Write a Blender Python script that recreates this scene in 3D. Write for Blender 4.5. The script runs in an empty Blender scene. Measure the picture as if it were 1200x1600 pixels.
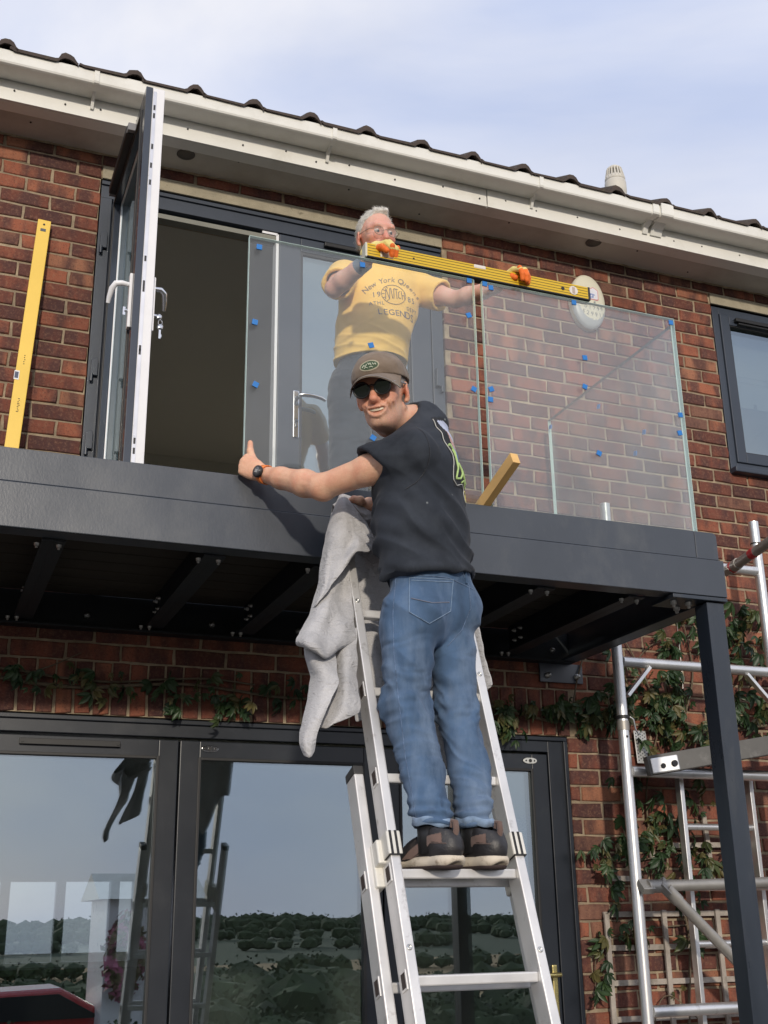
import bpy, bmesh, math, random
import numpy as np
from mathutils import Vector, Matrix, noise as mnoise
from mathutils.bvhtree import BVHTree

random.seed(7)
S = bpy.context.scene
COL = S.collection
PI = math.pi

# ------------------------------------------------------------------ camera
CAM_POS = Vector((-0.519, -4.834, 1.344))
YAW, PITCH, ROLL, FPX = 0.38170, 0.33825, -0.01676, 1811.5
def cam_axes():
    cy, sy, cp, sp = math.cos(YAW), math.sin(YAW), math.cos(PITCH), math.sin(PITCH)
    d0, r0, z = Vector((sy, cy, 0)), Vector((cy, -sy, 0)), Vector((0, 0, 1))
    d = cp*d0 + sp*z
    u = -sp*d0 + cp*z
    r = math.cos(ROLL)*r0 + math.sin(ROLL)*u
    u2 = -math.sin(ROLL)*r0 + math.cos(ROLL)*u
    return r, u2, d
CR, CU, CD = cam_axes()
cam = bpy.data.objects.new('camera', bpy.data.cameras.new('camera'))
COL.objects.link(cam)
cam.matrix_world = Matrix(((CR.x, CU.x, -CD.x, CAM_POS.x), (CR.y, CU.y, -CD.y, CAM_POS.y), (CR.z, CU.z, -CD.z, CAM_POS.z), (0, 0, 0, 1)))
cam.data.sensor_fit = 'VERTICAL'
cam.data.sensor_height = 24.0
cam.data.lens = 24.0*FPX/1600.0
cam.data.clip_start = 0.05
cam.data.clip_end = 6000
S.camera = cam

# ------------------------------------------------------------------ light
SUN_ELEV, SUN_FROM_LEFT = math.radians(15.5), math.radians(14)
sdir = Vector((-math.sin(SUN_FROM_LEFT)*math.cos(SUN_ELEV), -math.cos(SUN_FROM_LEFT)*math.cos(SUN_ELEV), math.sin(SUN_ELEV)))
sun = bpy.data.objects.new('sun', bpy.data.lights.new('sun', 'SUN'))
COL.objects.link(sun)
sun.data.energy = 2.35
sun.data.angle = math.radians(2.2)
sun.data.color = (1.0, 0.90, 0.76)
sun.location = (0, -8, 9)
sun.rotation_euler = sdir.to_track_quat('Z', 'Y').to_euler()

W = bpy.data.worlds.new('World'); S.world = W; W.use_nodes = True
wn = W.node_tree; wn.nodes.clear()
def wnode(t, **k):
    n = wn.nodes.new(t)
    for a, v in k.items(): setattr(n, a, v)
    return n
wo = wnode('ShaderNodeOutputWorld'); bg = wnode('ShaderNodeBackground')
sky = wnode('ShaderNodeTexSky', sky_type='NISHITA', sun_disc=False)
sky.sun_elevation = SUN_ELEV
sky.sun_rotation = math.atan2(sdir.x, sdir.y)
sky.air_density = 1.0; sky.dust_density = 1.5; sky.ozone_density = 1.0
tc = wnode('ShaderNodeTexCoord')
mp = wnode('ShaderNodeMapping'); mp.inputs['Scale'].default_value = (1.0, 0.7, 2.2); mp.inputs['Rotation'].default_value = (0.3, 0.2, 0.6)
nz = wnode('ShaderNodeTexNoise'); nz.inputs['Scale'].default_value = 2.6; nz.inputs['Detail'].default_value = 5; nz.inputs['Roughness'].default_value = 0.5
rp = wnode('ShaderNodeMapRange'); rp.inputs[1].default_value = 0.32; rp.inputs[2].default_value = 0.72; rp.inputs[3].default_value = 0.82; rp.inputs[4].default_value = 0.97
nz2 = wnode('ShaderNodeTexNoise'); nz2.inputs['Scale'].default_value = 2.0; nz2.inputs['Detail'].default_value = 6; nz2.inputs['Distortion'].default_value = 0.6
cr = wnode('ShaderNodeMixRGB')
cr.inputs[1].default_value = (7.4, 8.4, 11.3, 1); cr.inputs[2].default_value = (11.4, 11.5, 12.4, 1)
mx = wnode('ShaderNodeMixRGB')
L = wn.links.new
L(tc.outputs['Generated'], mp.inputs[0]); L(mp.outputs[0], nz.inputs['Vector']); L(nz.outputs['Fac'], rp.inputs[0])
L(mp.outputs[0], nz2.inputs['Vector'])
rp2 = wnode('ShaderNodeMapRange'); rp2.inputs[1].default_value = 0.34; rp2.inputs[2].default_value = 0.62
L(nz2.outputs['Fac'], rp2.inputs[0]); L(rp2.outputs[0], cr.inputs[0])
L(rp.outputs[0], mx.inputs[0]); L(sky.outputs[0], mx.inputs[1]); L(cr.outputs[0], mx.inputs[2])
L(mx.outputs[0], bg.inputs[0]); bg.inputs[1].default_value = 0.085
L(bg.outputs[0], wo.inputs[0])

S.view_settings.view_transform = 'Standard'
S.view_settings.look = 'None'
S.view_settings.exposure = 0.0
S.view_settings.gamma = 1.0
S.view_settings.use_curve_mapping = False
S.render.engine = 'CYCLES'
S.cycles.max_bounces = 10
S.cycles.transparent_max_bounces = 24
S.cycles.use_denoising = True

# ------------------------------------------------------------------ helpers
def project(p):
    v = Vector(p) - CAM_POS
    d = v.dot(CD)
    return 600 + FPX*v.dot(CR)/d, 800 - FPX*v.dot(CU)/d, d

def tag(o, label=None, cat=None, group=None, kind=None):
    if label: o['label'] = label
    if cat: o['category'] = cat
    if group: o['group'] = group
    if kind: o['kind'] = kind
    return o

def empty(name, loc, label=None, cat=None, group=None, kind=None):
    o = bpy.data.objects.new(name, None)
    o.empty_display_size = 0.1
    COL.objects.link(o); o.location = loc
    return tag(o, label, cat, group, kind)

def set_parent(o, p):
    if p is None: return o
    o.parent = p
    if p.type == 'EMPTY' and p.parent is None:
        o.matrix_parent_inverse = Matrix.Translation(-p.location)
    else:
        o.matrix_parent_inverse = Matrix.Identity(4)
    return o

def link_mesh(name, me, mat=None, parent=None):
    if mat is not None and not me.materials: me.materials.append(mat)
    o = bpy.data.objects.new(name, me); COL.objects.link(o)
    return set_parent(o, parent)

def mesh_from(verts, faces, smooth=False, name='mesh'):
    me = bpy.data.meshes.new(name)
    me.from_pydata([tuple(v) for v in verts], [], [tuple(f) for f in faces])
    me.update()
    if smooth: me.polygons.foreach_set('use_smooth', [True]*len(me.polygons))
    return me

def recentre(o, base):
    """give a top level mesh its origin at its base"""
    b = Vector(base)
    o.data.transform(Matrix.Translation(-b)); o.location = b
    return o

class MB:
    def __init__(s): s.v = []; s.f = []; s.sm = []
    def add(s, verts, faces, smooth=False):
        n = len(s.v); s.v += [Vector(v) for v in verts]
        s.f += [tuple(i+n for i in f) for f in faces]; s.sm += [smooth]*len(faces)
        return s
    def box(s, x0, x1, y0, y1, z0, z1):
        return s.add([(x0,y0,z0),(x1,y0,z0),(x1,y1,z0),(x0,y1,z0),(x0,y0,z1),(x1,y0,z1),(x1,y1,z1),(x0,y1,z1)],
                     [(0,3,2,1),(4,5,6,7),(0,1,5,4),(1,2,6,5),(2,3,7,6),(3,0,4,7)])
    def obox(s, c, ax, ay, az):
        c, ax, ay, az = map(Vector, (c, ax, ay, az))
        vs = [c+sx*ax+sy*ay+sz*az for sz in (-1,1) for sx, sy in ((-1,-1),(1,-1),(1,1),(-1,1))]
        fl = ax.cross(ay).dot(az) < 0
        fs = [(0,3,2,1),(4,5,6,7),(0,1,5,4),(1,2,6,5),(2,3,7,6),(3,0,4,7)]
        return s.add(vs, [f[::-1] for f in fs] if fl else fs)
    def bar(s, a, b, w, h, up=(0,0,1)):
        a, b = Vector(a), Vector(b); d = (b-a); az = d/2
        x = d.cross(Vector(up)).normalized()*w/2; y = x.cross(d).normalized()*h/2
        return s.obox((a+b)/2, x, y, az)
    def tube(s, a, b, r1, r2=None, n=14, caps=True):
        r2 = r1 if r2 is None else r2
        a, b = Vector(a), Vector(b); d = (b-a).normalized()
        x = d.orthogonal().normalized(); y = d.cross(x)
        vs = []
        for c, r in ((a, r1), (b, r2)):
            vs += [c + r*(math.cos(2*PI*i/n)*x + math.sin(2*PI*i/n)*y) for i in range(n)]
        s.add(vs, [(i, (i+1) % n, n+(i+1) % n, n+i) for i in range(n)], True)
        if caps: s.add(vs, [tuple(range(n))[::-1], tuple(range(n, 2*n))])
        return s
    def path(s, pts, r, n=10, caps=True):
        pts = [Vector(p) for p in pts]; rs = r if isinstance(r, (list, tuple)) else [r]*len(pts)
        x = None; vs = []
        for i, p in enumerate(pts):
            d = (pts[min(i+1, len(pts)-1)] - pts[max(i-1, 0)]).normalized()
            if x is None: x = d.orthogonal().normalized()
            x = (x - d*x.dot(d)).normalized(); y = d.cross(x)
            vs += [p + rs[i]*(math.cos(2*PI*k/n)*x + math.sin(2*PI*k/n)*y) for k in range(n)]
        fs = [(i*n+k, i*n+(k+1) % n, (i+1)*n+(k+1) % n, (i+1)*n+k) for i in range(len(pts)-1) for k in range(n)]
        s.add(vs, fs, True)
        if caps: s.add(vs, [tuple(range(n))[::-1], tuple(range(len(vs)-n, len(vs)))])
        return s
    def prism_x(s, prof, x0, x1):
        """prof: (y,z) polygon, anticlockwise seen from +x"""
        n = len(prof)
        vs = [(x0, y, z) for y, z in prof] + [(x1, y, z) for y, z in prof]
        return s.add(vs, [(i, (i+1) % n, n+(i+1) % n, n+i)[::-1] for i in range(n)] + [tuple(range(n))[::-1], tuple(range(n, 2*n))])
    def prism(s, poly, org, ax, ay, az):
        """extrude polygon in plane ax,ay along az"""
        org, ax, ay, az = map(Vector, (org, ax, ay, az)); n = len(poly)
        vs = [org+ax*u+ay*v for u, v in poly] + [org+ax*u+ay*v+az for u, v in poly]
        return s.add(vs, [(i, (i+1) % n, n+(i+1) % n, n+i) for i in range(n)] + [tuple(range(n))[::-1], tuple(range(n, 2*n))])
    def lathe(s, prof, c, n=20, axis=(0,0,1)):
        c = Vector(c); d = Vector(axis).normalized(); x = d.orthogonal().normalized(); y = d.cross(x)
        vs = [c + d*h + r*(math.cos(2*PI*i/n)*x+math.sin(2*PI*i/n)*y) for r, h in prof for i in range(n)]
        m = len(prof)
        return s.add(vs, [(j*n+i, j*n+(i+1) % n, (j+1)*n+(i+1) % n, (j+1)*n+i) for j in range(m-1) for i in range(n)]
                     + [tuple(range(n))[::-1], tuple(range((m-1)*n, m*n))], True)
    def build(s, name, mat=None, parent=None, bevel=0, seg=2, solidify=0):
        me = bpy.data.meshes.new(name)
        me.from_pydata([tuple(v) for v in s.v], [], s.f); me.update()
        me.polygons.foreach_set('use_smooth', s.sm)
        bm = bmesh.new(); bm.from_mesh(me)
        bmesh.ops.recalc_face_normals(bm, faces=bm.faces)
        if bevel:
            ed = [e for e in bm.edges if len(e.link_faces) == 2 and e.calc_face_angle(0) > 0.6]
            bmesh.ops.bevel(bm, geom=ed, offset=bevel, segments=seg, affect='EDGES', clamp_overlap=True, profile=0.6)
        bm.to_mesh(me); bm.free()
        return link_mesh(name, me, mat, parent)

# ------------------------------------------------------------------ materials
MATS = {}
def new_mat(name):
    m = bpy.data.materials.new(name); m.use_nodes = True
    nt = m.node_tree; nt.nodes.clear()
    out = nt.nodes.new('ShaderNodeOutputMaterial'); MATS[name] = m
    return m, nt, out
def N(nt, t, **k):
    n = nt.nodes.new(t)
    for a, v in k.items():
        if a.startswith('_'): n.inputs[a[1:].replace('_', ' ')].default_value = v
        else: setattr(n, a, v)
    return n
def c4(c, k=1.0): return (min(c[0]*k, 1), min(c[1]*k, 1), min(c[2]*k, 1), 1)
def pbr(name, col, rough=0.5, metal=0.0, var=0.12, vs=6.0, bump=0.0, bs=120.0, stretch=(1,1,1), rvar=0.1, spec=0.5, dirt=None, dirt_s=3.0, dirt_lo=0.5, dirt_hi=0.75, sss=0, obj_random=0.0, coat=0.0):
    m, nt, out = new_mat(name); lk = nt.links.new
    b = N(nt, 'ShaderNodeBsdfPrincipled'); lk(b.outputs[0], out.inputs[0])
    b.inputs['Metallic'].default_value = metal; b.inputs['Specular IOR Level'].default_value = spec
    b.inputs['Coat Weight'].default_value = coat
    tc = N(nt, 'ShaderNodeTexCoord'); mp = N(nt, 'ShaderNodeMapping'); mp.inputs['Scale'].default_value = stretch
    lk(tc.outputs['Object'], mp.inputs[0])
    n1 = N(nt, 'ShaderNodeTexNoise', _Scale=vs, _Detail=6.0, _Roughness=0.6); lk(mp.outputs[0], n1.inputs['Vector'])
    mr = N(nt, 'ShaderNodeMapRange'); mr.inputs[1].default_value = 0.25; mr.inputs[2].default_value = 0.75
    lk(n1.outputs['Fac'], mr.inputs[0])
    mx = N(nt, 'ShaderNodeMixRGB'); mx.inputs[1].default_value = c4(col, 1-var); mx.inputs[2].default_value = c4(col, 1+var)
    lk(mr.outputs[0], mx.inputs[0]); last = mx.outputs[0]
    if obj_random:
        oi = N(nt, 'ShaderNodeObjectInfo'); hs = N(nt, 'ShaderNodeHueSaturation')
        m2 = N(nt, 'ShaderNodeMapRange'); m2.inputs[3].default_value = 1-obj_random; m2.inputs[4].default_value = 1+obj_random
        lk(oi.outputs['Random'], m2.inputs[0]); lk(m2.outputs[0], hs.inputs['Value']); lk(last, hs.inputs['Color']); last = hs.outputs[0]
    if dirt:
        n2 = N(nt, 'ShaderNodeTexNoise', _Scale=dirt_s, _Detail=8.0, _Roughness=0.7); lk(mp.outputs[0], n2.inputs['Vector'])
        m3 = N(nt, 'ShaderNodeMapRange'); m3.inputs[1].default_value = dirt_lo; m3.inputs[2].default_value = dirt_hi
        lk(n2.outputs['Fac'], m3.inputs[0])
        mx2 = N(nt, 'ShaderNodeMixRGB'); mx2.inputs[2].default_value = c4(dirt); lk(m3.outputs[0], mx2.inputs[0]); lk(last, mx2.inputs[1]); last = mx2.outputs[0]
    lk(last, b.inputs['Base Color'])
    m4 = N(nt, 'ShaderNodeMapRange'); m4.inputs[3].default_value = max(rough-rvar, 0.03); m4.inputs[4].default_value = min(rough+rvar, 1)
    lk(n1.outputs['Fac'], m4.inputs[0]); lk(m4.outputs[0], b.inputs['Roughness'])
    if bump:
        n3 = N(nt, 'ShaderNodeTexNoise', _Scale=bs, _Detail=4.0, _Roughness=0.6); lk(mp.outputs[0], n3.inputs['Vector'])
        bp = N(nt, 'ShaderNodeBump', _Strength=bump, _Distance=0.004); lk(n3.outputs['Fac'], bp.inputs['Height']); lk(bp.outputs[0], b.inputs['Normal'])
    if sss:
        b.inputs['Subsurface Weight'].default_value = sss; b.inputs['Subsurface Radius'].default_value = (0.012, 0.005, 0.003); b.inputs['Subsurface Scale'].default_value = 1.0
    return m

def brick_mat(name, attr):
    m, nt, out = new_mat(name); lk = nt.links.new
    b = N(nt, 'ShaderNodeBsdfPrincipled'); lk(b.outputs[0], out.inputs[0]); b.inputs['Roughness'].default_value = 0.9; b.inputs['Specular IOR Level'].default_value = 0.25
    if attr:
        a = N(nt, 'ShaderNodeAttribute', attribute_name='rnd'); rnd = a.outputs['Fac']
    else:
        a = N(nt, 'ShaderNodeObjectInfo'); rnd = a.outputs['Random']
    cr = N(nt, 'ShaderNodeValToRGB'); e = cr.color_ramp; e.interpolation = 'LINEAR'
    stops = [(0.0, (0.085, 0.036, 0.031)), (0.2, (0.165, 0.057, 0.039)), (0.42, (0.20, 0.068, 0.045)), (0.62, (0.25, 0.086, 0.053)), (0.8, (0.30, 0.102, 0.059)), (0.93, (0.31, 0.135, 0.078)), (1.0, (0.16, 0.085, 0.065))]
    while len(e.elements) < len(stops): e.elements.new(0.5)
    for el, (p, c) in zip(e.elements, stops): el.position = p; el.color = (*c, 1)
    lk(rnd, cr.inputs[0])
    geo = N(nt, 'ShaderNodeNewGeometry')
    mul = N(nt, 'ShaderNodeMath', operation='MULTIPLY'); mul.inputs[1].default_value = 37.0; lk(rnd, mul.inputs[0])
    n1 = N(nt, 'ShaderNodeTexNoise', noise_dimensions='4D', _Scale=9.0, _Detail=3.0, _Roughness=0.5)
    mpp = N(nt, 'ShaderNodeMapping'); mpp.inputs['Scale'].default_value = (1.4, 1, 0.5)
    lk(geo.outputs['Position'], mpp.inputs[0]); lk(mpp.outputs[0], n1.inputs['Vector']); lk(mul.outputs[0], n1.inputs['W'])
    r1 = N(nt, 'ShaderNodeMapRange'); r1.inputs[1].default_value = 0.42; r1.inputs[2].default_value = 0.60; r1.inputs[4].default_value = 0.85
    lk(n1.outputs['Fac'], r1.inputs[0])
    dk = N(nt, 'ShaderNodeMixRGB'); dk.inputs[2].default_value = (0.075, 0.038, 0.036, 1); lk(r1.outputs[0], dk.inputs[0]); lk(cr.outputs[0], dk.inputs[1])
    n2 = N(nt, 'ShaderNodeTexNoise', noise_dimensions='4D', _Scale=70.0, _Detail=6.0, _Roughness=0.75); lk(geo.outputs['Position'], n2.inputs['Vector']); lk(mul.outputs[0], n2.inputs['W'])
    r2 = N(nt, 'ShaderNodeMapRange'); r2.inputs[1].default_value = 0.5; r2.inputs[2].default_value = 0.78; r2.inputs[4].default_value = 0.8
    lk(n2.outputs['Fac'], r2.inputs[0])
    lt = N(nt, 'ShaderNodeMixRGB'); lt.inputs[2].default_value = (0.30, 0.165, 0.105, 1); lk(r2.outputs[0], lt.inputs[0]); lk(dk.outputs[0], lt.inputs[1])
    n4 = N(nt, 'ShaderNodeTexNoise', _Scale=140.0, _Detail=3.0); lk(geo.outputs['Position'], n4.inputs['Vector'])
    r4 = N(nt, 'ShaderNodeMapRange'); r4.inputs[1].default_value = 0.55; r4.inputs[2].default_value = 0.7; r4.inputs[4].default_value = 0.55
    lk(n4.outputs['Fac'], r4.inputs[0])
    d2 = N(nt, 'ShaderNodeMixRGB'); d2.inputs[2].default_value = (0.045, 0.026, 0.026, 1); lk(r4.outputs[0], d2.inputs[0]); lk(lt.outputs[0], d2.inputs[1])
    # large scale weathering
    n5 = N(nt, 'ShaderNodeTexNoise', _Scale=1.3, _Detail=4.0); lk(geo.outputs['Position'], n5.inputs['Vector'])
    r5 = N(nt, 'ShaderNodeMapRange'); r5.inputs[1].default_value = 0.3; r5.inputs[2].default_value = 0.7; r5.inputs[3].default_value = 0.74; r5.inputs[4].default_value = 1.20
    lk(n5.outputs['Fac'], r5.inputs[0])
    hs = N(nt, 'ShaderNodeHueSaturation'); lk(r5.outputs[0], hs.inputs['Value']); lk(d2.outputs[0], hs.inputs['Color'])
    lk(hs.outputs[0], b.inputs['Base Color'])
    n3 = N(nt, 'ShaderNodeTexNoise', _Scale=85.0, _Detail=6.0, _Roughness=0.7); lk(geo.outputs['Position'], n3.inputs['Vector'])
    bp = N(nt, 'ShaderNodeBump', _Strength=0.75, _Distance=0.004); lk(n3.outputs['Fac'], bp.inputs['Height']); lk(bp.outputs[0], b.inputs['Normal'])
    return m

def glass_mat(name, ior, tint=(0.93, 0.96, 0.95), haze=0.0, bump=0.0, rtint=(1, 1, 1)):
    m, nt, out = new_mat(name); lk = nt.links.new
    tr = N(nt, 'ShaderNodeBsdfTransparent'); tr.inputs[0].default_value = (*tint, 1)
    gl = N(nt, 'ShaderNodeBsdfGlossy', _Roughness=0.0); gl.inputs[0].default_value = (*rtint, 1)
    mx = N(nt, 'ShaderNodeMixShader')
    f0 = ((ior-1)/(ior+1))**2                       # Schlick, the same from both sides of the sheet
    lw = N(nt, 'ShaderNodeLayerWeight', _Blend=0.5); pw = N(nt, 'ShaderNodeMath', operation='POWER'); pw.inputs[1].default_value = 5.0
    lk(lw.outputs['Facing'], pw.inputs[0])
    sc = N(nt, 'ShaderNodeMath', operation='MULTIPLY_ADD'); sc.inputs[1].default_value = 1-f0; sc.inputs[2].default_value = f0
    lk(pw.outputs[0], sc.inputs[0]); lk(sc.outputs[0], mx.inputs[0]); lk(tr.outputs[0], mx.inputs[1]); lk(gl.outputs[0], mx.inputs[2])
    last = mx.outputs[0]
    if bump:
        tcx = N(nt, 'ShaderNodeTexCoord'); nx = N(nt, 'ShaderNodeTexNoise', _Scale=1.6, _Detail=0.0); lk(tcx.outputs['Object'], nx.inputs['Vector'])
        bx = N(nt, 'ShaderNodeBump', _Strength=bump, _Distance=0.01); lk(nx.outputs['Fac'], bx.inputs['Height']); lk(bx.outputs[0], gl.inputs['Normal'])
    if haze:  # pale diffuse haze mixed into the glass for a milky veil
        df = N(nt, 'ShaderNodeBsdfDiffuse'); df.inputs[0].default_value = (0.8, 0.8, 0.82, 1)
        tcx = N(nt, 'ShaderNodeTexCoord'); nx = N(nt, 'ShaderNodeTexNoise', _Scale=3.0, _Detail=7.0, _Roughness=0.65); lk(tcx.outputs['Object'], nx.inputs['Vector'])
        r = N(nt, 'ShaderNodeMapRange'); r.inputs[1].default_value = 0.3; r.inputs[2].default_value = 0.75; r.inputs[3].default_value = haze*0.5; r.inputs[4].default_value = haze*1.4
        lk(nx.outputs['Fac'], r.inputs[0])
        m2 = N(nt, 'ShaderNodeMixShader'); lk(r.outputs[0], m2.inputs[0]); lk(last, m2.inputs[1]); lk(df.outputs[0], m2.inputs[2]); last = m2.outputs[0]
    lk(last, out.inputs[0])
    return m

brick_m = brick_mat('brick_clay', False); brick_ms = brick_mat('brick_clay_mass', True)
mortar_m = pbr('mortar', (0.35, 0.275, 0.185), 0.95, var=0.4, vs=22, bump=0.9, bs=160, dirt=(0.17, 0.13, 0.09), dirt_s=2.0, dirt_lo=.42, dirt_hi=.7)
lintel_m = pbr('lintel_concrete', (0.34, 0.30, 0.22), 0.92, var=0.2, vs=12, bump=0.8, bs=150, dirt=(0.15, 0.13, 0.09), dirt_s=25, dirt_lo=0.6, dirt_hi=0.72)
upvc_m = pbr('white_upvc', (0.76, 0.75, 0.70), 0.38, var=0.05, vs=4, dirt=(0.46, 0.43, 0.36), dirt_s=2.2, dirt_lo=0.52, dirt_hi=0.95)
soffit_m = pbr('soffit_board', (0.56, 0.53, 0.47), 0.75, var=0.08, vs=2, dirt=(0.36, 0.32, 0.27), dirt_s=1.2, dirt_lo=0.45, dirt_hi=0.75)
anth_m = pbr('anthracite_frame', (0.032, 0.042, 0.061), 0.42, var=0.12, vs=3, bump=0.06, bs=300)
steel_m = pbr('anthracite_steel', (0.034, 0.042, 0.056), 0.33, var=0.2, vs=3.5, rvar=0.16, spec=.8, dirt=(0.066, 0.072, 0.080), dirt_s=4.5, stretch=(1, 1, .6), bump=.08, bs=160, dirt_lo=0.5, dirt_hi=0.72)
post_m = pbr('dimmed_post_steel', (0.021, 0.028, 0.040), 0.30, var=0.25, vs=3.5, rvar=0.16, spec=.6, dirt=(0.045, 0.050, 0.058), dirt_s=5, stretch=(2, 2, .5), dirt_lo=0.52, dirt_hi=0.75)  # darker copy of the beam steel, its dimmer sky reflection put into the colour
joist_m = pbr('shaded_joist', (0.012, 0.015, 0.020), 0.5, var=.3)  # same steel, darkened in colour to carry the shade under the deck
dark_m = pbr('black_rubber', (0.012, 0.012, 0.013), 0.5, var=0.1)
white_m = pbr('white_frame', (0.80, 0.80, 0.82), 0.3, var=0.03)
tile_m = pbr('concrete_tile', (0.060, 0.045, 0.038), 0.95, var=0.35, vs=14, bump=1.0, bs=60, dirt=(0.12, 0.11, 0.065), dirt_s=9, dirt_lo=0.56, dirt_hi=0.75)
alu_m = pbr('aluminium', (0.74, 0.74, 0.74), 0.36, metal=0.85, var=0.1, vs=5, rvar=0.12, dirt=(0.30, 0.28, 0.26), dirt_s=14, dirt_lo=0.60, dirt_hi=0.80, stretch=(1, 1, 0.5))
chrome_m = pbr('polished_metal', (0.80, 0.80, 0.80), 0.14, metal=1, var=0.03)
bolt_m = pbr('zinc_bolt', (0.62, 0.62, 0.60), 0.35, metal=0.9, var=0.1)
gal_m = pbr('galvanised_tube', (0.36, 0.345, 0.32), 0.5, metal=0.6, var=0.2, vs=12)
wood_m = pbr('pine', (0.66, 0.41, 0.15), 0.65, var=0.2, vs=14, stretch=(1, 0.15, 1))
deckw_m = pbr('deck_timber', (0.05, 0.04, 0.03), 0.85, var=0.3, vs=10, stretch=(0.2, 2, 1))
trell_m = pbr('weathered_trellis', (0.36, 0.32, 0.28), 0.9, var=0.25, vs=10, bump=0.6, dirt=(0.16, 0.14, 0.11), dirt_s=12)
room_m = pbr('room_paint', (0.74, 0.72, 0.66), 0.8, var=0.05, vs=1)
pane_m = glass_mat('double_glazing', 3.3, (0.62, 0.66, 0.66), bump=0.012, rtint=(0.86, 0.96, 1.0))  # bluer low sky painted in as a tint on the reflection
panel_m = glass_mat('balustrade_glass', 1.60, (0.965, 0.985, 0.975), haze=0.028)
panel2_m = glass_mat('hazy_glass', 1.80, (0.965, 0.985, 0.975), haze=0.05)  # hazier copy with more of the diffuse veil
panel_edge_m = pbr('glass_edge', (0.62, 0.80, 0.74), 0.12, var=0.05, spec=0.7)
blue_m = pbr('blue_tape', (0.012, 0.17, 0.52), 0.5, var=0.1)
# ------------------------------------------------------------------ ground and far country (seen mirrored in the panes)
def gz(x, y):
    d = -y
    if d < 9: z = 0
    elif d < 30: z = -(d-9)*0.16
    elif d < 90: z = -3.4 - (d-30)*0.13
    elif d < 420: z = -11.2 - (d-90)*0.02
    elif d < 900: z = -17.8 + (d-420)*0.022
    else: z = -7.2 + (d-900)*0.0065
    if d > 500: z += 6*mnoise.noise(Vector((x/420.0, d/500.0, 3.1)))*min((d-500)/300, 1)
    return z
ground_m, nt, out = new_mat('ground_cover')
b = N(nt, 'ShaderNodeBsdfPrincipled', _Roughness=0.95); nt.links.new(b.outputs[0], out.inputs[0])
geo = N(nt, 'ShaderNodeNewGeometry'); sep = N(nt, 'ShaderNodeSeparateXYZ'); nt.links.new(geo.outputs['Position'], sep.inputs[0])
nn = N(nt, 'ShaderNodeTexNoise', _Scale=0.012, _Detail=3.0); nt.links.new(geo.outputs['Position'], nn.inputs['Vector'])
ma = N(nt, 'ShaderNodeMath', operation='MULTIPLY_ADD'); ma.inputs[1].default_value = 90; nt.links.new(nn.outputs['Fac'], ma.inputs[0]); nt.links.new(sep.outputs['Y'], ma.inputs[2])
mr = N(nt, 'ShaderNodeMapRange'); mr.inputs[1].default_value = -700; mr.inputs[2].default_value = 45; nt.links.new(ma.outputs[0], mr.inputs[0])
cr = N(nt, 'ShaderNodeValToRGB'); e = cr.color_ramp; e.interpolation = 'CONSTANT'
st = [(0, (0.045, 0.065, 0.035)), (0.30, (0.30, 0.21, 0.11)), (0.48, (0.05, 0.075, 0.025)), (0.56, (0.36, 0.26, 0.13)), (0.80, (0.055, 0.085, 0.025)), (0.962, (0.085, 0.08, 0.07))]
while len(e.elements) < len(st): e.elements.new(0.5)
for el, (p, c) in zip(e.elements, st): el.position = p; el.color = (*c, 1)
nt.links.new(mr.outputs[0], cr.inputs[0])
n2 = N(nt, 'ShaderNodeTexNoise', _Scale=0.9, _Detail=8.0, _Roughness=0.7); nt.links.new(geo.outputs['Position'], n2.inputs['Vector'])
r2 = N(nt, 'ShaderNodeMapRange'); r2.inputs[3].default_value = 0.7; r2.inputs[4].default_value = 1.3; nt.links.new(n2.outputs['Fac'], r2.inputs[0])
hs = N(nt, 'ShaderNodeHueSaturation'); nt.links.new(cr.outputs[0], hs.inputs['Color']); nt.links.new(r2.outputs[0], hs.inputs['Value']); nt.links.new(hs.outputs[0], b.inputs['Base Color'])
ys = [60, 20, 4, 0, -2, -4, -6, -9, -12, -16, -22, -30, -45, -65, -90, -130, -200, -300, -420, -520, -620, -740, -900, -1100, -1400, -2000, -3000]
xs = sorted(set([s*v for v in (0, 5, 12, 25, 50, 90, 150, 230, 340, 480, 650, 900, 1300, 2000, 3000) for s in (-1, 1)]))
V = [(x, y, gz(x, y)) for y in ys for x in xs]; nx = len(xs)
Fc = [(i*nx+j, (i+1)*nx+j, (i+1)*nx+j+1, i*nx+j+1) for i in range(len(ys)-1) for j in range(nx-1)]
tag(link_mesh('ground', mesh_from(V, Fc, True), ground_m), kind='structure')

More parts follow.
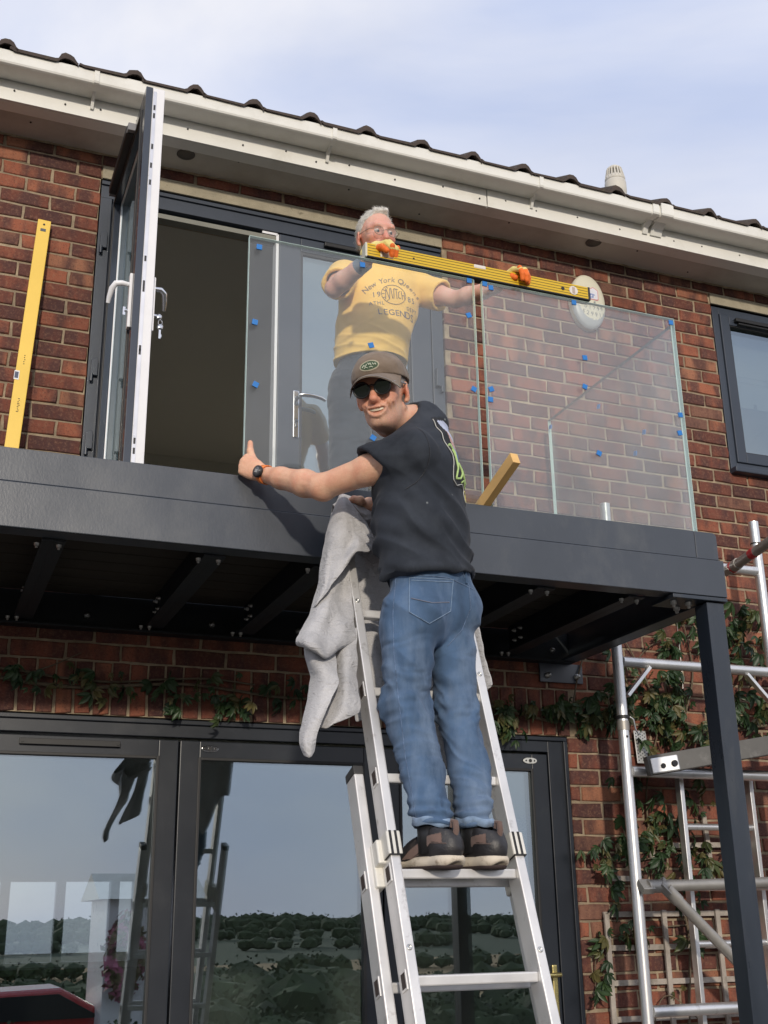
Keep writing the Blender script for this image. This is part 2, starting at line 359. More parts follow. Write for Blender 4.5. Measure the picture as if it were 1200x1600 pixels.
leaf_far_m = pbr('far_foliage', (0.036, 0.056, 0.022), 0.9, var=0.7, vs=0.7, bump=1.0, bs=2.0)
def crown_core(mb, c, rx, ry, rz, seed, lv=2):
    bm = bmesh.new(); bmesh.ops.create_icosphere(bm, subdivisions=lv, radius=1)
    vs = []
    for v in bm.verts:
        k = .80+.38*mnoise.noise(v.co*2.1+Vector((seed, 0, 0)))+.16*mnoise.noise(v.co*5+Vector((0, seed, 0)))
        vs.append((c[0]+v.co.x*rx*k, c[1]+v.co.y*ry*k, c[2]+v.co.z*rz*k))
    mb.add(vs, [[q.index for q in f.verts] for f in bm.faces]); bm.free()
def leaf_mass(mb, c, rx, ry, rz, n, s, rng):
    crown_core(mb, c, rx, ry, rz, rng.random()*99); leaf_cards(mb, c, rx, ry, rz, n, s, rng)
def leaf_cards(mb, c, rx, ry, rz, n, s, rng):
    for i in range(n):
        u = Vector((rng.gauss(0, 1), rng.gauss(0, 1), rng.gauss(0, 1))).normalized()*rng.random()**0.35
        p = Vector(c) + Vector((u.x*rx, u.y*ry, u.z*rz))
        a = Vector((rng.gauss(0, 1), rng.gauss(0, 1), rng.gauss(0, 1))).normalized()*s*rng.uniform(.6, 1.3); bb = a.orthogonal()*rng.uniform(.5, 1)
        mb.add([p-a, p+bb, p+a*0.8, p-bb], [(0, 1, 2, 3)])
rng = random.Random(3)
m = MB()
for d0 in (100, 118, 175, 265, 285, 450, 520, 640, 760, 860, 940, 1020, 1100, 1200):   # hedge lines and woods across the valley
    r0 = 2.2 + d0*.0042; x = -.25*d0
    while x < .95*d0:
        x += r0*rng.uniform(.7, 1.5)
        if mnoise.noise(Vector((x/d0*6, d0*.37, 1.7))) < (-.05 if d0 < 600 else -.25): continue
        d = d0*rng.uniform(.97, 1.03); r = r0*rng.uniform(.55, 1.25); c = (x, -d, gz(x, -d)+r*.7)
        crown_core(m, c, r*1.5, r, r*.95, rng.random()*99, 1); leaf_cards(m, c, r*1.6, r, r, 26, r*.13, rng)
for i in range(210):                                      # trees and bushes below the garden
    d = rng.uniform(30, 85); x = rng.uniform(-.05, .8)*d
    if x/d > .38 and rng.random() < .72: continue
    top = .75 - d*.025 + rng.uniform(-1.6, .4) - (.7 if x/d > .38 else 0); r = max((top-gz(x, -d))/2, .8)
    for k in range(5):
        rr_ = r*rng.uniform(.45, .8); c = (x+rng.uniform(-.7, .7)*r, -d+rng.uniform(-.4, .4)*r, gz(x, -d)+r+rng.uniform(-.5, .45)*r)
        crown_core(m, c, rr_, rr_, rr_*.9, rng.random()*99, 2); leaf_cards(m, c, rr_*1.08, rr_*1.08, rr_*1.0, 130, .10, rng)
tag(m.build('far_trees', leaf_far_m), kind='stuff')
m = MB()
for i in range(46):
    x = -3 + i*0.34
    leaf_mass(m, (x, -12.6+0.3*math.sin(i), -0.35), 0.5, 0.45, 0.42+0.08*math.sin(i*1.7), 160, 0.035, rng)
tag(m.build('garden_hedge', leaf_far_m), 'clipped green hedge at the garden edge seen mirrored in the patio doors', 'hedge')

# red car parked beyond the hedge, only seen mirrored in the left pane
car_m = pbr('red_paint', (0.42, 0.02, 0.025), 0.25, var=0.05, coat=0.6)
car = empty('parked_car', (1.15, -15.0, gz(0, -15.0)), 'red parked car reflected low in the left patio pane', 'car')
cz = gz(0, -15.0) + 0.9
prof = [(-2.1, .35), (-2.05, .75), (-1.2, .95), (-.5, 1.38), (.7, 1.42), (1.5, 1.0), (2.05, .92), (2.15, .4)]
m = MB(); n = len(prof)
vs = []
for y, k in ((-.82, 1), (-.7, 1), (.7, 1), (.82, 1)):
    vs += [(1.15+x, -15.0+y, cz-0.9+z*(1 if abs(y) > .75 and z < .8 else (1.0 if abs(y) < .75 else .97))) for x, z in prof]
m.add(vs, [(j*n+i, j*n+(i+1) % n, (j+1)*n+(i+1) % n, (j+1)*n+i) for j in range(3) for i in range(n)] + [tuple(range(n)), tuple(range(3*n, 4*n))[::-1]])
body = m.build('body', car_m, car, bevel=0.06)
m = MB(); m.prism([(-1.0, .98), (-.48, 1.31), (.66, 1.34), (1.3, 1.0)], (1.15, -14.165, cz-0.9), (1, 0, 0), (0, 0, 1), (0, 0.012, 0)); m.build('window', dark_m, car)
for x in (-1.35, 1.35):
    w = MB(); w.tube((1.15+x, -14.14, cz-0.58), (1.15+x, -14.35, cz-0.58), .32, n=20); w.build('wheel', dark_m, car)
# small white garden building with a flowering climber, mirrored in the left pane
shed = empty('white_outbuilding', (2.9, -13.6, 0), 'small white outbuilding with low roof mirrored in the left patio pane', 'outbuilding')
m = MB(); m.box(2.35, 3.7, -15.2, -13.6, -1, 1.75); m.build('wall', white_m, shed, bevel=.01)
m = MB(); m.prism_x([(-13.4, 1.7), (-14.4, 2.1), (-15.4, 1.7)], 2.2, 3.85); m.build('roof', upvc_m, shed)
flower_m = pbr('pink_climber', (0.20, 0.17, 0.09), 0.8, var=0.7, vs=9, dirt=(0.5, 0.16, 0.26), dirt_s=6, dirt_lo=.5, dirt_hi=.55)
m = MB(); leaf_mass(m, (2.62, -13.4, 0.9), .35, .15, .65, 300, .06, rng)
tag(m.build('flowering_climber', flower_m), 'pink flowering climber on the white outbuilding wall in reflection', 'climber')

# ------------------------------------------------------------------ house
HOUSE = empty('house', (1.5, 0, 0), 'red brick house with white gutter, grey doors and brown tiled eaves', 'house')
J0 = 4.70
OPEN = [(0.0, 1.775, 2.60, 4.70), (3.495, 4.75, 3.65, 4.70), (-1.5, 2.34, -0.5, 2.15)]
# mortar backing as butted blocks round the openings
m = MB(); E_ = 0.003; F_ = 0.0075
def wb(x0, x1, z0, z1): m.box(x0, x1, F_, 0.30, z0, z1)
wb(-3.2, -1.5-E_, -0.2, 2.15); wb(2.34+E_, 5.4, -0.2, 2.15)
wb(-3.2, 5.4, 2.15+E_, 2.60)
wb(-3.2, -E_, 2.60, 4.70); wb(1.775+E_, 3.495-E_, 2.60, 4.70); wb(3.495-E_, 4.75+E_, 2.60, 3.65-E_); wb(4.75+E_, 5.4, 2.60, 4.70)
wb(-3.2, 5.4, 4.70+E_, 4.845)
WALL = m.build('wall', mortar_m, HOUSE)

brick_cache = {}
def brick_mesh(w, h, var):
    key = (round(w/0.004), round(h/0.004), var)
    if key in brick_cache: return brick_cache[key]
    r = random.Random(hash(key) & 0xffff)
    j = lambda a: r.uniform(-a, a)
    x, z = w/2, h/2
    ring = [(-x, -z), (j(.2*x), -z), (x, -z), (x, 0), (x, z), (j(.2*x), z), (-x, z), (-x, 0)]
    V = []
    c = 0.0045
    A = [(px+j(.0030), pz+j(.0028)) for px, pz in ring]
    V += [((px - math.copysign(min(c, abs(px)), px)) + j(.001), j(.0012), (pz - math.copysign(min(c, abs(pz)), pz)) + j(.001)) for px, pz in A]
    V += [(px, c*1.3+j(.0015), pz) for px, pz in A]
    V += [(px, 0.085, pz) for px, pz in A]
    Fs = [tuple(range(8))] + [(i, 8+i, 8+(i+1) % 8, (i+1) % 8) for i in range(8)] + [(8+i, 16+i, 16+(i+1) % 8, 8+(i+1) % 8) for i in range(8)]
    me = mesh_from(V, Fs, False, 'brick'); me.materials.append(brick_m)
    me.polygons.foreach_set('use_smooth', [False] + [True]*16)
    brick_cache[key] = (me, V, Fs)
    return brick_cache[key]
bricks = []          # (x centre, z centre, w, h)
def inside_open(x0, x1, z0, z1):
    for a, b_, c_, d_ in OPEN:
        if x0 < b_-.001 and x1 > a+.001 and z0 < d_-.01 and z1 > c_+.01: return (a, b_)
    return None
def lay(x0, x1, z0, z1):
    segs = [(x0, x1)]
    for a, b_, c_, d_ in OPEN + [(0.0, 1.78, 4.70, 4.775), (3.49, 4.80, 4.70, 4.775), (-1.6, 2.40, 2.15, 2.375)]:
        if z0 < d_-.01 and z1 > c_+.01:
            new = []
            for s0, s1 in segs:
                if s1 <= a+.001 or s0 >= b_-.001: new.append((s0, s1)); continue
                if s0 < a-.03: new.append((s0, a-.001))
                if s1 > b_+.03: new.append((b_+.001, s1))
            segs = new
    for s0, s1 in segs:
        if s1-s0 > 0.028: bricks.append(((s0+s1)/2, (z0+z1)/2, s1-s0, z1-z0))
for k in range(-2, 62):
    zt = J0 - .075*k; z1, z0 = zt-.0052, zt-.075+.0052
    if z1 > 4.84: z1 = 4.845
    off = 0 if k % 2 == 0 else .1125
    rr = random.Random(k)
    for i in range(-14, 24):
        xa = i*.225 + off + (0.03 if z1 < 2.2 else 0)
        d0, d1 = rr.uniform(-.0025, .0025), rr.uniform(-.0025, .0025)
        lay(xa+.0052+d0, xa+.225-.0052+d1, z0, z1)
for i in range(54):
    xa = -1.6 + i*.0748
    if xa+.07 < 2.41: bricks.append((xa+.0374, 2.2625, .0650, .214))
def shows(bk):
    x, z, w, h = bk
    px, py, d = project((x, 0, z))
    if not (-20 < px < 1220 and -20 < py < 1620): return 0
    if x < 2.33 and 2.42 < z < 3.27 - 0.0*x: return 0          # behind the balcony beams
    if 1.80 < x < 1.95 and z > 3.5: pass
    k = 1.0 if (z > 2.42) else 0.9
    return w*h/d**2*k
order = sorted(range(len(bricks)), key=lambda i: -shows(bricks[i]))
own = set(order[:300])
rng = random.Random(11)
MV, MF, MR = [], [], []
for i, (x, z, w, h) in enumerate(bricks):
    me, V, Fs = brick_mesh(w, h, rng.randrange(3))
    yo, rot = rng.uniform(-.002, .0015), rng.uniform(-.004, .004)
    if i in own:
        o = bpy.data.objects.new('brick', me); COL.objects.link(o); set_parent(o, WALL)
        o.location = (x, yo, z); o.rotation_euler = (0, rot, rng.uniform(-.008, .008))
    else:
        n = len(MV); MV += [(x+a, yo+b_, z+c_) for a, b_, c_ in V]; MF += [tuple(q+n for q in f) for f in Fs]; MR += [rng.random()]*len(Fs)
me = mesh_from(MV, MF); at = me.attributes.new('rnd', 'FLOAT', 'FACE'); at.data.foreach_set('value', MR)
tag(link_mesh('brick', me, brick_ms, WALL), kind='stuff')

for a_, b_ in ((0.003, 1.777), (3.493, 4.79)):
    m = MB(); m.box(a_, b_, -0.004, 0.29, 4.703, 4.772); m.build('lintel', lintel_m, HOUSE, bevel=.004)
# soffit, fascia, gutter, tiles
m = MB(); m.box(-3.2, 5.4, -0.258, 0.004, 4.832, 4.842); SOF = m.build('soffit', soffit_m, HOUSE)
mm = MB(); rs = random.Random(5)                      # ragged mortar bead where soffit meets brick
pts = [(-3.2+i*.03, -0.006+rs.uniform(-.004, .003), 4.832+rs.uniform(-.003, .002)) for i in range(286)]
mm.path(pts, .007, 6); mm.build('sealant_bead', mortar_m, SOF)
for cx, cy in ((0.368, -0.147), (2.623, -0.155)):
    m = MB(); m.lathe([(.040, 0), (.044, -.004), (.036, -.006), (.033, .0), (.0, .004)], (cx, cy, 4.8315), 24); m.build('downlight', pbr('downlight', (.10, .09, .08), .5), SOF)
m = MB()
for i, sx in enumerate((-.35, .15, .62, 1.2, 1.62, 2.1, 2.9, 3.3)): m.tube((sx, -.13+.06*math.sin(i*2), 4.8325), (sx, -.13+.06*math.sin(i*2), 4.8295), .005, n=8)
m.build('screw_head', dark_m, SOF)['kind'] = 'stuff'
m = MB(); m.prism_x([(-.262, 4.826), (-.250, 4.826), (-.250, 5.02), (-.262, 5.02)], -3.2, 1.92)
m.prism_x([(-.265, 4.825), (-.249, 4.825), (-.249, 5.02), (-.265, 5.02)], 1.925, 5.4)
m.prism_x([(-.249, 4.826), (-.18, 4.826), (-.18, 4.831), (-.249, 4.831)], -3.2, 5.4)
FAS = m.build('fascia', upvc_m, HOUSE, bevel=.002)
m = MB()
for i in range(26):
    fx = -1.1+i*.21+.05*math.sin(i*5); m.tube((fx, -.262, 4.875+.012*math.sin(i*3)), (fx, -.267, 4.875+.012*math.sin(i*3)), .0045, n=8)
m.build('nail_head', dark_m, FAS)['kind'] = 'stuff'
gp = [(-.370, 4.998), (-.386, 4.992), (-.389, 4.985), (-.387, 4.934), (-.383, 4.926), (-.374, 4.922), (-.330, 4.924), (-.300, 4.927), (-.268, 4.929),
      (-.268, 4.935), (-.300, 4.933), (-.330, 4.930), (-.372, 4.929), (-.377, 4.933), (-.380, 4.940), (-.381, 4.982), (-.370, 4.990)]
m = MB(); m.prism_x(gp[::-1], -3.2, 2.90); m.prism_x(gp[::-1], 2.906, 5.4); GUT = m.build('gutter', upvc_m, HOUSE)
def gb(x0, x1, k):
    g2 = [(-.300-(-.300-y)*k if y < -.3 else y, 4.95+(z-4.95)*k) for y, z in gp[:9]] + [(-.300-(-.300-y)*(k-.06), 4.95+(z-4.95)*(k-.05)) for y, z in gp[9:]]
    b_ = MB(); b_.prism_x(g2[::-1], x0, x1); b_.prism_x([(-.335, 4.922), (-.263, 4.925), (-.263, 4.872), (-.275, 4.870), (-.290, 4.900)][::-1], x0+.004, x1-.004); return b_.build('gutter_bracket', upvc_m, GUT)
for a, b_ in ((-.108, -.086), (1.03, 1.052), (2.168, 2.19), (2.862, 2.90), (2.912, 2.99)): gb(a, b_, 1.09 if b_-a < .05 else 1.14)
# tiles: pan and bold roll profile run up a 28 degree slope
RS = math.tan(math.radians(28))
def tile_mesh(var):
    r = random.Random(var); j = lambda a: r.uniform(-a, a)
    P = [(0, .012), (.006, .012), (.02, .006), (.195, .006), (.208, .012), (.219, .034+j(.003)), (.236, .044+j(.004)), (.258, .045+j(.003)), (.274, .036), (.286, .016), (.292, .008), (.2955, .006)]
    B = [(x, z-.016-(.010 if z > .03 else 0)) for x, z in P]
    V = []
    for s in (0, .40):
        V += [(x, s, z+s*RS+(j(.003) if s == 0 else 0)) for x, z in P] + [(x, s, z+s*RS+(j(.004) if s == 0 else 0)) for x, z in B]
    n = len(P); T = 2*n
    Fs = [(i, i+1, T+i+1, T+i) for i in range(n-1)] + [(n+i, T+n+i, T+n+i+1, n+i+1) for i in range(n-1)] + [(i, n+i, n+i+1, i+1) for i in range(n-1)] + [(0, T, T+n, n), (n-1, 2*n-1, T+2*n-1, T+n-1)]
    me = mesh_from(V, Fs); me.materials.append(tile_m); return me
tms = [tile_mesh(i) for i in range(5)]
m = MB(); m.prism_x([(-.37, 4.985), (-.30, 4.99), (3.6, 4.99+3.9*RS-.06), (3.6, 4.94+3.9*RS-.06)], -3.2, 5.4)
m.prism_x([(3.6, 4.94+3.9*RS-.06), (3.6, 4.99+3.9*RS-.06), (7.6, 5.0), (7.6, 4.94)], -3.2, 5.4)
ROOF = m.build('roof', tile_m, HOUSE)
bx = [-.493, -.232, .067, .349, .632, .922, 1.210, 1.501, 1.785, 2.079, 2.36, 2.639, 2.943, 3.237, 3.541, 3.84]
for c in range(-3, 19):
    x0 = (bx[c] if 0 <= c < len(bx) else (-.493+c*.2925)) - .247
    for r_ in range(3):
        o = bpy.data.objects.new('tile', tms[(c*2+r_*3) % 5]); COL.objects.link(o); set_parent(o, ROOF)
        o.location = (x0 + rng.uniform(-.003, .003), -.40 + r_*.34, 5.003 - .012 + r_*.34*RS + r_*.006 + rng.uniform(-.002, .002)); o.rotation_euler = (0, rng.uniform(-.006, .006), 0)
vent_m = pbr('vent_plastic', (.60, .57, .50), .55, var=.1)
m = MB(); vc = (3.126, .3, 0)
m.lathe([(.085, 5.36), (.085, 5.40), (.062, 5.44), (.062, 5.545), (.064, 5.55), (.066, 5.575), (.066, 5.632), (.064, 5.640)], vc, 28); VENT = m.build('roof_vent', vent_m, ROOF)
m = MB()
m.lathe([(.063, 5.640), (.063, 5.655), (.058, 5.675)], vc, 28); m.lathe([(.046, 5.725), (.043, 5.740), (.030, 5.752), (.001, 5.755)], vc, 24)
for i in range(18):
    a = i*2*PI/18; m.bar((vc[0]+.060*math.cos(a), vc[1]+.060*math.sin(a), 5.66), (vc[0]+.045*math.cos(a), vc[1]+.045*math.sin(a), 5.735), .008, .006, (math.cos(a), math.sin(a), 0))
m.lathe([(.034, 5.62), (.030, 5.74)], vc, 16)
m.build('vent_cage', vent_m, VENT)

# rooms behind
def room(x0, x1, y0, y1, z0, z1, name, back=None):
    r_ = MB(); t = .06
    r_.box(x0, x1, y0, y1, z0-t, z0); r_.box(x0, x1, y0, y1, z1, z1+t); r_.box(x0-t, x0, y0, y1, z0, z1); r_.box(x1, x1+t, y0, y1, z0, z1)
    if back:
        a, b_, c_, d_ = back
        r_.box(x0, a, y1, y1+.2, z0, z1); r_.box(b_, x1, y1, y1+.2, z0, z1); r_.box(a, b_, y1, y1+.2, z0, c_); r_.box(a, b_, y1, y1+.2, d_, z1)
    else: r_.box(x0, x1, y1, y1+t, z0, z1)
    return r_.build(name, room_m, HOUSE)
room(-.6, 2.8, .302, 3.6, 2.61, 4.80, 'upper_room')
room(-1.9, 2.7, .302, 3.4, .02, 2.40, 'lower_room', (-.75, .98, .35, 1.62))
room(3.2, 5.2, .302, 3.0, 2.61, 4.80, 'bedroom')
m = MB()
for i, x in enumerate((-.70, -.36, .02, .10, .45, .80, .95)): m.box(x-.03, x+.03, 3.36, 3.44, .35, 1.62)
m.box(-.75, .98, 3.37, 3.43, 1.08, 1.12)
m.build('back_window_frame', white_m, HOUSE, bevel=.004)
m = MB(); m.bar((-1.9, 1.6, .42), (1.0, 1.6, .42), .5, .82); m.bar((-1.9, 1.95, .60), (1.0, 1.95, .60), .2, 1.05); m.build('sofa', pbr('sofa_cloth', (.05, .05, .05), .9), HOUSE, bevel=.06)

# ---- upper french door: fixed frame, closed leaf, open leaf
DOOR = MB()
DOOR.box(.004, .058, .012, .082, 2.62, 4.64); DOOR.box(1.708, 1.772, .012, .082, 2.62, 4.64)
DOOR.box(.004, 1.772, .010, .084, 4.605, 4.694); DOOR.box(.004, 1.772, .012, .082, 2.602, 2.66)
DOOR.box(.058, .070, .040, .080, 2.66, 4.605); DOOR.box(.004, 1.772, -.002, .012, 4.672, 4.692)
DOOR.box(.058, 1.708, .045, .080, 4.588, 4.605)
FD = DOOR.build('french_door', anth_m, HOUSE, bevel=.003)
m = MB(); m.box(.072, .876, .020, .075, 4.560, 4.586); m.build('head_weatherstrip', pbr('grey_strip', (.20, .20, .17), .6), FD, bevel=.002)
doorframe_m = pbr('dimmed_anthracite', (0.011, 0.0145, 0.021), 0.34, var=0.15, vs=3, bump=0.06, bs=300, dirt=(.022, .025, .031), dirt_s=6, dirt_lo=.55, dirt_hi=.72)  # frame colour darkened to stand for the weaker light low on the house
def leaf_rect(x0, x1, z0, z1, sw, y0, y1, top=None):
    r_ = MB(); tp = top or sw
    r_.box(x0, x0+sw, y0, y1, z0, z1); r_.box(x1-sw, x1, y0, y1, z0, z1); r_.box(x0+sw, x1-sw, y0, y1, z1-tp, z1); r_.box(x0+sw, x1-sw, y0, y1, z0, z0+sw)
    return r_
L2 = leaf_rect(.888, 1.704, 2.665, 4.600, .112, .014, .080, .076); CL = L2.build('closed_leaf', anth_m, HOUSE, bevel=.004)
m = leaf_rect(1.0, 1.592, 2.777, 4.524, .014, .020, .060); m.build('glazing_bead', dark_m, CL, bevel=.002)
m = MB(); m.box(1.012, 1.580, .030, .050, 2.79, 4.511); m.build('pane', pane_m, CL)
m = MB(); m.box(.872, .8865, .018, .078, 2.665, 4.598); m.box(.800, .880, .018, .030, 4.590, 4.603); m.build('rebate_edge', white_m, CL, bevel=.002)
m = MB(); m.box(1.12, 1.55, -.010, .012, 4.570, 4.592); m.build('trickle_vent', dark_m, CL, bevel=.004)
m = MB(); m.box(.966, .996, .004, .0135, 3.500, 3.745); H2 = m.build('handle', chrome_m, CL, bevel=.004)
m = MB(); m.tube((.981, .004, 3.700), (.981, -.042, 3.700), .0105); m.path([(.981, -.042, 3.700), (1.0, -.050, 3.703), (1.05, -.050, 3.704), (1.09, -.048, 3.700), (1.112, -.046, 3.690)], [.010, .011, .010, .010, .008]); m.build('lever', chrome_m, H2)
m = MB(); m.tube((.981, .004, 3.585), (.981, -.004, 3.585), .009); m.box(.9775, .9845, -.004, .004, 3.555, 3.585); m.build('keyhole', dark_m, H2)
for hx, hz in ((1.738, 3.93), (1.738, 4.42), (1.738, 3.0)):
    m = MB(); m.prism([(-.022, -.045), (.018, -.045), (.018, .05), (.006, .062), (-.018, .055)], (hx, .012, hz), (1, 0, 0), (0, 0, 1), (0, -.022, 0)); m.tube((hx+.012, -.004, hz-.075), (hx+.012, -.004, hz-.04), .009, n=10); m.build('hinge', anth_m, FD, bevel=.003)
for hz in (4.36, 3.70, 3.345):
    m = MB(); m.prism([(-.012, -.035), (.020, -.035), (.020, .045), (.008, .055), (-.010, .04)], (.026, .012, hz), (1, 0, 0), (0, 0, 1), (0, -.020, 0)); m.tube((.02, -.004, hz-.065), (.02, -.004, hz-.03), .008, n=10); m.build('hinge', anth_m, FD, bevel=.003)
# open leaf stands square to the wall
OL = MB()
y0, y1, z0, z1, sw = -.845, .0, 2.675, 4.600, .085
def yz(xa, xb, a, b_, c_, d_): OL.box(xa, xb, a, b_, c_, d_)
def leaf_yz(mb, xa, xb, a, b_, c_, d_, s, st):
    mb.box(xa, xb, a, a+s, c_, d_); mb.box(xa, xb, b_-s, b_, c_, d_); mb.box(xa, xb, a+s, b_-s, d_-st, d_); mb.box(xa, xb, a+s, b_-s, c_, c_+s)
leaf_yz(OL, .060, .088, y0, y1, z0, z1, sw, .08)
OLF = OL.build('open_leaf', pbr('gloss_anthracite', (0.036, 0.044, 0.060), .16, var=.1, rvar=.05, spec=.8), HOUSE, bevel=.003); OLF['label'] = 'door leaf swung open square to the wall'
m = MB(); leaf_yz(m, .0885, .137, y0+.001, y1-.001, z0+.001, z1-.001, sw, .08); m.build('inner_face', white_m, OLF, bevel=.003)
m = MB(); m.box(.093, .117, y0+sw-.01, y1-sw+.01, z0+sw-.01, z1-.07); m.build('pane', pane_m, OLF)
m = MB(); leaf_yz(m, .0545, .061, y0+sw-.014, y1-sw+.014, z0+sw-.014, z1-.066, .016, .016); m.build('glazing_bead', dark_m, OLF, bevel=.002)
m = MB(); m.box(.022, .060, -.60, -.13, 4.535, 4.575); m.build('trickle_vent', dark_m, OLF, bevel=.006)
m = MB(); m.box(.026, .060, -.625, -.602, 4.537, 4.573); m.box(.026, .060, -.128, -.108, 4.537, 4.573); m.build('vent_cap', pbr('grey_cap', (.2, .2, .21), .5), OLF, bevel=.003)
m = MB(); m.box(.0905, .104, y0-.003, y0+.002, z0+.02, z1-.02); LS = m.build('lock_strip', pbr('lock_strip', (.66, .67, .72), .3, metal=.5), OLF)
m = MB()
for zz in (4.50, 4.46, 4.31, 4.22, 4.14, 3.79, 3.68, 3.655, 3.40, 3.385, 3.02, 2.98, 2.86, 2.80): m.box(.093, .101, y0-.0042, y0-.002, zz-.012, zz+.012)
m.build('lock_slot', dark_m, LS)['kind'] = 'stuff'
m = MB(); m.box(.048, .0598, -.815, -.785, 3.500, 3.735); H1 = m.build('handle', white_m, OLF, bevel=.003)
m = MB(); m.path([(.048, -.800, 3.690), (.020, -.800, 3.692), (-.002, -.797, 3.688), (-.014, -.785, 3.670), (-.020, -.765, 3.640), (-.022, -.755, 3.620)], [.009, .011, .012, .012, .010, .008], 12); m.build('lever', white_m, H1)
m = MB(); m.tube((.048, -.80, 3.575), (.036, -.80, 3.575), .007); m.box(.030, .040, -.802, -.798, 3.555, 3.590); m.build('latch_key', chrome_m, H1)
m = MB(); m.box(.1372, .149, -.815, -.785, 3.500, 3.735); H3 = m.build('handle', white_m, OLF, bevel=.003)
m = MB(); m.path([(.149, -.80, 3.690), (.172, -.80, 3.691), (.188, -.792, 3.680), (.194, -.770, 3.650), (.195, -.755, 3.625)], [.009, .011, .012, .010, .008], 12); m.build('lever', chrome_m, H3)
m = MB(); kx = .176
m.tube((.149, -.80, 3.572), (.160, -.80, 3.572), .008); m.lathe([(.001, -.0015), (.012, -.0015), (.012, .0015), (.001, .0015)], (.170, -.80, 3.572), 16, (0, 1, 0))
m.path([(kx+.008*math.cos(a), -.80, 3.548+.012*math.sin(a)) for a in [i*PI/6 for i in range(13)]], .0012, 6)
m.lathe([(.001, -.0015), (.0125, -.0015), (.0125, .0015), (.001, .0015)], (kx, -.801, 3.528), 16, (0, 1, 0)); m.box(kx-.004, kx+.004, -.8025, -.7995, 3.478, 3.520); m.box(kx+.004, kx+.007, -.8025, -.7995, 3.484, 3.496)
m.build('door_key', chrome_m, H3)

# ---- upper right window
m = leaf_rect(3.500, 4.745, 3.668, 4.690, .045, .006, .080); WIN = m.build('window', anth_m, HOUSE, bevel=.003)
m = leaf_rect(3.546, 4.699, 3.714, 4.644, .062, -.004, .060); m.build('sash', anth_m, WIN, bevel=.004)
m = leaf_rect(3.604, 4.641, 3.772, 4.586, .010, .002, .040); m.build('glazing_bead', dark_m, WIN)
m = MB(); m.box(3.612, 4.633, .020, .040, 3.780, 4.578); m.build('pane', pane_m, WIN)
m = MB(); m.box(3.64, 4.5, -.030, -.004, 4.600, 4.622); m.box(3.66, 4.5, -.024, -.004, 4.585, 4.596); m.build('trickle_vent', dark_m, WIN, bevel=.004)
m = MB(); m.box(3.488, 4.76, -.050, .080, 3.636, 3.668); m.build('sill', anth_m, WIN, bevel=.006)
blind_m = pbr('blind', (.60, .62, .62), .8, var=.04)
m = MB(); m.box(3.60, 4.65, .14, .15, 4.17, 4.62); m.box(3.60, 4.65, .135, .139, 4.30, 4.303); m.box(3.60, 4.65, .135, .139, 4.335, 4.338)
for i in range(9): m.box(3.62+i*.115, 3.715+i*.115, .137, .151, 4.135, 4.172)
m.build('window_blind', blind_m, WIN)

# ---- patio doors
P = MB()
P.box(2.238, 2.334, .016, .090, .02, 2.144); P.box(-1.49, 2.238, .016, .090, 2.076, 2.144); P.box(-1.49, -1.40, .016, .09, .02, 2.076)
P.box(-1.5, 2.337, .002, .016, 2.128, 2.147); P.box(2.318, 2.338, .002, .016, .02, 2.128)
P.box(-1.49, 2.334, .0, .12, -.02, .06)
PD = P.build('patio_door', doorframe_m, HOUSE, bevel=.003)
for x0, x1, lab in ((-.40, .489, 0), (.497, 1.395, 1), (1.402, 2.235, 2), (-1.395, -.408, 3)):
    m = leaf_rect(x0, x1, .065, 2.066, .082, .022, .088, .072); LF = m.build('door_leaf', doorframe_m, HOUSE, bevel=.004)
    s = .078
    m = leaf_rect(x0+s, x1-s, .065+s, 2.066-.068, .012, .016, .050); m.build('glazing_bead', dark_m, LF, bevel=.002)
    m = MB(); m.box(x0+s+.004, x1-s-.004, .034, .056, .16, 1.992); m.build('pane', pane_m, LF)
    if lab == 0:
        m = MB(); m.box(-.150, .247, .004, .0225, 2.026, 2.050); m.tube((-.14, .006, 2.038), (-.14, .0, 2.038), .006, n=10); m.tube((.237, .006, 2.038), (.237, .0, 2.038), .006, n=10); m.build('trickle_vent', dark_m, LF, bevel=.003)
    if lab in (1, 2):
        bx_ = .622 if lab == 1 else 2.142
        m = MB(); m.prism([(.028*math.cos(a)+(.008 if math.cos(a) > 0 else -.008), .014*math.sin(a)) for a in [i*PI/10 for i in range(20)]], (bx_, .0215, 2.034), (1, 0, 0), (0, 0, 1), (0, -.006, 0))
        B_ = m.build('lock_badge', pbr('pale_badge', (.55, .56, .54), .35, metal=.3) if lab == 2 else chrome_m, LF, bevel=.002)
        m = MB(); m.tube((bx_-.022, .016, 2.034), (bx_-.022, .0135, 2.034), .004, n=8); m.tube((bx_+.022, .016, 2.034), (bx_+.022, .0135, 2.034), .004, n=8); m.tube((bx_, .016, 2.034), (bx_, .013, 2.034), .008, n=12); m.build('screw', dark_m, B_)
    if lab == 2:
        brass_m = pbr('brass', (.62, .52, .22), .25, metal=.9, var=.2)
        m = MB(); m.box(2.190, 2.216, .010, .0225, .915, 1.145); BH = m.build('handle', brass_m, LF, bevel=.006)
        m = MB(); m.tube((2.203, .012, 1.105), (2.203, -.035, 1.105), .010); m.path([(2.203, -.035, 1.105), (2.185, -.043, 1.105), (2.12, -.043, 1.105), (2.09, -.040, 1.10)], [.010, .011, .009, .008]); m.build('lever', brass_m, BH)

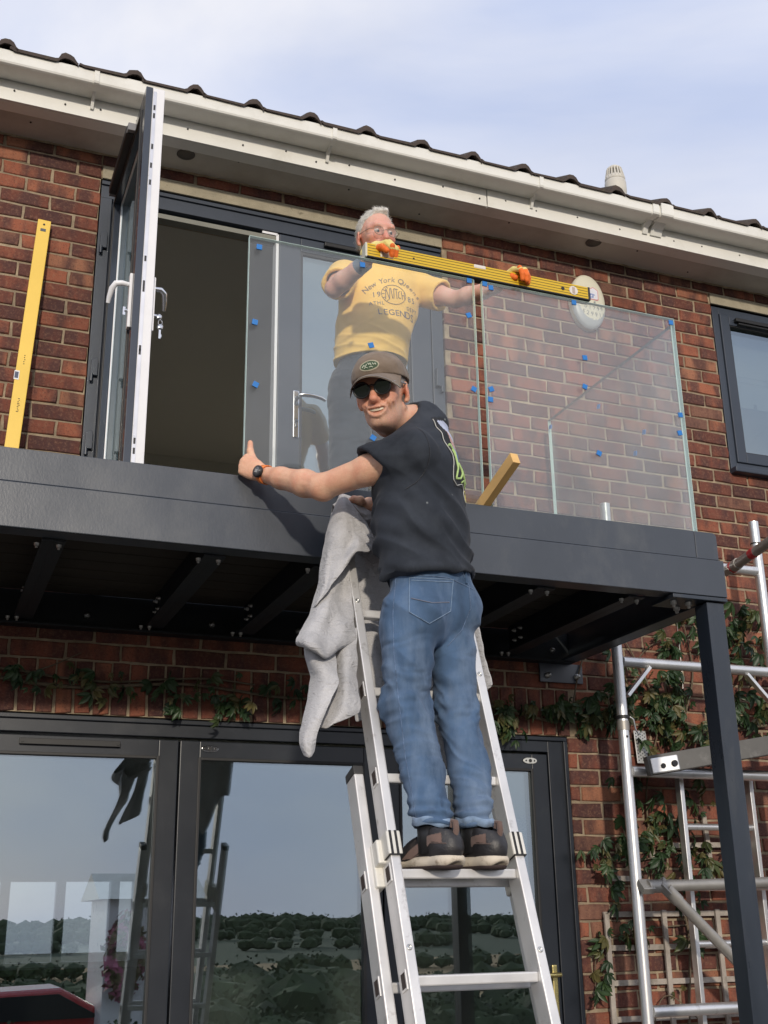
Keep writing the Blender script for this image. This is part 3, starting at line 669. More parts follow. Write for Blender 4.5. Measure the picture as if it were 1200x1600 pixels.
# ------------------------------------------------------------------ balcony
BAL = empty('balcony', (1.0, -1.22, 2.5), 'dark grey steel balcony with bolted joists and corner post', 'balcony')
XL = -1.6
bm_ = MB(); bm_.lathe([(.013, 0), (.013, .003), (.0115, .004), (.0115, .012), (.0065, .012), (.0065, .022)], (0, 0, 0), 6); b0 = bm_.build('bolt', bolt_m, BAL); BOLT = b0.data; bpy.data.objects.remove(b0)
def bolt(p, d, sc, par):
    o = bpy.data.objects.new('bolt', BOLT); COL.objects.link(o); set_parent(o, par); o.location = p; o.scale = (sc, sc, sc)
    o.rotation_euler = Vector(d).to_track_quat('Z', 'Y').to_euler()
m = MB(); m.box(XL, 2.385, -1.222, -1.210, 2.521, 2.672); m.box(XL, 2.385, -1.210, -1.14, 2.521, 2.531); m.box(XL, 2.385, -1.210, -1.14, 2.662, 2.672); m.build('front_beam', steel_m, BAL, bevel=.0025)
m = MB(); m.box(2.373, 2.385, -1.2085, -.003, 2.500, 2.672); m.box(2.30, 2.373, -1.139, -.003, 2.500, 2.511); m.build('side_beam', steel_m, BAL, bevel=.0025)
m = MB(); m.box(XL, 2.262, -1.216, -1.194, 2.674, 2.788); m.box(XL, 2.262, -1.160, -1.138, 2.674, 2.788); m.box(XL, 2.262, -1.194, -1.160, 2.674, 2.70)
m.box(XL, 2.372, -1.2195, -1.2162, 2.6735, 2.6765); m.build('glass_channel', steel_m, BAL, bevel=.002)
m = MB(); m.prism([(0, 0), (.104, 0), (.104, .100), (.098, .109), (.088, .113), (0, .113)], (2.2645, -1.216, 2.675), (1, 0, 0), (0, 0, 1), (0, .078, 0)); m.build('end_cap', steel_m, BAL, bevel=.002)
m = MB(); m.box(2.272, 2.294, -1.136, -.02, 2.674, 2.788); m.box(2.326, 2.348, -1.136, -.02, 2.674, 2.788); m.box(2.294, 2.326, -1.136, -.02, 2.674, 2.70); m.build('side_channel', steel_m, BAL, bevel=.002)
m = MB(); m.box(XL, 2.372, -.012, -.003, 2.495, 2.650); m.box(XL, 2.372, -.07, -.012, 2.495, 2.505); m.build('wall_beam', joist_m, BAL, bevel=.002)
for jx in (-1.25, -.72, -.185, .345, .735, 1.18, 1.62, 2.02):
    m = MB(); m.box(jx-.004, jx+.004, -1.138, -.072, 2.513, 2.645); m.box(jx-.038, jx-.004, -1.138, -.072, 2.513, 2.521); m.box(jx+.004, jx+.038, -1.138, -.072, 2.513, 2.521)
    J = m.build('joist', joist_m, BAL, bevel=.001)
    for y_, dx in ((-.10, -.06), (-.10, -.025), (-1.105, -.05), (-1.105, .02)): bolt((jx+dx, y_, 2.513), (0, 0, -1), .75, J)
    for y_ in (-.14, -.20):
        for z_ in (2.565, 2.61): bolt((jx-.004, y_, z_), (-1, 0, 0), .8, J)
    bolt((jx+.26, -.012, 2.56), (0, -1, 0), 1.1, J)
for i in range(9):
    m = MB(); y_ = -1.13+i*.124; m.box(XL, 2.268, y_, y_+.117, 2.6475, 2.670); m.build('deck_board', deckw_m, BAL, bevel=.003)
m = MB(); m.box(2.293, 2.373, -1.208, -1.128, .0, 2.500); m.build('post', post_m, BAL, bevel=.004, seg=3)
m = MB(); m.box(2.13, 2.384, -1.221, -1.07, 2.5035, 2.5185); PL = m.build('post_plate', post_m, BAL, bevel=.002)
for bx_, by_ in ((2.165, -1.17), (2.235, -1.17), (2.235, -1.09)): bolt((bx_, by_, 2.5035), (0, 0, -1), 1.1, PL)
m = MB(); m.box(2.205, 2.440, -.014, -.004, 2.405, 2.4985); BP = m.build('wall_bracket', steel_m, BAL, bevel=.002)
for bx_ in (2.245, 2.405): bolt((bx_, -.014, 2.437), (0, -1, 0), 1.2, BP)

# ------------------------------------------------------------------ glass panels
def sticker(mb, x, z, y, s=.019, a=.3):
    ca, sa = math.cos(a)*s/2, math.sin(a)*s/2
    mb.obox((x, y, z), (ca, 0, sa), (0, .0022, 0), (-sa, 0, ca))
def front_panel(x0, x1, zt, label, st, gm=None):
    p = empty('glass_panel', ((x0+x1)/2, -1.177, 2.702), label, 'glass panel')
    m = MB(); m.box(x0, x1, -1.1855, -1.1685, 2.702, zt); g = m.build('pane', gm or panel_m, p)
    m = MB(); m.box(x0-.0012, x0-.0001, -1.1855, -1.1685, 2.702, zt); m.box(x1+.0001, x1+.0012, -1.1855, -1.1685, 2.702, zt); m.box(x0, x1, -1.1855, -1.1685, zt+.0001, zt+.0012); m.build('polished_edge', panel_edge_m, p)
    r = random.Random(len(st))
    for x, z in st:
        m = MB(); sticker(m, x, z, -1.189, .021, r.uniform(-.5, .5)); m.build('tape_square', blue_m, p, bevel=.0006)
    return p
front_panel(.425, 1.350, 3.762, 'clear glass balustrade panel being held by its left edge', [(.461, 3.718), (.451, 3.401), (.459, 3.152), (.903, 3.387), (.906, 3.009), (1.328, 3.751), (1.319, 3.593), (1.327, 3.273), (.872, 3.728)])
front_panel(1.387, 2.303, 3.762, 'clear front glass panel with blue tape squares at balcony corner', [(1.397, 3.750), (1.424, 3.738), (1.402, 3.285), (1.397, 3.240), (1.808, 3.745), (1.839, 3.496), (1.828, 3.364), (2.284, 3.740), (2.281, 3.307), (2.268, 3.224), (1.869, 3.079)], panel2_m)
p = empty('glass_panel', (2.31, -.62, 2.702), 'side glass panel running back from balcony corner to brick wall', 'glass panel')
m = MB(); m.box(2.301, 2.318, -1.160, -.085, 2.702, 3.745); m.build('pane', panel2_m, p)
m = MB(); m.box(2.301, 2.318, -.0845, -.0833, 2.702, 3.745); m.box(2.301, 2.318, -1.1625, -1.1603, 2.702, 3.745); m.build('polished_edge', panel_edge_m, p)
m = MB(); m.box(2.301, 2.318, -1.160, -.085, 3.7451, 3.7463); m.build('top_edge', pbr('glass_top_edge', (.12, .16, .15), .2), p)
for y_, z_ in ((-.11, 3.70), (-.56, 3.62), (-.9, 3.35), (-.82, 3.28), (-.3, 3.12)):
    m = MB(); m.obox((2.2985, y_, z_), (.002, 0, 0), (0, .010, .003), (0, -.003, .010)); m.build('tape_square', blue_m, p)
# ------------------------------------------------------------------ ladder
LAD = empty('ladder', (.90, -2.30, 0), 'paint splashed aluminium combination ladder leaning against the balcony', 'ladder')
LA = math.radians(69.8); LD = Vector((0.004, math.cos(LA), math.sin(LA))); LN = Vector((0, -math.sin(LA), math.cos(LA)))   # along, and outward normal
L0 = Vector((0, -1.898, 1.191))                          # a point in the rung plane
def lp(x, s, n=0): return Vector((x, 0, 0)) + L0 + LD*s + LN*n
S_BOT, S_TOP = -1.191/math.sin(LA), 1.555
lad_m = pbr('ladder_aluminium', (0.70, 0.69, 0.68), 0.42, metal=0.55, var=0.12, vs=6, rvar=0.14, dirt=(0.26, 0.235, 0.21), dirt_s=16, dirt_lo=0.58, dirt_hi=0.80)
def stile(x, s0, s1, n0, w=.029, d=.068):
    m = MB(); m.obox((lp(x, s0, n0)+lp(x, s1, n0))/2, (w/2, 0, 0), LN*d/2, LD*(s1-s0)/2); return m.build('stile', lad_m, LAD, bevel=.004, seg=2)
XI0, XI1 = .702, 1.077
sl = stile(XI0, S_BOT, S_TOP, .012); sr = stile(XI1, S_BOT, S_TOP, .012)
sol = stile(XI0-.040, S_BOT+.02, .600, -.070); sor = stile(XI1+.038, S_BOT+.02, .600, -.070)
def rung(s, x0, x1, n0, d=.034, h=.026):
    m = MB(); m.obox((lp(x0, s, n0)+lp(x1, s, n0))/2, ((x1-x0)/2, 0, 0), (0, -d/2, 0), (0, 0, h/2)); m.build('rung', lad_m, LAD, bevel=.004)
for k in range(-4, 6): rung(k*.28, XI0+.0145, XI1-.0145, .016)
for k in range(-4, 2): rung(k*.28+.012, XI0-.026, XI1+.024, -.072)
for k in range(-4, 6):                                     # swaged rung ends showing on the stile flanks
    for st_, x, n0, lim in ((sl, XI0-.0150, .016, 6), (sol, XI0-.0550, -.070, 2)):
        if k >= lim: continue
        m = MB(); c = lp(x, k*.28+(0 if st_ is sl else .012), n0)
        m.obox(c, (.0022, 0, 0), LN*.019, LD*.025); rr = m.build('rung_end', lad_m, st_, bevel=.0016)
        m = MB(); m.obox(c, (.0026, 0, 0), LN*.013, LD*.019); m.build('rung_hole', pbr('rung_hole', (.05, .035, .03), .8) if 'rung_hole' not in MATS else MATS['rung_hole'], st_)
cast_m = pbr('cast_bracket', (0.72, 0.70, 0.64), 0.5, metal=0.25, var=0.1, dirt=(.35, .32, .28), dirt_s=20, dirt_lo=.6, dirt_hi=.8)
for x, sx in ((XI0, -1), (XI1, 1)):
    s = .355
    m = MB(); m.obox(lp(x, s, .012), (.021, 0, 0), LN*.041, LD*.034)
    m.obox(lp(x+sx*(.024 if sx < 0 else .019), s-.035, -.062), (.014 if sx < 0 else .006, 0, 0), LN*.040, LD*.060)
    m.obox(lp(x+sx*.014, s-.008, -.020), (.022, 0, 0), LN*.030, LD*.034)
    cb = m.build('bracket', cast_m, LAD, bevel=.006, seg=3)
    m = MB(); m.obox(lp(x-.010, s, .0532), (.0035, 0, 0), LN*.001, LD*.033); m.obox(lp(x+.006, s, .0532), (.0035, 0, 0), LN*.001, LD*.033); m.obox(lp(x, s-.0342, .018), (.019, 0, 0), LN*.036, LD*.001); m.build('bracket_slot', dark_m, cb)
    m = MB(); c = lp(x+sx*.040, s-.028, -.050); m.tube(c, c+Vector((sx*.008, 0, 0)), .009); m.build('bracket_pin', dark_m, cb)
cap_m = pbr('black_cap', (.03, .03, .03), .5)
for st_, x in ((sol, XI0-.040), (sor, XI1+.038)):
    m = MB(); m.obox(lp(x, .612, -.070), (.0155, 0, 0), LN*.036, LD*.013); m.build('end_cap', cap_m, st_, bevel=.003)
for x, n0 in ((XI0, .012), (XI1, .012), (XI0-.04, -.07), (XI1+.038, -.07)):
    m = MB(); m.obox(lp(x, S_BOT+.03, n0), (.018, 0, 0), LN*.038, LD*.03); m.build('foot', cap_m, LAD, bevel=.004)
for x, s in ((XI0, .075), (XI1, .06), (XI1, .91), (XI0, 1.15), (XI1, -.2)):
    m = MB(); c = lp(x, s, .046); m.lathe([(.008, 0), (.008, .0015), (.004, .003), (.0035, .001)], c, 14, LN); m.build('rivet', bolt_m, LAD)

# ------------------------------------------------------------------ scaffold tower
SC = empty('scaffold_tower', (2.8, -.45, 0), 'aluminium scaffold tower frame standing by the brick wall behind balcony post', 'scaffold')
def sct(a, b, r=.0255, name='tube', mat=alu_m, par=None):
    m = MB(); m.tube(a, b, r, n=20); return m.build(name, mat, par or SC)
xa, xb, ya = 2.458, 3.342, -.30
st1 = sct((xa, ya, 0), (xa, ya, 3.235), name='upright'); st2 = sct((xb, ya, 0), (xb, ya, 3.240), name='upright')
for st_, x in ((st1, xa), (st2, xb)):
    m = MB(); m.tube((x, ya, 2.140), (x, ya, 2.182), .0285); m.build('collar', gal_m, st_)
    m = MB(); m.tube((x, ya, 2.192), (x, ya, 2.207), .031); m.tube((x, ya, 3.12), (x, ya, 3.126), .0275); m.build('rubber_ring', dark_m, st_)
    m = MB(); m.tube((x, ya-.0256, 2.11), (x, ya-.0262, 2.11), .006); m.build('pin_hole', dark_m, st_)
for z in (2.975, 2.460, 1.958, 1.468, .960, .42): sct((xa+.024, ya, z), (xb-.024, ya, z), .0245, 'rung')
for x, sx in ((xa, 1), (xb, -1)):
    m = MB(); m.bar((x+sx*.030, ya-.008, 2.298), (x+sx*.165, ya-.008, 2.440), .016, .030, (0, 1, 0)); m.build('knee_brace', alu_m, SC, bevel=.002)
m = MB(); m.path([(xa+.02, ya-.03, 2.199), (xa+.035, ya-.035, 2.187), (xa+.045, ya-.03, 2.142), (xa+.060, ya-.03, 2.120), (xa+.070, ya-.03, 2.122)], .0035, 8); m.build('locking_clip', bolt_m, SC)
# inner ladder frame, nearer the wall
yb = -.15
m = MB(); m.box(2.829, 2.851, yb-.02, yb+.02, 0, 1.98); m.build('inner_upright', alu_m, SC, bevel=.003)
m = MB(); m.box(3.229, 3.251, yb-.02, yb+.02, 0, 1.98); m.build('inner_upright', alu_m, SC, bevel=.003)
for z in (1.732, 1.475, 1.218, .949, .66, .38): sct((2.852, yb, z), (3.228, yb, z), .0155, 'inner_rung')
# braces with claw ends
def brace(a, b, r=.024, mat=gal_m):
    t = sct(a, b, r, 'brace', mat); a, b = Vector(a), Vector(b); d = (b-a).normalized()
    m = MB(); m.tube(a-d*.005, a+d*.075, r*1.16); m.obox(a-d*.012, d*.03, d.orthogonal().normalized()*.03, d.cross(d.orthogonal().normalized())*.016); m.build('claw', gal_m, t, bevel=.004); return t
brace((xa+.030, ya-.045, 1.462), (4.0, ya-.045, 1.497))
brace((xa+.12, ya-.05, 1.452), (3.30, ya-.06, .78))
tb = brace((3.137, ya-.04, 2.963), (2.985, -1.24, 3.008), .0245)
a_, b_ = Vector((3.137, ya-.04, 2.963)), Vector((2.985, -1.24, 3.008)); d_ = (b_-a_).normalized()
red_m = pbr('red_tape', (.55, .03, .04), .45)
m = MB(); m.tube(a_+d_*.20, a_+d_*.245, .0256); m.build('red_band', red_m, tb); m = MB(); m.tube(a_+d_*.012, a_+d_*.03, .0290); m.build('red_band', red_m, tb)
# platform edge resting on the rungs
pla_m = pbr('platform_alu', (.085, .083, .08), .5, metal=.2, var=.3, dirt=(.16, .155, .15), dirt_s=7, dirt_lo=.55, dirt_hi=.7)
m = MB(); m.bar((2.53, -.352, 1.975), (3.9, -.71, 2.20), .05, .085); PF = m.build('platform_beam', pla_m, SC, bevel=.004)
m = MB(); m.bar((2.535, -.380, 1.972), (2.66, -.412, 1.99), .012, .070); m.build('hook_plate', alu_m, SC, bevel=.006)
m = MB(); c = Vector((2.635, -.413, 1.985)); m.tube(c, c+Vector((0, -.010, 0)), .014, n=12); m.tube(Vector((2.585, -.396, 1.974)), Vector((2.585, -.406, 1.974)), .012, n=6); m.build('bolt', dark_m, SC)
m = MB(); m.obox((3.25, -.30, 2.075), (.68, -.17, .11), (.04, .14, 0), (0, 0, .009)); m.build('platform_deck', deckw_m, SC)
# perforated metal plate hanging by the upright
m = MB(); m.obox((2.728, -.030, 2.112), (.034, 0, 0), (0, .003, 0), (-.004, 0, .078)); tp = m.build('tread_plate', pbr('tread_plate', (.52, .52, .50), .4, metal=.6, var=.2), None, bevel=.002)
recentre(tp, (2.728, -.027, 2.03)); tag(tp, 'small pale studded metal plate fixed to brickwork beside scaffold upright', 'metal plate')
m = MB()
for i in range(5):
    for j in range(9): m.tube((2.704+i*.012-(j-4)*.0009, -.034, 2.048+j*.016+(.008 if i % 2 else 0)), (2.704+i*.012-(j-4)*.0009, -.0335, 2.048+j*.016+(.008 if i % 2 else 0)), .0034, n=6)
o = m.build('stud_hole', dark_m, None); o.parent = tp; o.matrix_parent_inverse = Matrix.Translation(-tp.location); o['kind'] = 'stuff'

# ------------------------------------------------------------------ trellis
TR = empty('trellis', (2.9, -.03, 0), 'weathered grey wooden trellis fixed to brick wall behind scaffold', 'trellis')
def lath(a, b, y=-.030, w=.024, t=.014):
    a, b = Vector((a[0], y, a[1])), Vector((b[0], y, b[1])); m = MB(); m.bar(a, b, t, w, (0, 1, 0)) if False else m.bar(a, b, w, t, (0, 1, 0)); m.build('slat', trell_m, TR, bevel=.002)
for x in (2.459, 2.767, 3.064, 3.347, 3.62): lath((x+.004*math.sin(x*9), .2), (x, 1.362+.01*math.sin(x*7)), -.034)
for z in (1.351, 1.208, 1.061, .911, .76, .61, .46): lath((2.452, z), (3.75, z-.004), -.020)
for a, b, y in (((2.84, 1.655), (3.20, 1.66), -.034), ((2.50, 1.507), (2.64, 1.505), -.034), ((3.055, 1.80), (3.074, 1.45), -.02), ((2.64, 1.655), (2.72, 1.66), -.034), ((2.735, 1.72), (2.742, 1.60), -.02)): lath(a, b, y)

# ------------------------------------------------------------------ spirit levels, batten, setting block
yel_m = pbr('yellow_level', (.66, .43, .015), 0.42, var=.06, vs=5, dirt=(.35, .22, .03), dirt_s=20, dirt_lo=.63, dirt_hi=.8)
yel2_m = pbr('yellow_level_plain', (.86, .58, .10), 0.38, var=.05, vs=4)
LV = empty('spirit_level', (1.38, -1.177, 3.766), 'scratched yellow spirit level held flat along the top of the glass', 'spirit level')
x0, x1, z0, z1 = .890, 1.876, 3.7665, 3.827
m = MB(); m.box(x0, x1, -1.196, -1.158, z0+.004, z1)
body = m.build('body', yel_m, LV, bevel=.0015)
m = MB()
for k in range(4): m.box(x0+.003, x1-.003, -1.1968, -1.1958, z0+.0135+k*.0125, z0+.0152+k*.0125)
m.build('groove', dark_m, body)
m = MB(); m.box(x0, x1, -1.197, -1.157, z0, z0+.0042); m.build('base_edge', dark_m, LV)
m = MB(); m.box(x0-.008, x0, -1.197, -1.157, z0, z1+.001); m.build('end_cap', pbr('pale_cap', (.62, .60, .50), .5), LV, bevel=.002)
m = MB(); m.box(x1, x1+.010, -1.197, -1.157, z0, z1+.001); m.build('end_cap', dark_m, LV, bevel=.002)
vial_m = pbr('vial', (.72, .66, .60), .1, var=.1, coat=.8)
m = MB(); m.box(1.348, 1.402, -1.198, -1.156, z1-.016, z1+.001); m.build('vial', vial_m, LV, bevel=.005)
for vx in (1.805,):
    m = MB(); m.tube((vx, -1.1955, .5*(z0+z1)), (vx, -1.1985, .5*(z0+z1)), .020, n=24); v_ = m.build('vial', vial_m, LV, bevel=.001); m = MB(); m.box(vx-.006, vx+.006, -1.2, -1.1984, .5*(z0+z1)-.014, .5*(z0+z1)+.014); m.build('vial_tube', pbr('vial_glass', (.45, .36, .30), .1), v_)
m = MB(); m.tube((1.755, -1.1955, .5*(z0+z1)), (1.755, -1.1975, .5*(z0+z1)), .008); m.tube((1.085, -1.1955, .5*(z0+z1)), (1.085, -1.1975, .5*(z0+z1)), .004); m.build('hole', dark_m, LV)
m = MB(); m.box(.952, .998, -1.1985, -1.1955, z0+.009, z1-.006); m.build('hand_slot', pbr('hand_slot', (.30, .20, .12), .5), LV, bevel=.001)
m = MB(); m.box(.944, .951, -1.1982, -1.1955, z0+.008, z1-.006); m.build('slot_rim', pbr('pale_rim', (.7, .66, .5), .4), LV)

LW = empty('spirit_level', (-.29, -.16, 2.672), 'tall yellow box spirit level leaning upright on brick wall left of the door', 'spirit level')
A0, A1 = Vector((-.318, -.16, 2.672)), Vector((-.243, -.032, 4.385)); D = (A1-A0).normalized(); Xv = (Vector((1, 0, 0)) - D*D.x).normalized(); Yv = D.cross(Xv)
m = MB(); m.obox((A0+A1)/2, Xv*.029, Yv*.0125, (A1-A0)/2); lb = m.build('body', yel2_m, LW, bevel=.003)
def lwp(t, u, y=-1): return A0 + (A1-A0)*t + Xv*u + Yv*(.0132*(1 if Yv.y < 0 else -1))
m = MB(); m.obox(lwp(.967, -.001), Xv*.012, Yv*.001, D*.0075); m.build('hand_slot', pbr('slot_grey', (.10, .11, .12), .4), lb, bevel=.003)
m = MB(); c = lwp(.985, 0); m.tube(c+Yv*.001, c-Yv*.001, .005, n=12); m.build('hole', dark_m, lb)
m = MB(); m.obox(lwp(.52, -.023), Xv*.008, Yv*.0012, D*.016); vv = m.build('vial', pbr('vial_dark', (.10, .11, .16), .2), lb, bevel=.002); m = MB(); m.obox(lwp(.52, -.0225), Xv*.0105, Yv*.0008, D*.022); m.build('vial_frame', white_m, lb)
m = MB()
for i in range(9): m.obox(lwp(.455-.0045*i, .001+.002*math.sin(i*2)), Xv*(.0035+.0015*math.sin(i*5)), Yv*.0004, D*.0014)
for i in range(5): m.obox(lwp(.555+.006*i, .0015*math.sin(i*4)), Xv*.0018, Yv*.0004, D*.0022)
m.build('printed_mark', dark_m, lb); bpy.context.view_layer.objects
TB = MB(); TB.bar((1.330, -.93, 2.700), (1.366, -1.415, 2.905), .031, .046); tb_ = TB.build('timber_batten', wood_m, None, bevel=.0015)
recentre(tb_, (1.33, -.93, 2.68)); tag(tb_, 'short pine batten poking out through the gap between glass panels', 'batten')

# ------------------------------------------------------------------ alarm box
AB = empty('alarm_box', (2.636, -.04, 4.36), 'cream oval burglar alarm box on brick wall with blue and red shield', 'alarm box')
cream_m = pbr('cream_plastic', (.66, .63, .50), .4, var=.05); greyp_m = pbr('grey_plastic', (.36, .38, .39), .4, var=.05)
acx, acz, arx, arz = 2.636, 4.528, .108, .168
def dome_y(x, z):
    q = ((x-acx)/arx)**2 + ((z-acz)/arz)**2
    return -.030 - .030*math.sqrt(max(0, 1-min(q, 1)**1.3))
def front_patch(test, name, mat, off=0, n=44):
    V, Fs, idx = [], [], {}
    for i in range(n+1):
        for j in range(n+1):
            u, v = -1+2*i/n, -1+2*j/n
            r = max(abs(u), abs(v)); k = r/math.hypot(u, v) if r > 0 else 1
            x, z = acx+arx*u*k, acz+arz*v*k
            idx[i, j] = len(V); V.append((x, dome_y(x, z)-off, z))
    for i in range(n):
        for j in range(n):
            q = (idx[i, j], idx[i+1, j], idx[i+1, j+1], idx[i, j+1])
            c = sum((Vector(V[k]) for k in q), Vector())/4
            if test(c.x, c.z): Fs.append(q)
    return link_mesh(name, mesh_from(V, Fs, True), mat, AB)
cres = lambda x, z: ((x-acx-.014)/.100)**2 + ((z-acz-.042)/.160)**2 > 1 and z < acz-.02
front_patch(lambda x, z: not cres(x, z), 'cover', cream_m); front_patch(cres, 'lower_lens', greyp_m, .003)
m = MB(); P_ = [(acx+arx*math.cos(a), acz+arz*math.sin(a)) for a in [i*2*PI/48 for i in range(48)]]
m.prism([(x-acx, z-acz) for x, z in P_], (acx, -.0305, acz), (1, 0, 0), (0, 0, 1), (0, .028, 0)); m.build('base', cream_m, AB, bevel=.003)
m = MB(); m.tube((acx+.024, -.061, acz-.012), (acx+.024, -.0645, acz-.012), .006, n=12); m.build('screw', pbr('screw_grey', (.4, .4, .38), .4), AB)
def shield(x, z, w, h, y, name, mat, par):
    m = MB(); m.prism([(-.5*w, .30*h), (0, .52*h), (.5*w, .30*h), (.5*w, -.42*h), (.42*w, -.5*h), (-.42*w, -.5*h), (-.5*w, -.42*h)], (x, y, z), (1, 0, 0), (0, 0, 1), (0, -.0012, 0)); return m.build(name, mat, par)
SH = shield(acx+.020, acz+.040, .062, .078, -.0600, 'shield_logo', pbr('shield_red', (.62, .25, .26), .5), AB)
shield(acx+.020, acz+.040, .053, .068, -.0608, 'shield_field', pbr('shield_white', (.68, .68, .72), .5), SH)
m = MB(); bl = (acx+.008, -.0622, acz+.022)
for k, (dx, dz, w, h) in enumerate(((-.004, .012, .012, .006), (-.009, -.002, .006, .028), (.008, .004, .006, .024), (.001, -.006, .010, .005), (.016, .010, .008, .005))): m.box(bl[0]+dx-w/2, bl[0]+dx+w/2, -.0628, -.0621, bl[2]+dz-h/2, bl[2]+dz+h/2)
m.build('shield_mark', pbr('shield_blue', (.12, .20, .48), .5), SH)
m = MB(); m.box(acx-.072, acx-.044, -.0475, -.0445, acz+.004, acz+.022)
def text_mesh(txt, size, name='text'):
    cu = bpy.data.curves.new(name, 'FONT'); cu.body = txt; cu.size = size; cu.align_x = 'CENTER'; cu.resolution_u = 3
    ob = bpy.data.objects.new('tmp_text', cu); COL.objects.link(ob)
    dg = bpy.context.evaluated_depsgraph_get(); me = bpy.data.meshes.new_from_object(ob.evaluated_get(dg))
    bpy.data.objects.remove(ob); return me
txt_m = pbr('grey_print', (.16, .17, .17), .6)
def arc_text(txt, size, cx, cz, R, name, mat, par, spacing=.78):
    for i, ch in enumerate(txt):
        a = (i-(len(txt)-1)/2)*size*spacing/R
        me = text_mesh(ch, size); x, z = cx+R*math.sin(a), cz-R*math.cos(a)
        for v in me.vertices:
            u, w_ = v.co.x, v.co.y-size*.35
            px_, pz_ = x+u*math.cos(a)-w_*math.sin(a), z+u*math.sin(a)+w_*math.cos(a)
            v.co = (px_, dome_y(px_, pz_)-.0015, pz_)
        link_mesh(name, me, mat, par)
arc_text('01799', .033, acx+.018, acz+.145, .195, 'printed_digit', txt_m, AB)
arc_text('529911', .034, acx+.018, acz+.145, .230, 'printed_digit', txt_m, AB)
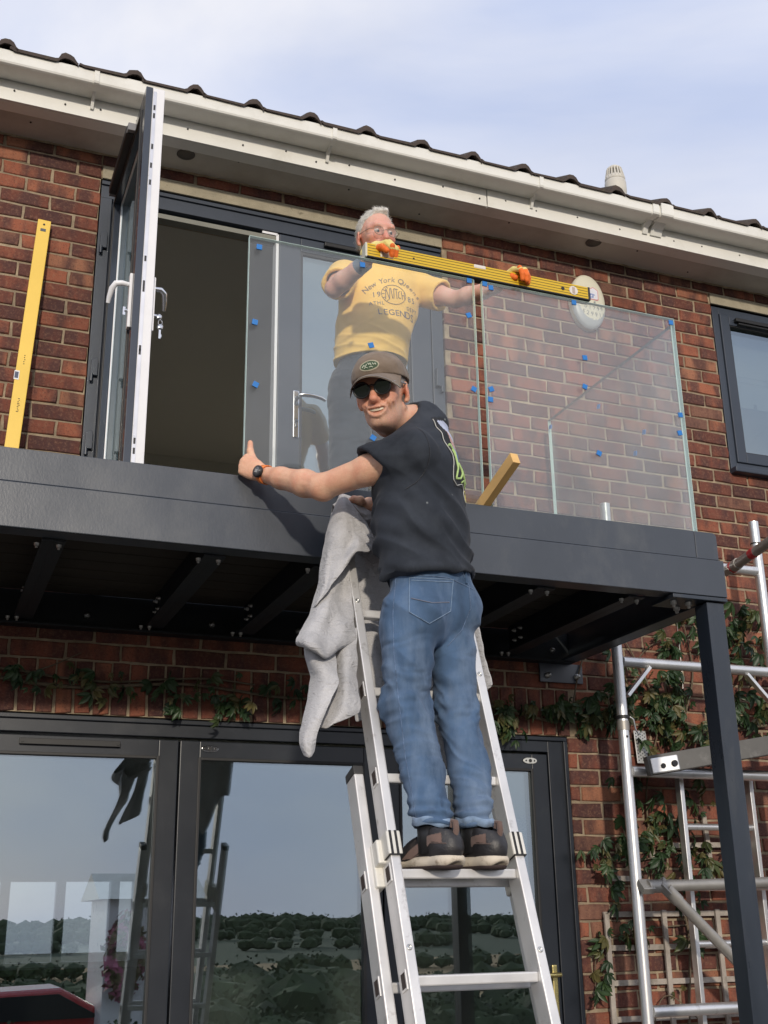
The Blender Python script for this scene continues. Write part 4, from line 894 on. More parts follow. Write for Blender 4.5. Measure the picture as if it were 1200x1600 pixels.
# ------------------------------------------------------------------ implicit modelling: smooth unions of tapered limbs, meshed as one skin
class SDF:
    def __init__(s, lo, hi, h):
        s.lo = np.array(lo, np.float32); s.h = h
        s.n = np.ceil((np.array(hi)-np.array(lo))/h).astype(int)+1
        s.v = np.full(s.n, 0.06, np.float32)
    def block(s, lo, hi):
        a = np.clip(np.floor((np.array(lo)-s.lo)/s.h).astype(int), 0, s.n); b = np.clip(np.ceil((np.array(hi)-s.lo)/s.h).astype(int)+1, 0, s.n)
        sl = tuple(slice(int(i), int(j)) for i, j in zip(a, b))
        g = [s.lo[k] + s.h*np.arange(a[k], b[k], dtype=np.float32) for k in range(3)]
        return sl, np.stack(np.meshgrid(*g, indexing='ij'), -1)
    def put(s, sl, d, k, op):
        o = s.v[sl]
        if op == 'add':
            hh = np.maximum(k-np.abs(o-d), 0)/k if k > 0 else 0; s.v[sl] = np.minimum(o, d) - (hh*hh*k*.25 if k > 0 else 0)
        elif op == 'sub':
            d = -d; hh = np.maximum(k-np.abs(o-d), 0)/k if k > 0 else 0; s.v[sl] = np.maximum(o, d) + (hh*hh*k*.25 if k > 0 else 0)
    def cap(s, a, b, r1, r2=None, k=.02, op='add', flat=False, sq=None):
        """tapered capsule; sq = (axis, factor) flattens it along an axis"""
        r2 = r1 if r2 is None else r2; a, b = np.array(a, np.float32), np.array(b, np.float32); R = max(r1, r2)*(1.3 if sq else 1)+k+.02
        sl, P = s.block(np.minimum(a, b)-R, np.maximum(a, b)+R)
        ab = b-a; t = np.clip(((P-a)@ab)/max(ab@ab, 1e-9), 0, 1)
        q = P-a-t[..., None]*ab
        if sq is not None:
            ax = np.array(sq[0], np.float32); ax = ax/np.linalg.norm(ax); c = q@ax; q = q + (c*(1/sq[1]-1))[..., None]*ax
        d = np.sqrt((q*q).sum(-1)) - (r1+(r2-r1)*t)
        if flat:
            n = ab/np.linalg.norm(ab); d = np.maximum(d, np.maximum((P-b)@n, (a-P)@n))
        s.put(sl, d, k, op); return s
    def chain(s, pts, rs, k=.015, op='add', sq=None):
        for i in range(len(pts)-1): s.cap(pts[i], pts[i+1], rs[i], rs[i+1], k, op, sq=sq)
        return s
    def ell(s, c, r, ax=None, k=.02, op='add'):
        c = np.array(c, np.float32); r = np.array(r, np.float32); A = np.eye(3, dtype=np.float32) if ax is None else np.array([list(x) for x in ax], np.float32)
        ext = np.sqrt(((A*r[:, None])**2).sum(0))+k+.02
        sl, P = s.block(c-ext, c+ext)
        q = (P-c)@A.T; k0 = np.sqrt(((q/r)**2).sum(-1)); k1 = np.sqrt(((q/r**2)**2).sum(-1))
        s.put(sl, k0*(k0-1)/np.maximum(k1, 1e-6), k, op); return s
    def plane(s, p, n, k=.004):
        """cut away everything on the side n points to"""
        sl, P = s.block(s.lo, s.lo+s.h*s.n); n = np.array(n, np.float32); n = n/np.linalg.norm(n)
        d = (P-np.array(p, np.float32))@n; s.v = np.maximum(s.v, d); return s
    def local_plane(s, p, n, lo, hi):
        sl, P = s.block(lo, hi); n = np.array(n, np.float32); n = n/np.linalg.norm(n)
        s.v[sl] = np.maximum(s.v[sl], (P-np.array(p, np.float32))@n); return s
    def mesh(s):
        v = s.v; v[0] = v[-1] = .05; v[:, 0] = v[:, -1] = .05; v[:, :, 0] = v[:, :, -1] = .05
        ins = v < 0
        c = ins[:-1, :-1, :-1].astype(np.int8)
        tot = np.zeros_like(c)
        for i in (0, 1):
            for j in (0, 1):
                for k in (0, 1): tot += ins[i:ins.shape[0]-1+i, j:ins.shape[1]-1+j, k:ins.shape[2]-1+k]
        act = np.argwhere((tot > 0) & (tot < 8)); idx = np.full(c.shape, -1, np.int32); idx[tuple(act.T)] = np.arange(len(act))
        corner = {(i, j, k): v[act[:, 0]+i, act[:, 1]+j, act[:, 2]+k] for i in (0, 1) for j in (0, 1) for k in (0, 1)}
        acc = np.zeros((len(act), 3), np.float32); cnt = np.zeros(len(act), np.float32)
        for ax in range(3):
            o1, o2 = [q for q in range(3) if q != ax]
            for p in (0, 1):
                for q in (0, 1):
                    a = [0, 0, 0]; a[o1] = p; a[o2] = q; b = list(a); b[ax] = 1
                    va, vb = corner[tuple(a)], corner[tuple(b)]; mk = (va < 0) != (vb < 0)
                    t = np.where(mk, va/np.where(mk, va-vb, 1), 0)
                    pt = np.tile(np.array(a, np.float32), (len(act), 1)); pt[:, ax] = t
                    acc += pt*mk[:, None]; cnt += mk
        V = s.lo + s.h*(act + acc/np.maximum(cnt, 1)[:, None])
        F = []
        for ax in range(3):
            o1, o2 = [(1, 2), (2, 0), (0, 1)][ax]
            sa = [slice(None)]*3; sb = [slice(None)]*3; sa[ax] = slice(0, -1); sb[ax] = slice(1, None)
            A, B = ins[tuple(sa)], ins[tuple(sb)]
            e = np.argwhere(A != B); e = e[(e[:, o1] > 0) & (e[:, o2] > 0)]
            e = e[(e[:, o1] < c.shape[o1]) & (e[:, o2] < c.shape[o2])]
            q = []
            for d1, d2 in ((-1, -1), (0, -1), (0, 0), (-1, 0)):
                t = e.copy(); t[:, o1] += d1; t[:, o2] += d2; q.append(idx[tuple(t.T)])
            q = np.stack(q, 1); fl = ~A[tuple(e.T)]; q[fl] = q[fl][:, ::-1]; F.append(q)
        return V, np.concatenate(F)

def fast_mesh(V, F, name='skin'):
    me = bpy.data.meshes.new(name); me.vertices.add(len(V)); me.vertices.foreach_set('co', np.asarray(V, np.float32).ravel())
    me.loops.add(F.size); me.loops.foreach_set('vertex_index', F.astype(np.int32).ravel())
    me.polygons.add(len(F)); me.polygons.foreach_set('loop_start', np.arange(0, F.size, 4, dtype=np.int32)); me.polygons.foreach_set('loop_total', np.full(len(F), 4, np.int32))
    me.update(calc_edges=True); me.validate()
    me.polygons.foreach_set('use_smooth', [True]*len(me.polygons)); return me
def relax(V, F, it=2, lam=.5):
    V = V.astype(np.float64)
    E = np.concatenate([F[:, [0, 1]], F[:, [1, 2]], F[:, [2, 3]], F[:, [3, 0]]])
    for _ in range(it):
        for l in (lam, -lam*1.04):
            acc = np.zeros_like(V); np.add.at(acc, E[:, 0], V[E[:, 1]]); np.add.at(acc, E[:, 1], V[E[:, 0]])
            cnt = np.bincount(E.ravel(), minlength=len(V)).astype(float)[:, None]; V = V + l*(acc/np.maximum(cnt, 1)-V)
    return V
def normals(V, F):
    n = np.cross(V[F[:, 2]]-V[F[:, 0]], V[F[:, 3]]-V[F[:, 1]]); out = np.zeros_like(V)
    for k in range(4): np.add.at(out, F[:, k], n)
    return out/np.maximum(np.linalg.norm(out, axis=1), 1e-12)[:, None]
def vnoise(P, s, seed=0.0):
    return np.array([mnoise.noise(Vector((p[0]*s[0]+seed, p[1]*s[1]+seed*1.7, p[2]*s[2]-seed))) for p in P])
def sdf_object(name, sd, mat, parent, it=3, disp=None):
    V, F = sd.mesh(); V = relax(V, F, it)
    if disp is not None: V = V + normals(V, F)*disp(V)[:, None]
    me = fast_mesh(V, F, name); return link_mesh(name, me, mat, parent), V, F
def bvh_of(o):
    return BVHTree.FromPolygons([v.co for v in o.data.vertices], [tuple(p.vertices) for p in o.data.polygons])
def press(me_verts, bvh, org, ax, ay, az, off=.0015, maxd=.6):
    """lay flat (u,v) points onto a surface: rays run along az from org+ax*u+ay*v"""
    out = []; org, ax, ay, az = Vector(org), Vector(ax).normalized(), Vector(ay).normalized(), Vector(az).normalized()
    for u, v in me_verts:
        p = org+ax*u+ay*v; h, n, _, d = bvh.ray_cast(p, az, maxd)
        out.append((h - az*off) if h is not None else None)
    good = [o for o in out if o is not None]
    if not good: return None
    mean = sum(good, Vector())/len(good)
    return [o if o is not None else min(good, key=lambda g: (g-(org+ax*uv[0]+ay*uv[1])).cross(az).length) for o, uv in zip(out, me_verts)]
def press_poly(name, poly, bvh, org, ax, ay, az, mat, parent, off=.0015, res=.006):
    """fill polygon with a grid of small quads laid on the surface"""
    us, vs = [p[0] for p in poly], [p[1] for p in poly]; nu, nv = max(2, int((max(us)-min(us))/res)), max(2, int((max(vs)-min(vs))/res))
    def inside(u, v):
        c = False; j = len(poly)-1
        for i in range(len(poly)):
            if (poly[i][1] > v) != (poly[j][1] > v) and u < (poly[j][0]-poly[i][0])*(v-poly[i][1])/(poly[j][1]-poly[i][1])+poly[i][0]: c = not c
            j = i
        return c
    pts, idx, Fs = [], {}, []
    for i in range(nu+1):
        for j in range(nv+1): idx[i, j] = len(pts); pts.append((min(us)+(max(us)-min(us))*i/nu, min(vs)+(max(vs)-min(vs))*j/nv))
    for i in range(nu):
        for j in range(nv):
            if inside(min(us)+(max(us)-min(us))*(i+.5)/nu, min(vs)+(max(vs)-min(vs))*(j+.5)/nv): Fs.append((idx[i, j], idx[i+1, j], idx[i+1, j+1], idx[i, j+1]))
    P = press(pts, bvh, org, ax, ay, az, off)
    if P is None or not Fs: return None
    return link_mesh(name, mesh_from(P, Fs, True), mat, parent)
def press_line(name, pts, bvh, org, ax, ay, az, w, mat, parent, off=.001, step=.006, closed=False, n=5):
    """thin raised cord (seam, stitch line, printed stroke) following a surface"""
    if closed: pts = list(pts)+[pts[0]]
    fine = []
    for a, b in zip(pts[:-1], pts[1:]):
        k = max(1, int(math.hypot(b[0]-a[0], b[1]-a[1])/step)); fine += [(a[0]+(b[0]-a[0])*i/k, a[1]+(b[1]-a[1])*i/k) for i in range(k)]
    fine.append(pts[-1]); P = press(fine, bvh, org, ax, ay, az, off)
    if P is None: return None
    m = MB(); m.path(P, w/2, n); return m.build(name, mat, parent)
def press_text(name, txt, size, bvh, org, ax, ay, az, mat, parent, off=.0015, arc=0, shear=0, spacing=.62, bold=0):
    """each letter pressed onto the cloth; arc>0 bends the line upward in the middle"""
    for i, ch in enumerate(txt):
        if ch == ' ': continue
        me = text_mesh(ch, size); x0 = (i-(len(txt)-1)/2)*size*spacing
        a = -x0*arc; zo = -x0*x0*arc/2
        uv = []
        for v in me.vertices:
            u, w_ = v.co.x*(1+bold)+shear*v.co.y, v.co.y-size*.35
            uv.append((x0+u*math.cos(a)-w_*math.sin(a), zo+u*math.sin(a)+w_*math.cos(a)))
        P = press(uv, bvh, org, ax, ay, az, off)
        if P is None: continue
        for v, p in zip(me.vertices, P): v.co = p
        link_mesh(name, me, mat, parent)
def spline(pts, n=6):
    out = []; P = [np.array(p, float) for p in pts]; P = [2*P[0]-P[1]]+P+[2*P[-1]-P[-2]]
    for i in range(1, len(P)-2):
        for k in range(n):
            t = k/n; out.append(.5*((2*P[i])+(-P[i-1]+P[i+1])*t+(2*P[i-1]-5*P[i]+4*P[i+1]-P[i+2])*t*t+(-P[i-1]+3*P[i]-3*P[i+1]+P[i+2])*t**3))
    out.append(P[-2]); return out

# ------------------------------------------------------------------ skin, hair, cloth materials
def skin_tone(o, V, H, stub):
    """per vertex colouring of the skin: ruddy nose, cheeks and ears, grey stubble on jaw and lip"""
    P = V-np.array(H.c); f, u, l = P@np.array(H.f), P@np.array(H.u), P@np.array(H.s)
    g = lambda cf, cu, cl, r: np.exp(-(((f-cf)/r)**2+((u-cu)/r)**2+((np.abs(l)-cl)/r)**2))
    red = np.clip(g(.112, -.028, 0, .022)+.8*g(.075, -.025, .042, .026)+.9*g(-.005, -.01, .085, .025)+.4*g(.09, .05, .0, .04)+.6*g(.10, -.066, .0, .022), 0, 1)
    jaw = np.clip((-.045-u)/.02, 0, 1)*np.clip((u+.145)/.02, 0, 1)*np.clip((f+.01)/.03, 0, 1)*(1-g(.10, -.064, .0, .020)); jaw *= np.clip((.085-np.abs(l))/.02, 0, 1)*stub*(np.sqrt(f*f+u*u+l*l) < .16)
    arr = np.zeros((len(V), 4), np.float32); arr[:, 0] = red; arr[:, 1] = jaw; arr[:, 3] = 1
    a = o.data.color_attributes.new('tone', 'FLOAT_COLOR', 'POINT'); a.data.foreach_set('color', arr.ravel())
def skin_mat(name, col, red):
    m, nt, out = new_mat(name); lk = nt.links.new
    b = N(nt, 'ShaderNodeBsdfPrincipled', _Roughness=0.46); lk(b.outputs[0], out.inputs[0])
    tc = N(nt, 'ShaderNodeTexCoord')
    n1 = N(nt, 'ShaderNodeTexNoise', _Scale=22.0, _Detail=4.0); lk(tc.outputs['Object'], n1.inputs['Vector'])
    mr = N(nt, 'ShaderNodeMapRange'); mr.inputs[1].default_value = .38; mr.inputs[2].default_value = .72; mr.inputs[4].default_value = .7; lk(n1.outputs['Fac'], mr.inputs[0])
    mx = N(nt, 'ShaderNodeMixRGB'); mx.inputs[1].default_value = c4(col); mx.inputs[2].default_value = c4(red); lk(mr.outputs[0], mx.inputs[0])
    n2 = N(nt, 'ShaderNodeTexNoise', _Scale=260.0, _Detail=3.0); lk(tc.outputs['Object'], n2.inputs['Vector'])
    m2 = N(nt, 'ShaderNodeMapRange'); m2.inputs[3].default_value = .85; m2.inputs[4].default_value = 1.12; lk(n2.outputs['Fac'], m2.inputs[0])
    hs = N(nt, 'ShaderNodeHueSaturation'); at_ = N(nt, 'ShaderNodeAttribute', attribute_name='tone'); sp_ = N(nt, 'ShaderNodeSeparateColor'); lk(at_.outputs['Color'], sp_.inputs[0])
    mR = N(nt, 'ShaderNodeMixRGB'); mR.inputs[2].default_value = (red[0]*1.0, red[1]*.78, red[2]*.75, 1); lk(sp_.outputs[0], mR.inputs[0]); lk(mx.outputs[0], mR.inputs[1])
    nS = N(nt, 'ShaderNodeTexNoise', _Scale=900.0, _Detail=2.0); lk(tc.outputs['Object'], nS.inputs['Vector']); rS = N(nt, 'ShaderNodeMapRange'); rS.inputs[1].default_value = .4; rS.inputs[2].default_value = .6; rS.inputs[4].default_value = .75; lk(nS.outputs['Fac'], rS.inputs[0])
    mS_ = N(nt, 'ShaderNodeMath', operation='MULTIPLY'); lk(rS.outputs[0], mS_.inputs[0]); lk(sp_.outputs[1], mS_.inputs[1])
    mG = N(nt, 'ShaderNodeMixRGB'); mG.inputs[2].default_value = (.30, .22, .19, 1); lk(mS_.outputs[0], mG.inputs[0]); lk(mR.outputs[0], mG.inputs[1])
    lk(mG.outputs[0], hs.inputs['Color']); lk(m2.outputs[0], hs.inputs['Value']); lk(hs.outputs[0], b.inputs['Base Color'])
    b.inputs['Subsurface Weight'].default_value = .18; b.inputs['Subsurface Radius'].default_value = (.010, .004, .002); b.inputs['Subsurface Scale'].default_value = 1
    n3 = N(nt, 'ShaderNodeTexNoise', _Scale=120.0, _Detail=7.0, _Roughness=.72); lk(tc.outputs['Object'], n3.inputs['Vector'])
    bp = N(nt, 'ShaderNodeBump', _Strength=.6, _Distance=.003); lk(n3.outputs['Fac'], bp.inputs['Height']); lk(bp.outputs[0], b.inputs['Normal'])
    return m
def cloth_mat(name, col, var=.15, vs=7, weave=900, bump=.25, fade=None, fade_s=6, rough=.9, sheen=.2, spots=None, fold=0.0, fold_s=18, fold_st=(1, 1, 2.2), stretch=(1, 1, 1)):
    m, nt, out = new_mat(name); lk = nt.links.new
    b = N(nt, 'ShaderNodeBsdfPrincipled', _Roughness=rough); lk(b.outputs[0], out.inputs[0]); b.inputs['Specular IOR Level'].default_value = .2
    b.inputs['Sheen Weight'].default_value = sheen
    tc = N(nt, 'ShaderNodeTexCoord'); mp = N(nt, 'ShaderNodeMapping'); mp.inputs['Scale'].default_value = stretch; lk(tc.outputs['Object'], mp.inputs[0])
    n1 = N(nt, 'ShaderNodeTexNoise', _Scale=vs, _Detail=5.0); lk(mp.outputs[0], n1.inputs['Vector'])
    mr = N(nt, 'ShaderNodeMapRange'); mr.inputs[1].default_value = .3; mr.inputs[2].default_value = .7; lk(n1.outputs['Fac'], mr.inputs[0])
    mx = N(nt, 'ShaderNodeMixRGB'); mx.inputs[1].default_value = c4(col, 1-var); mx.inputs[2].default_value = c4(col, 1+var); lk(mr.outputs[0], mx.inputs[0]); last = mx.outputs[0]
    if fade:
        n2 = N(nt, 'ShaderNodeTexNoise', _Scale=fade_s, _Detail=6.0, _Roughness=.65); lk(mp.outputs[0], n2.inputs['Vector'])
        r2 = N(nt, 'ShaderNodeMapRange'); r2.inputs[1].default_value = .45; r2.inputs[2].default_value = .72; lk(n2.outputs['Fac'], r2.inputs[0])
        m2 = N(nt, 'ShaderNodeMixRGB'); m2.inputs[2].default_value = c4(fade); lk(r2.outputs[0], m2.inputs[0]); lk(last, m2.inputs[1]); last = m2.outputs[0]
    if spots:
        vo = N(nt, 'ShaderNodeTexVoronoi', _Scale=15.0); lk(tc.outputs['Object'], vo.inputs['Vector'])
        r3 = N(nt, 'ShaderNodeMapRange'); r3.inputs[1].default_value = .085; r3.inputs[2].default_value = .05; lk(vo.outputs['Distance'], r3.inputs[0])
        n5 = N(nt, 'ShaderNodeTexNoise', _Scale=4.0); lk(tc.outputs['Object'], n5.inputs['Vector']); r5 = N(nt, 'ShaderNodeMapRange'); r5.inputs[1].default_value = .56; r5.inputs[2].default_value = .6; lk(n5.outputs['Fac'], r5.inputs[0])
        mm = N(nt, 'ShaderNodeMath', operation='MULTIPLY'); lk(r3.outputs[0], mm.inputs[0]); lk(r5.outputs[0], mm.inputs[1])
        m3 = N(nt, 'ShaderNodeMixRGB'); m3.inputs[2].default_value = c4(spots); lk(mm.outputs[0], m3.inputs[0]); lk(last, m3.inputs[1]); last = m3.outputs[0]
    n4 = N(nt, 'ShaderNodeTexNoise', _Scale=weave, _Detail=2.0); lk(tc.outputs['Object'], n4.inputs['Vector'])
    m4 = N(nt, 'ShaderNodeMapRange'); m4.inputs[3].default_value = .8; m4.inputs[4].default_value = 1.2; lk(n4.outputs['Fac'], m4.inputs[0])
    hs = N(nt, 'ShaderNodeHueSaturation'); lk(last, hs.inputs['Color']); lk(m4.outputs[0], hs.inputs['Value']); lk(hs.outputs[0], b.inputs['Base Color'])
    bp = N(nt, 'ShaderNodeBump', _Strength=bump, _Distance=.0015); lk(n4.outputs['Fac'], bp.inputs['Height'])
    if fold:
        n6 = N(nt, 'ShaderNodeTexNoise', _Scale=fold_s, _Detail=3.0, _Roughness=.5, _Distortion=1.2); n6.noise_type = 'RIDGED_MULTIFRACTAL'; n6.inputs['Lacunarity'].default_value = 2.1
        mpf = N(nt, 'ShaderNodeMapping'); mpf.inputs['Scale'].default_value = fold_st; mpf.inputs['Rotation'].default_value = (0, .35, 0); lk(tc.outputs['Object'], mpf.inputs[0]); lk(mpf.outputs[0], n6.inputs['Vector'])
        b2 = N(nt, 'ShaderNodeBump', _Strength=fold, _Distance=.012); lk(n6.outputs['Fac'], b2.inputs['Height']); lk(bp.outputs[0], b2.inputs['Normal']); lk(b2.outputs[0], b.inputs['Normal'])
    else: lk(bp.outputs[0], b.inputs['Normal'])
    return m
skin1_m = skin_mat('skin_tanned', (.76, .45, .30), (.66, .29, .185))
skin2_m = skin_mat('skin_pink', (.72, .43, .33), (.64, .28, .21))
navy_m = cloth_mat('faded_black_cotton', (.026, .031, .041), var=.25, fade=(.046, .053, .066), bump=.2, sheen=.04, spots=(.42, .45, .45), fold=.5, fold_s=5, fold_st=(1, 1, 1.6))
rib_m = cloth_mat('black_rib', (.02, .022, .028), bump=.5, weave=500)
denim_m = cloth_mat('blue_denim', (.066, .115, .20), var=.35, vs=9, weave=1300, bump=.3, sheen=.05, fade=(.165, .225, .32), fade_s=7, stretch=(1, 1, .32), fold=.9, fold_s=7)
denim_lt_m = cloth_mat('denim_hem', (.20, .28, .40), var=.3, vs=40, weave=800)
seam_m = cloth_mat('denim_seam', (.11, .165, .27), var=.5, vs=60, bump=.2)
stitch_m = cloth_mat('stitch_thread', (.16, .17, .22), bump=.1)
yellow_m = cloth_mat('yellow_cotton', (.86, .55, .15), var=.06, bump=.15, fold=.5, fold_s=5, fold_st=(1, 1, 1.8))
greytr_m = cloth_mat('grey_trouser', (.030, .037, .047), var=.2, bump=.2, fade=(.048, .053, .062), fold=.5, fold_s=6)
cap_cloth_m = cloth_mat('taupe_canvas', (.155, .115, .085), var=.2, vs=14, fade=(.24, .185, .14), bump=.35, weave=700)
towel_m = cloth_mat('grey_terry', (.43, .425, .43), var=.16, vs=9, weave=240, bump=1.0, fade=(.52, .51, .51), sheen=.2, fold=.5, fold_s=24)
shoe_m = pbr('shoe_leather', (.022, .021, .023), .42, var=.3, vs=20, bump=.3, bs=200, dirt=(.085, .07, .062), dirt_s=18, dirt_lo=.56, dirt_hi=.75)
leather_m = pbr('dark_leather', (.038, .034, .036), .5, var=.3, vs=20, bump=.3, bs=200, dirt=(.14, .10, .08), dirt_s=16, dirt_lo=.55, dirt_hi=.75)
suede_m = cloth_mat('brown_suede', (.15, .10, .085), var=.2, weave=600)
sole_m = pbr('cream_sole', (.60, .53, .43), .7, var=.15, vs=25, dirt=(.3, .24, .18), dirt_s=30, dirt_lo=.55, dirt_hi=.7)
under_m = pbr('dark_outsole', (.035, .022, .02), .8, var=.2)
hair_m = pbr('white_hair', (.66, .63, .57), .6, var=.2, vs=60, stretch=(1, 1, .2), bump=1.0, bs=420)
hairg_m = pbr('grey_hair', (.30, .27, .24), .6, var=.3, vs=60, bump=1.0, bs=420)
lens_m = pbr('dark_lens', (.006, .006, .008), .05, var=.0, rvar=0, spec=.7)
teeth_m = pbr('teeth', (.60, .52, .38), .3, var=.05)
eye_m = pbr('eye_white', (.62, .58, .54), .2, var=.03); iris_m = pbr('iris', (.05, .06, .07), .15, var=.1)
glove_o_m = cloth_mat('orange_latex', (.80, .17, .03), var=.15, vs=30, rough=.5, sheen=0, bump=.3, weave=400)
glove_y_m = cloth_mat('yellow_knit', (.74, .62, .22), var=.15, vs=30, weave=420, bump=.8)
lip_m = pbr('mouth_dark', (.10, .03, .025), .5, var=.1)
# ------------------------------------------------------------------ people
def at(px, py, y):
    """survey point: the spot at depth y seen at this place of the surveyed view"""
    r = CD + CR*((px-600)/FPX) - CU*((py-800)/FPX)
    return CAM_POS + r*((y-CAM_POS.y)/r.y)
V3 = Vector
class Frame:
    def __init__(s, c, f, up=(0, 0, 1), roll=0):
        s.c = V3(c); s.f = V3(f).normalized(); s.s = V3(up).cross(s.f).normalized(); s.u = s.f.cross(s.s).normalized()
        if roll: q = Matrix.Rotation(roll, 3, s.f); s.s = q @ s.s; s.u = q @ s.u
    def __call__(s, f, u, l=0): return s.c + s.f*f + s.u*u + s.s*l
    def ax(s): return (s.f, s.u, s.s)

def build_head(sd, H, smile=True):
    A = H.ax()
    sd.ell(H(-.010, .036), (.096, .088, .075), A, .01)
    sd.ell(H(.030, -.015), (.062, .085, .062), A, .03)
    sd.ell(H(.032, -.064), (.052, .046, .046), A, .03)
    sd.cap(H(.080, -.099, -.009), H(.080, -.099, .009), .0160, k=.022)
    for e in (-1, 1):
        sd.cap(H(.000, -.060, e*.043), H(.066, -.097, e*.014), .014, .013, k=.025)        # jaw line
        sd.ell(H(.062, -.016, e*.043), (.022, .020, .022), A, .022)                        # cheek bone
        if smile: sd.ell(H(.074, -.040, e*.035), (.017, .018, .018), A, .018)
    sd.cap(H(.086, .030, -.036), H(.086, .030, .036), .0125, k=.016)                       # brow
    sd.cap(H(.080, .030, -.036), H(.060, .020, -.056), .0125, k=.016); sd.cap(H(.080, .030, .036), H(.060, .020, .056), .0125, k=.016)
    for e in (-1, 1): sd.ell(H(.099, .007, e*.031), (.012, .011, .016), A, .012, 'sub')
    sd.cap(H(.090, .014), H(.115, -.030), .0090, .0135, k=.010)                            # nose
    for e in (-1, 1): sd.ell(H(.101, -.033, e*.012), (.010, .0085, .0075), A, .007)
    sd.ell(H(.088, -.062), (.016, .024, .030), A, .02)                                     # muzzle
    for e in (-1, 1): sd.chain([H(.097, -.034, e*.021), H(.090, -.050, e*.033), H(.078, -.072, e*.041)], [.0030, .0036, .0028], .006, 'sub')
    return A
def build_lines(sd, H):
    for e in (-1, 1):
        for k in range(3): sd.chain([H(.082, .004-.006*k, e*.054), H(.062, .010-.011*k, e*.066)], [.0012, .0016], .004, 'sub')
        sd.chain([H(.080, -.040, e*.047), H(.070, -.062, e*.050), H(.058, -.082, e*.046)], [.0015, .0024, .0016], .006, 'sub')
        sd.chain([H(.060, -.036, e*.060), H(.048, -.062, e*.057), H(.040, -.082, e*.052)], [.001, .0018, .001], .006, 'sub')
    sd.chain([H(.088, -.092, -.016), H(.092, -.090, 0), H(.088, -.092, .016)], [.0016, .0024, .0016], .006, 'sub')
def hair_strands(name, hair_o, V, F, flow, n, ln, mat, seed, lift=.35):
    Nn = normals(V, F); rg = random.Random(seed); m = MB()
    for _ in range(n):
        i = rg.randrange(len(V)); p = V3(V[i]); nn = V3(Nn[i]); t = V3(flow(p))+V3((rg.gauss(0, .3), rg.gauss(0, .3), rg.gauss(0, .3))); t = (t-nn*t.dot(nn)).normalized()
        w = nn.cross(t)*.0007; l_ = ln*rg.uniform(.5, 1.2); a = p-nn*.001; b_ = p+t*l_*.55+nn*l_*lift*.5; c = p+t*l_+nn*l_*lift*.62
        m.add([a-w, a+w, b_+w*.8, b_-w*.8, c], [(0, 1, 2, 3), (3, 2, 4)])
    o = m.build(name, mat, hair_o); o['kind'] = 'stuff'
def build_ears(sd, H):
    for e in (-1, 1):
        ax = ((H.f*.9+H.s*e*.35).normalized(), H.u, (H.s*e-H.f*e*e*.35).normalized())
        sd.ell(H(-.012, -.006, e*.079), (.019, .032, .008), ax, .006)
        sd.ell(H(-.006, -.004, e*.088), (.009, .017, .006), ax, .006, 'sub')
        sd.cap(H(-.004, -.036, e*.075), H(-.008, -.030, e*.077), .0075, k=.006)
def build_mouth(sd, H, name, par):
    """open smile: a slot between lips with a row of teeth behind it"""
    cur = [(-.032, .008), (-.022, -.0045), (-.010, -.0105), (0, -.0120), (.010, -.0105), (.022, -.0045), (.032, .008)]
    dep = lambda l: .1030 - 13*l*l
    up = [H(dep(l)-.001, -.0515+z*.62, l) for l, z in cur]; lo = [H(dep(l)-.003, -.0665+z*1.30, l) for l, z in cur]
    sd.chain(up, [.0030, .0040, .0044, .0040, .0044, .0040, .0030], .006); sd.chain(lo, [.0030, .0044, .0052, .0054, .0052, .0044, .0030], .006)
    mid = [H(dep(l)+.001, -.0585+z*.9, l) for l, z in cur[1:-1]]
    sd.chain(mid, [.0056, .0084, .0094, .0084, .0056], .003, 'sub')
    m = MB()
    for i in range(9):
        l = -.0225+i*.0050; l1 = l+.0047; z = -.0540-.0078*(1-(l/.030)**2); z1 = -.0540-.0078*(1-(l1/.030)**2)
        a, b_ = H(dep(l)-.0035, 0, l)-H.c, H(dep(l1)-.0035, 0, l1)-H.c
        m.add([H.c+a+H.u*(z+.006), H.c+b_+H.u*(z1+.006), H.c+b_+H.u*(z1-.0062)+H.f*.0012, H.c+a+H.u*(z-.0062)+H.f*.0012], [(0, 1, 2, 3)])
    return m.build(name, teeth_m, par)

def build_hand(sd, Wp, d, n, t, curls, thumb, sc=1.0, fat=1.0, spread=0.0):
    d, n, t = V3(d).normalized(), V3(n).normalized(), V3(t).normalized(); fingers = []
    W_ = V3(Wp)
    for i in range(4):
        kx = [.028, .0095, -.009, -.0265][i]*sc; kl = [.083, .086, .081, .073][i]*sc
        K = W_ + d*kl + t*kx + n*[.001, .004, .003, -.001][i]
        sd.cap(W_+d*.012*sc+t*kx*.55, K, .0165*sc, .0118*sc*fat, .010)
        L = [V3((.041, .026, .021)), V3((.045, .029, .022)), V3((.041, .027, .022)), V3((.033, .021, .019))][i]*sc
        r = [.0093, .0096, .0091, .0080][i]*sc*fat; p = K; ang = 0; pts = [p]; dd = (d+t*spread*(1.5-i)*.12).normalized()
        for q in range(3):
            ang += math.radians(curls[i][q]); v = dd*math.cos(ang) - n*math.sin(ang); p = p + v*L[q]; pts.append(p)
        sd.chain(pts, [r*1.12, r*1.02, r*.94, r*.80], .0035); fingers.append(pts)
    sd.ell(W_+d*.045*sc-n*.004, (.045*sc, .038*sc, .014*sc), (d, t, n), .012)
    sd.chain([W_+d*.018*sc+t*.016*sc] + [V3(p) for p in thumb], [.0165*sc, .0155*sc, .0115*sc*fat, .0095*sc*fat][:len(thumb)+1], .007)
    return fingers

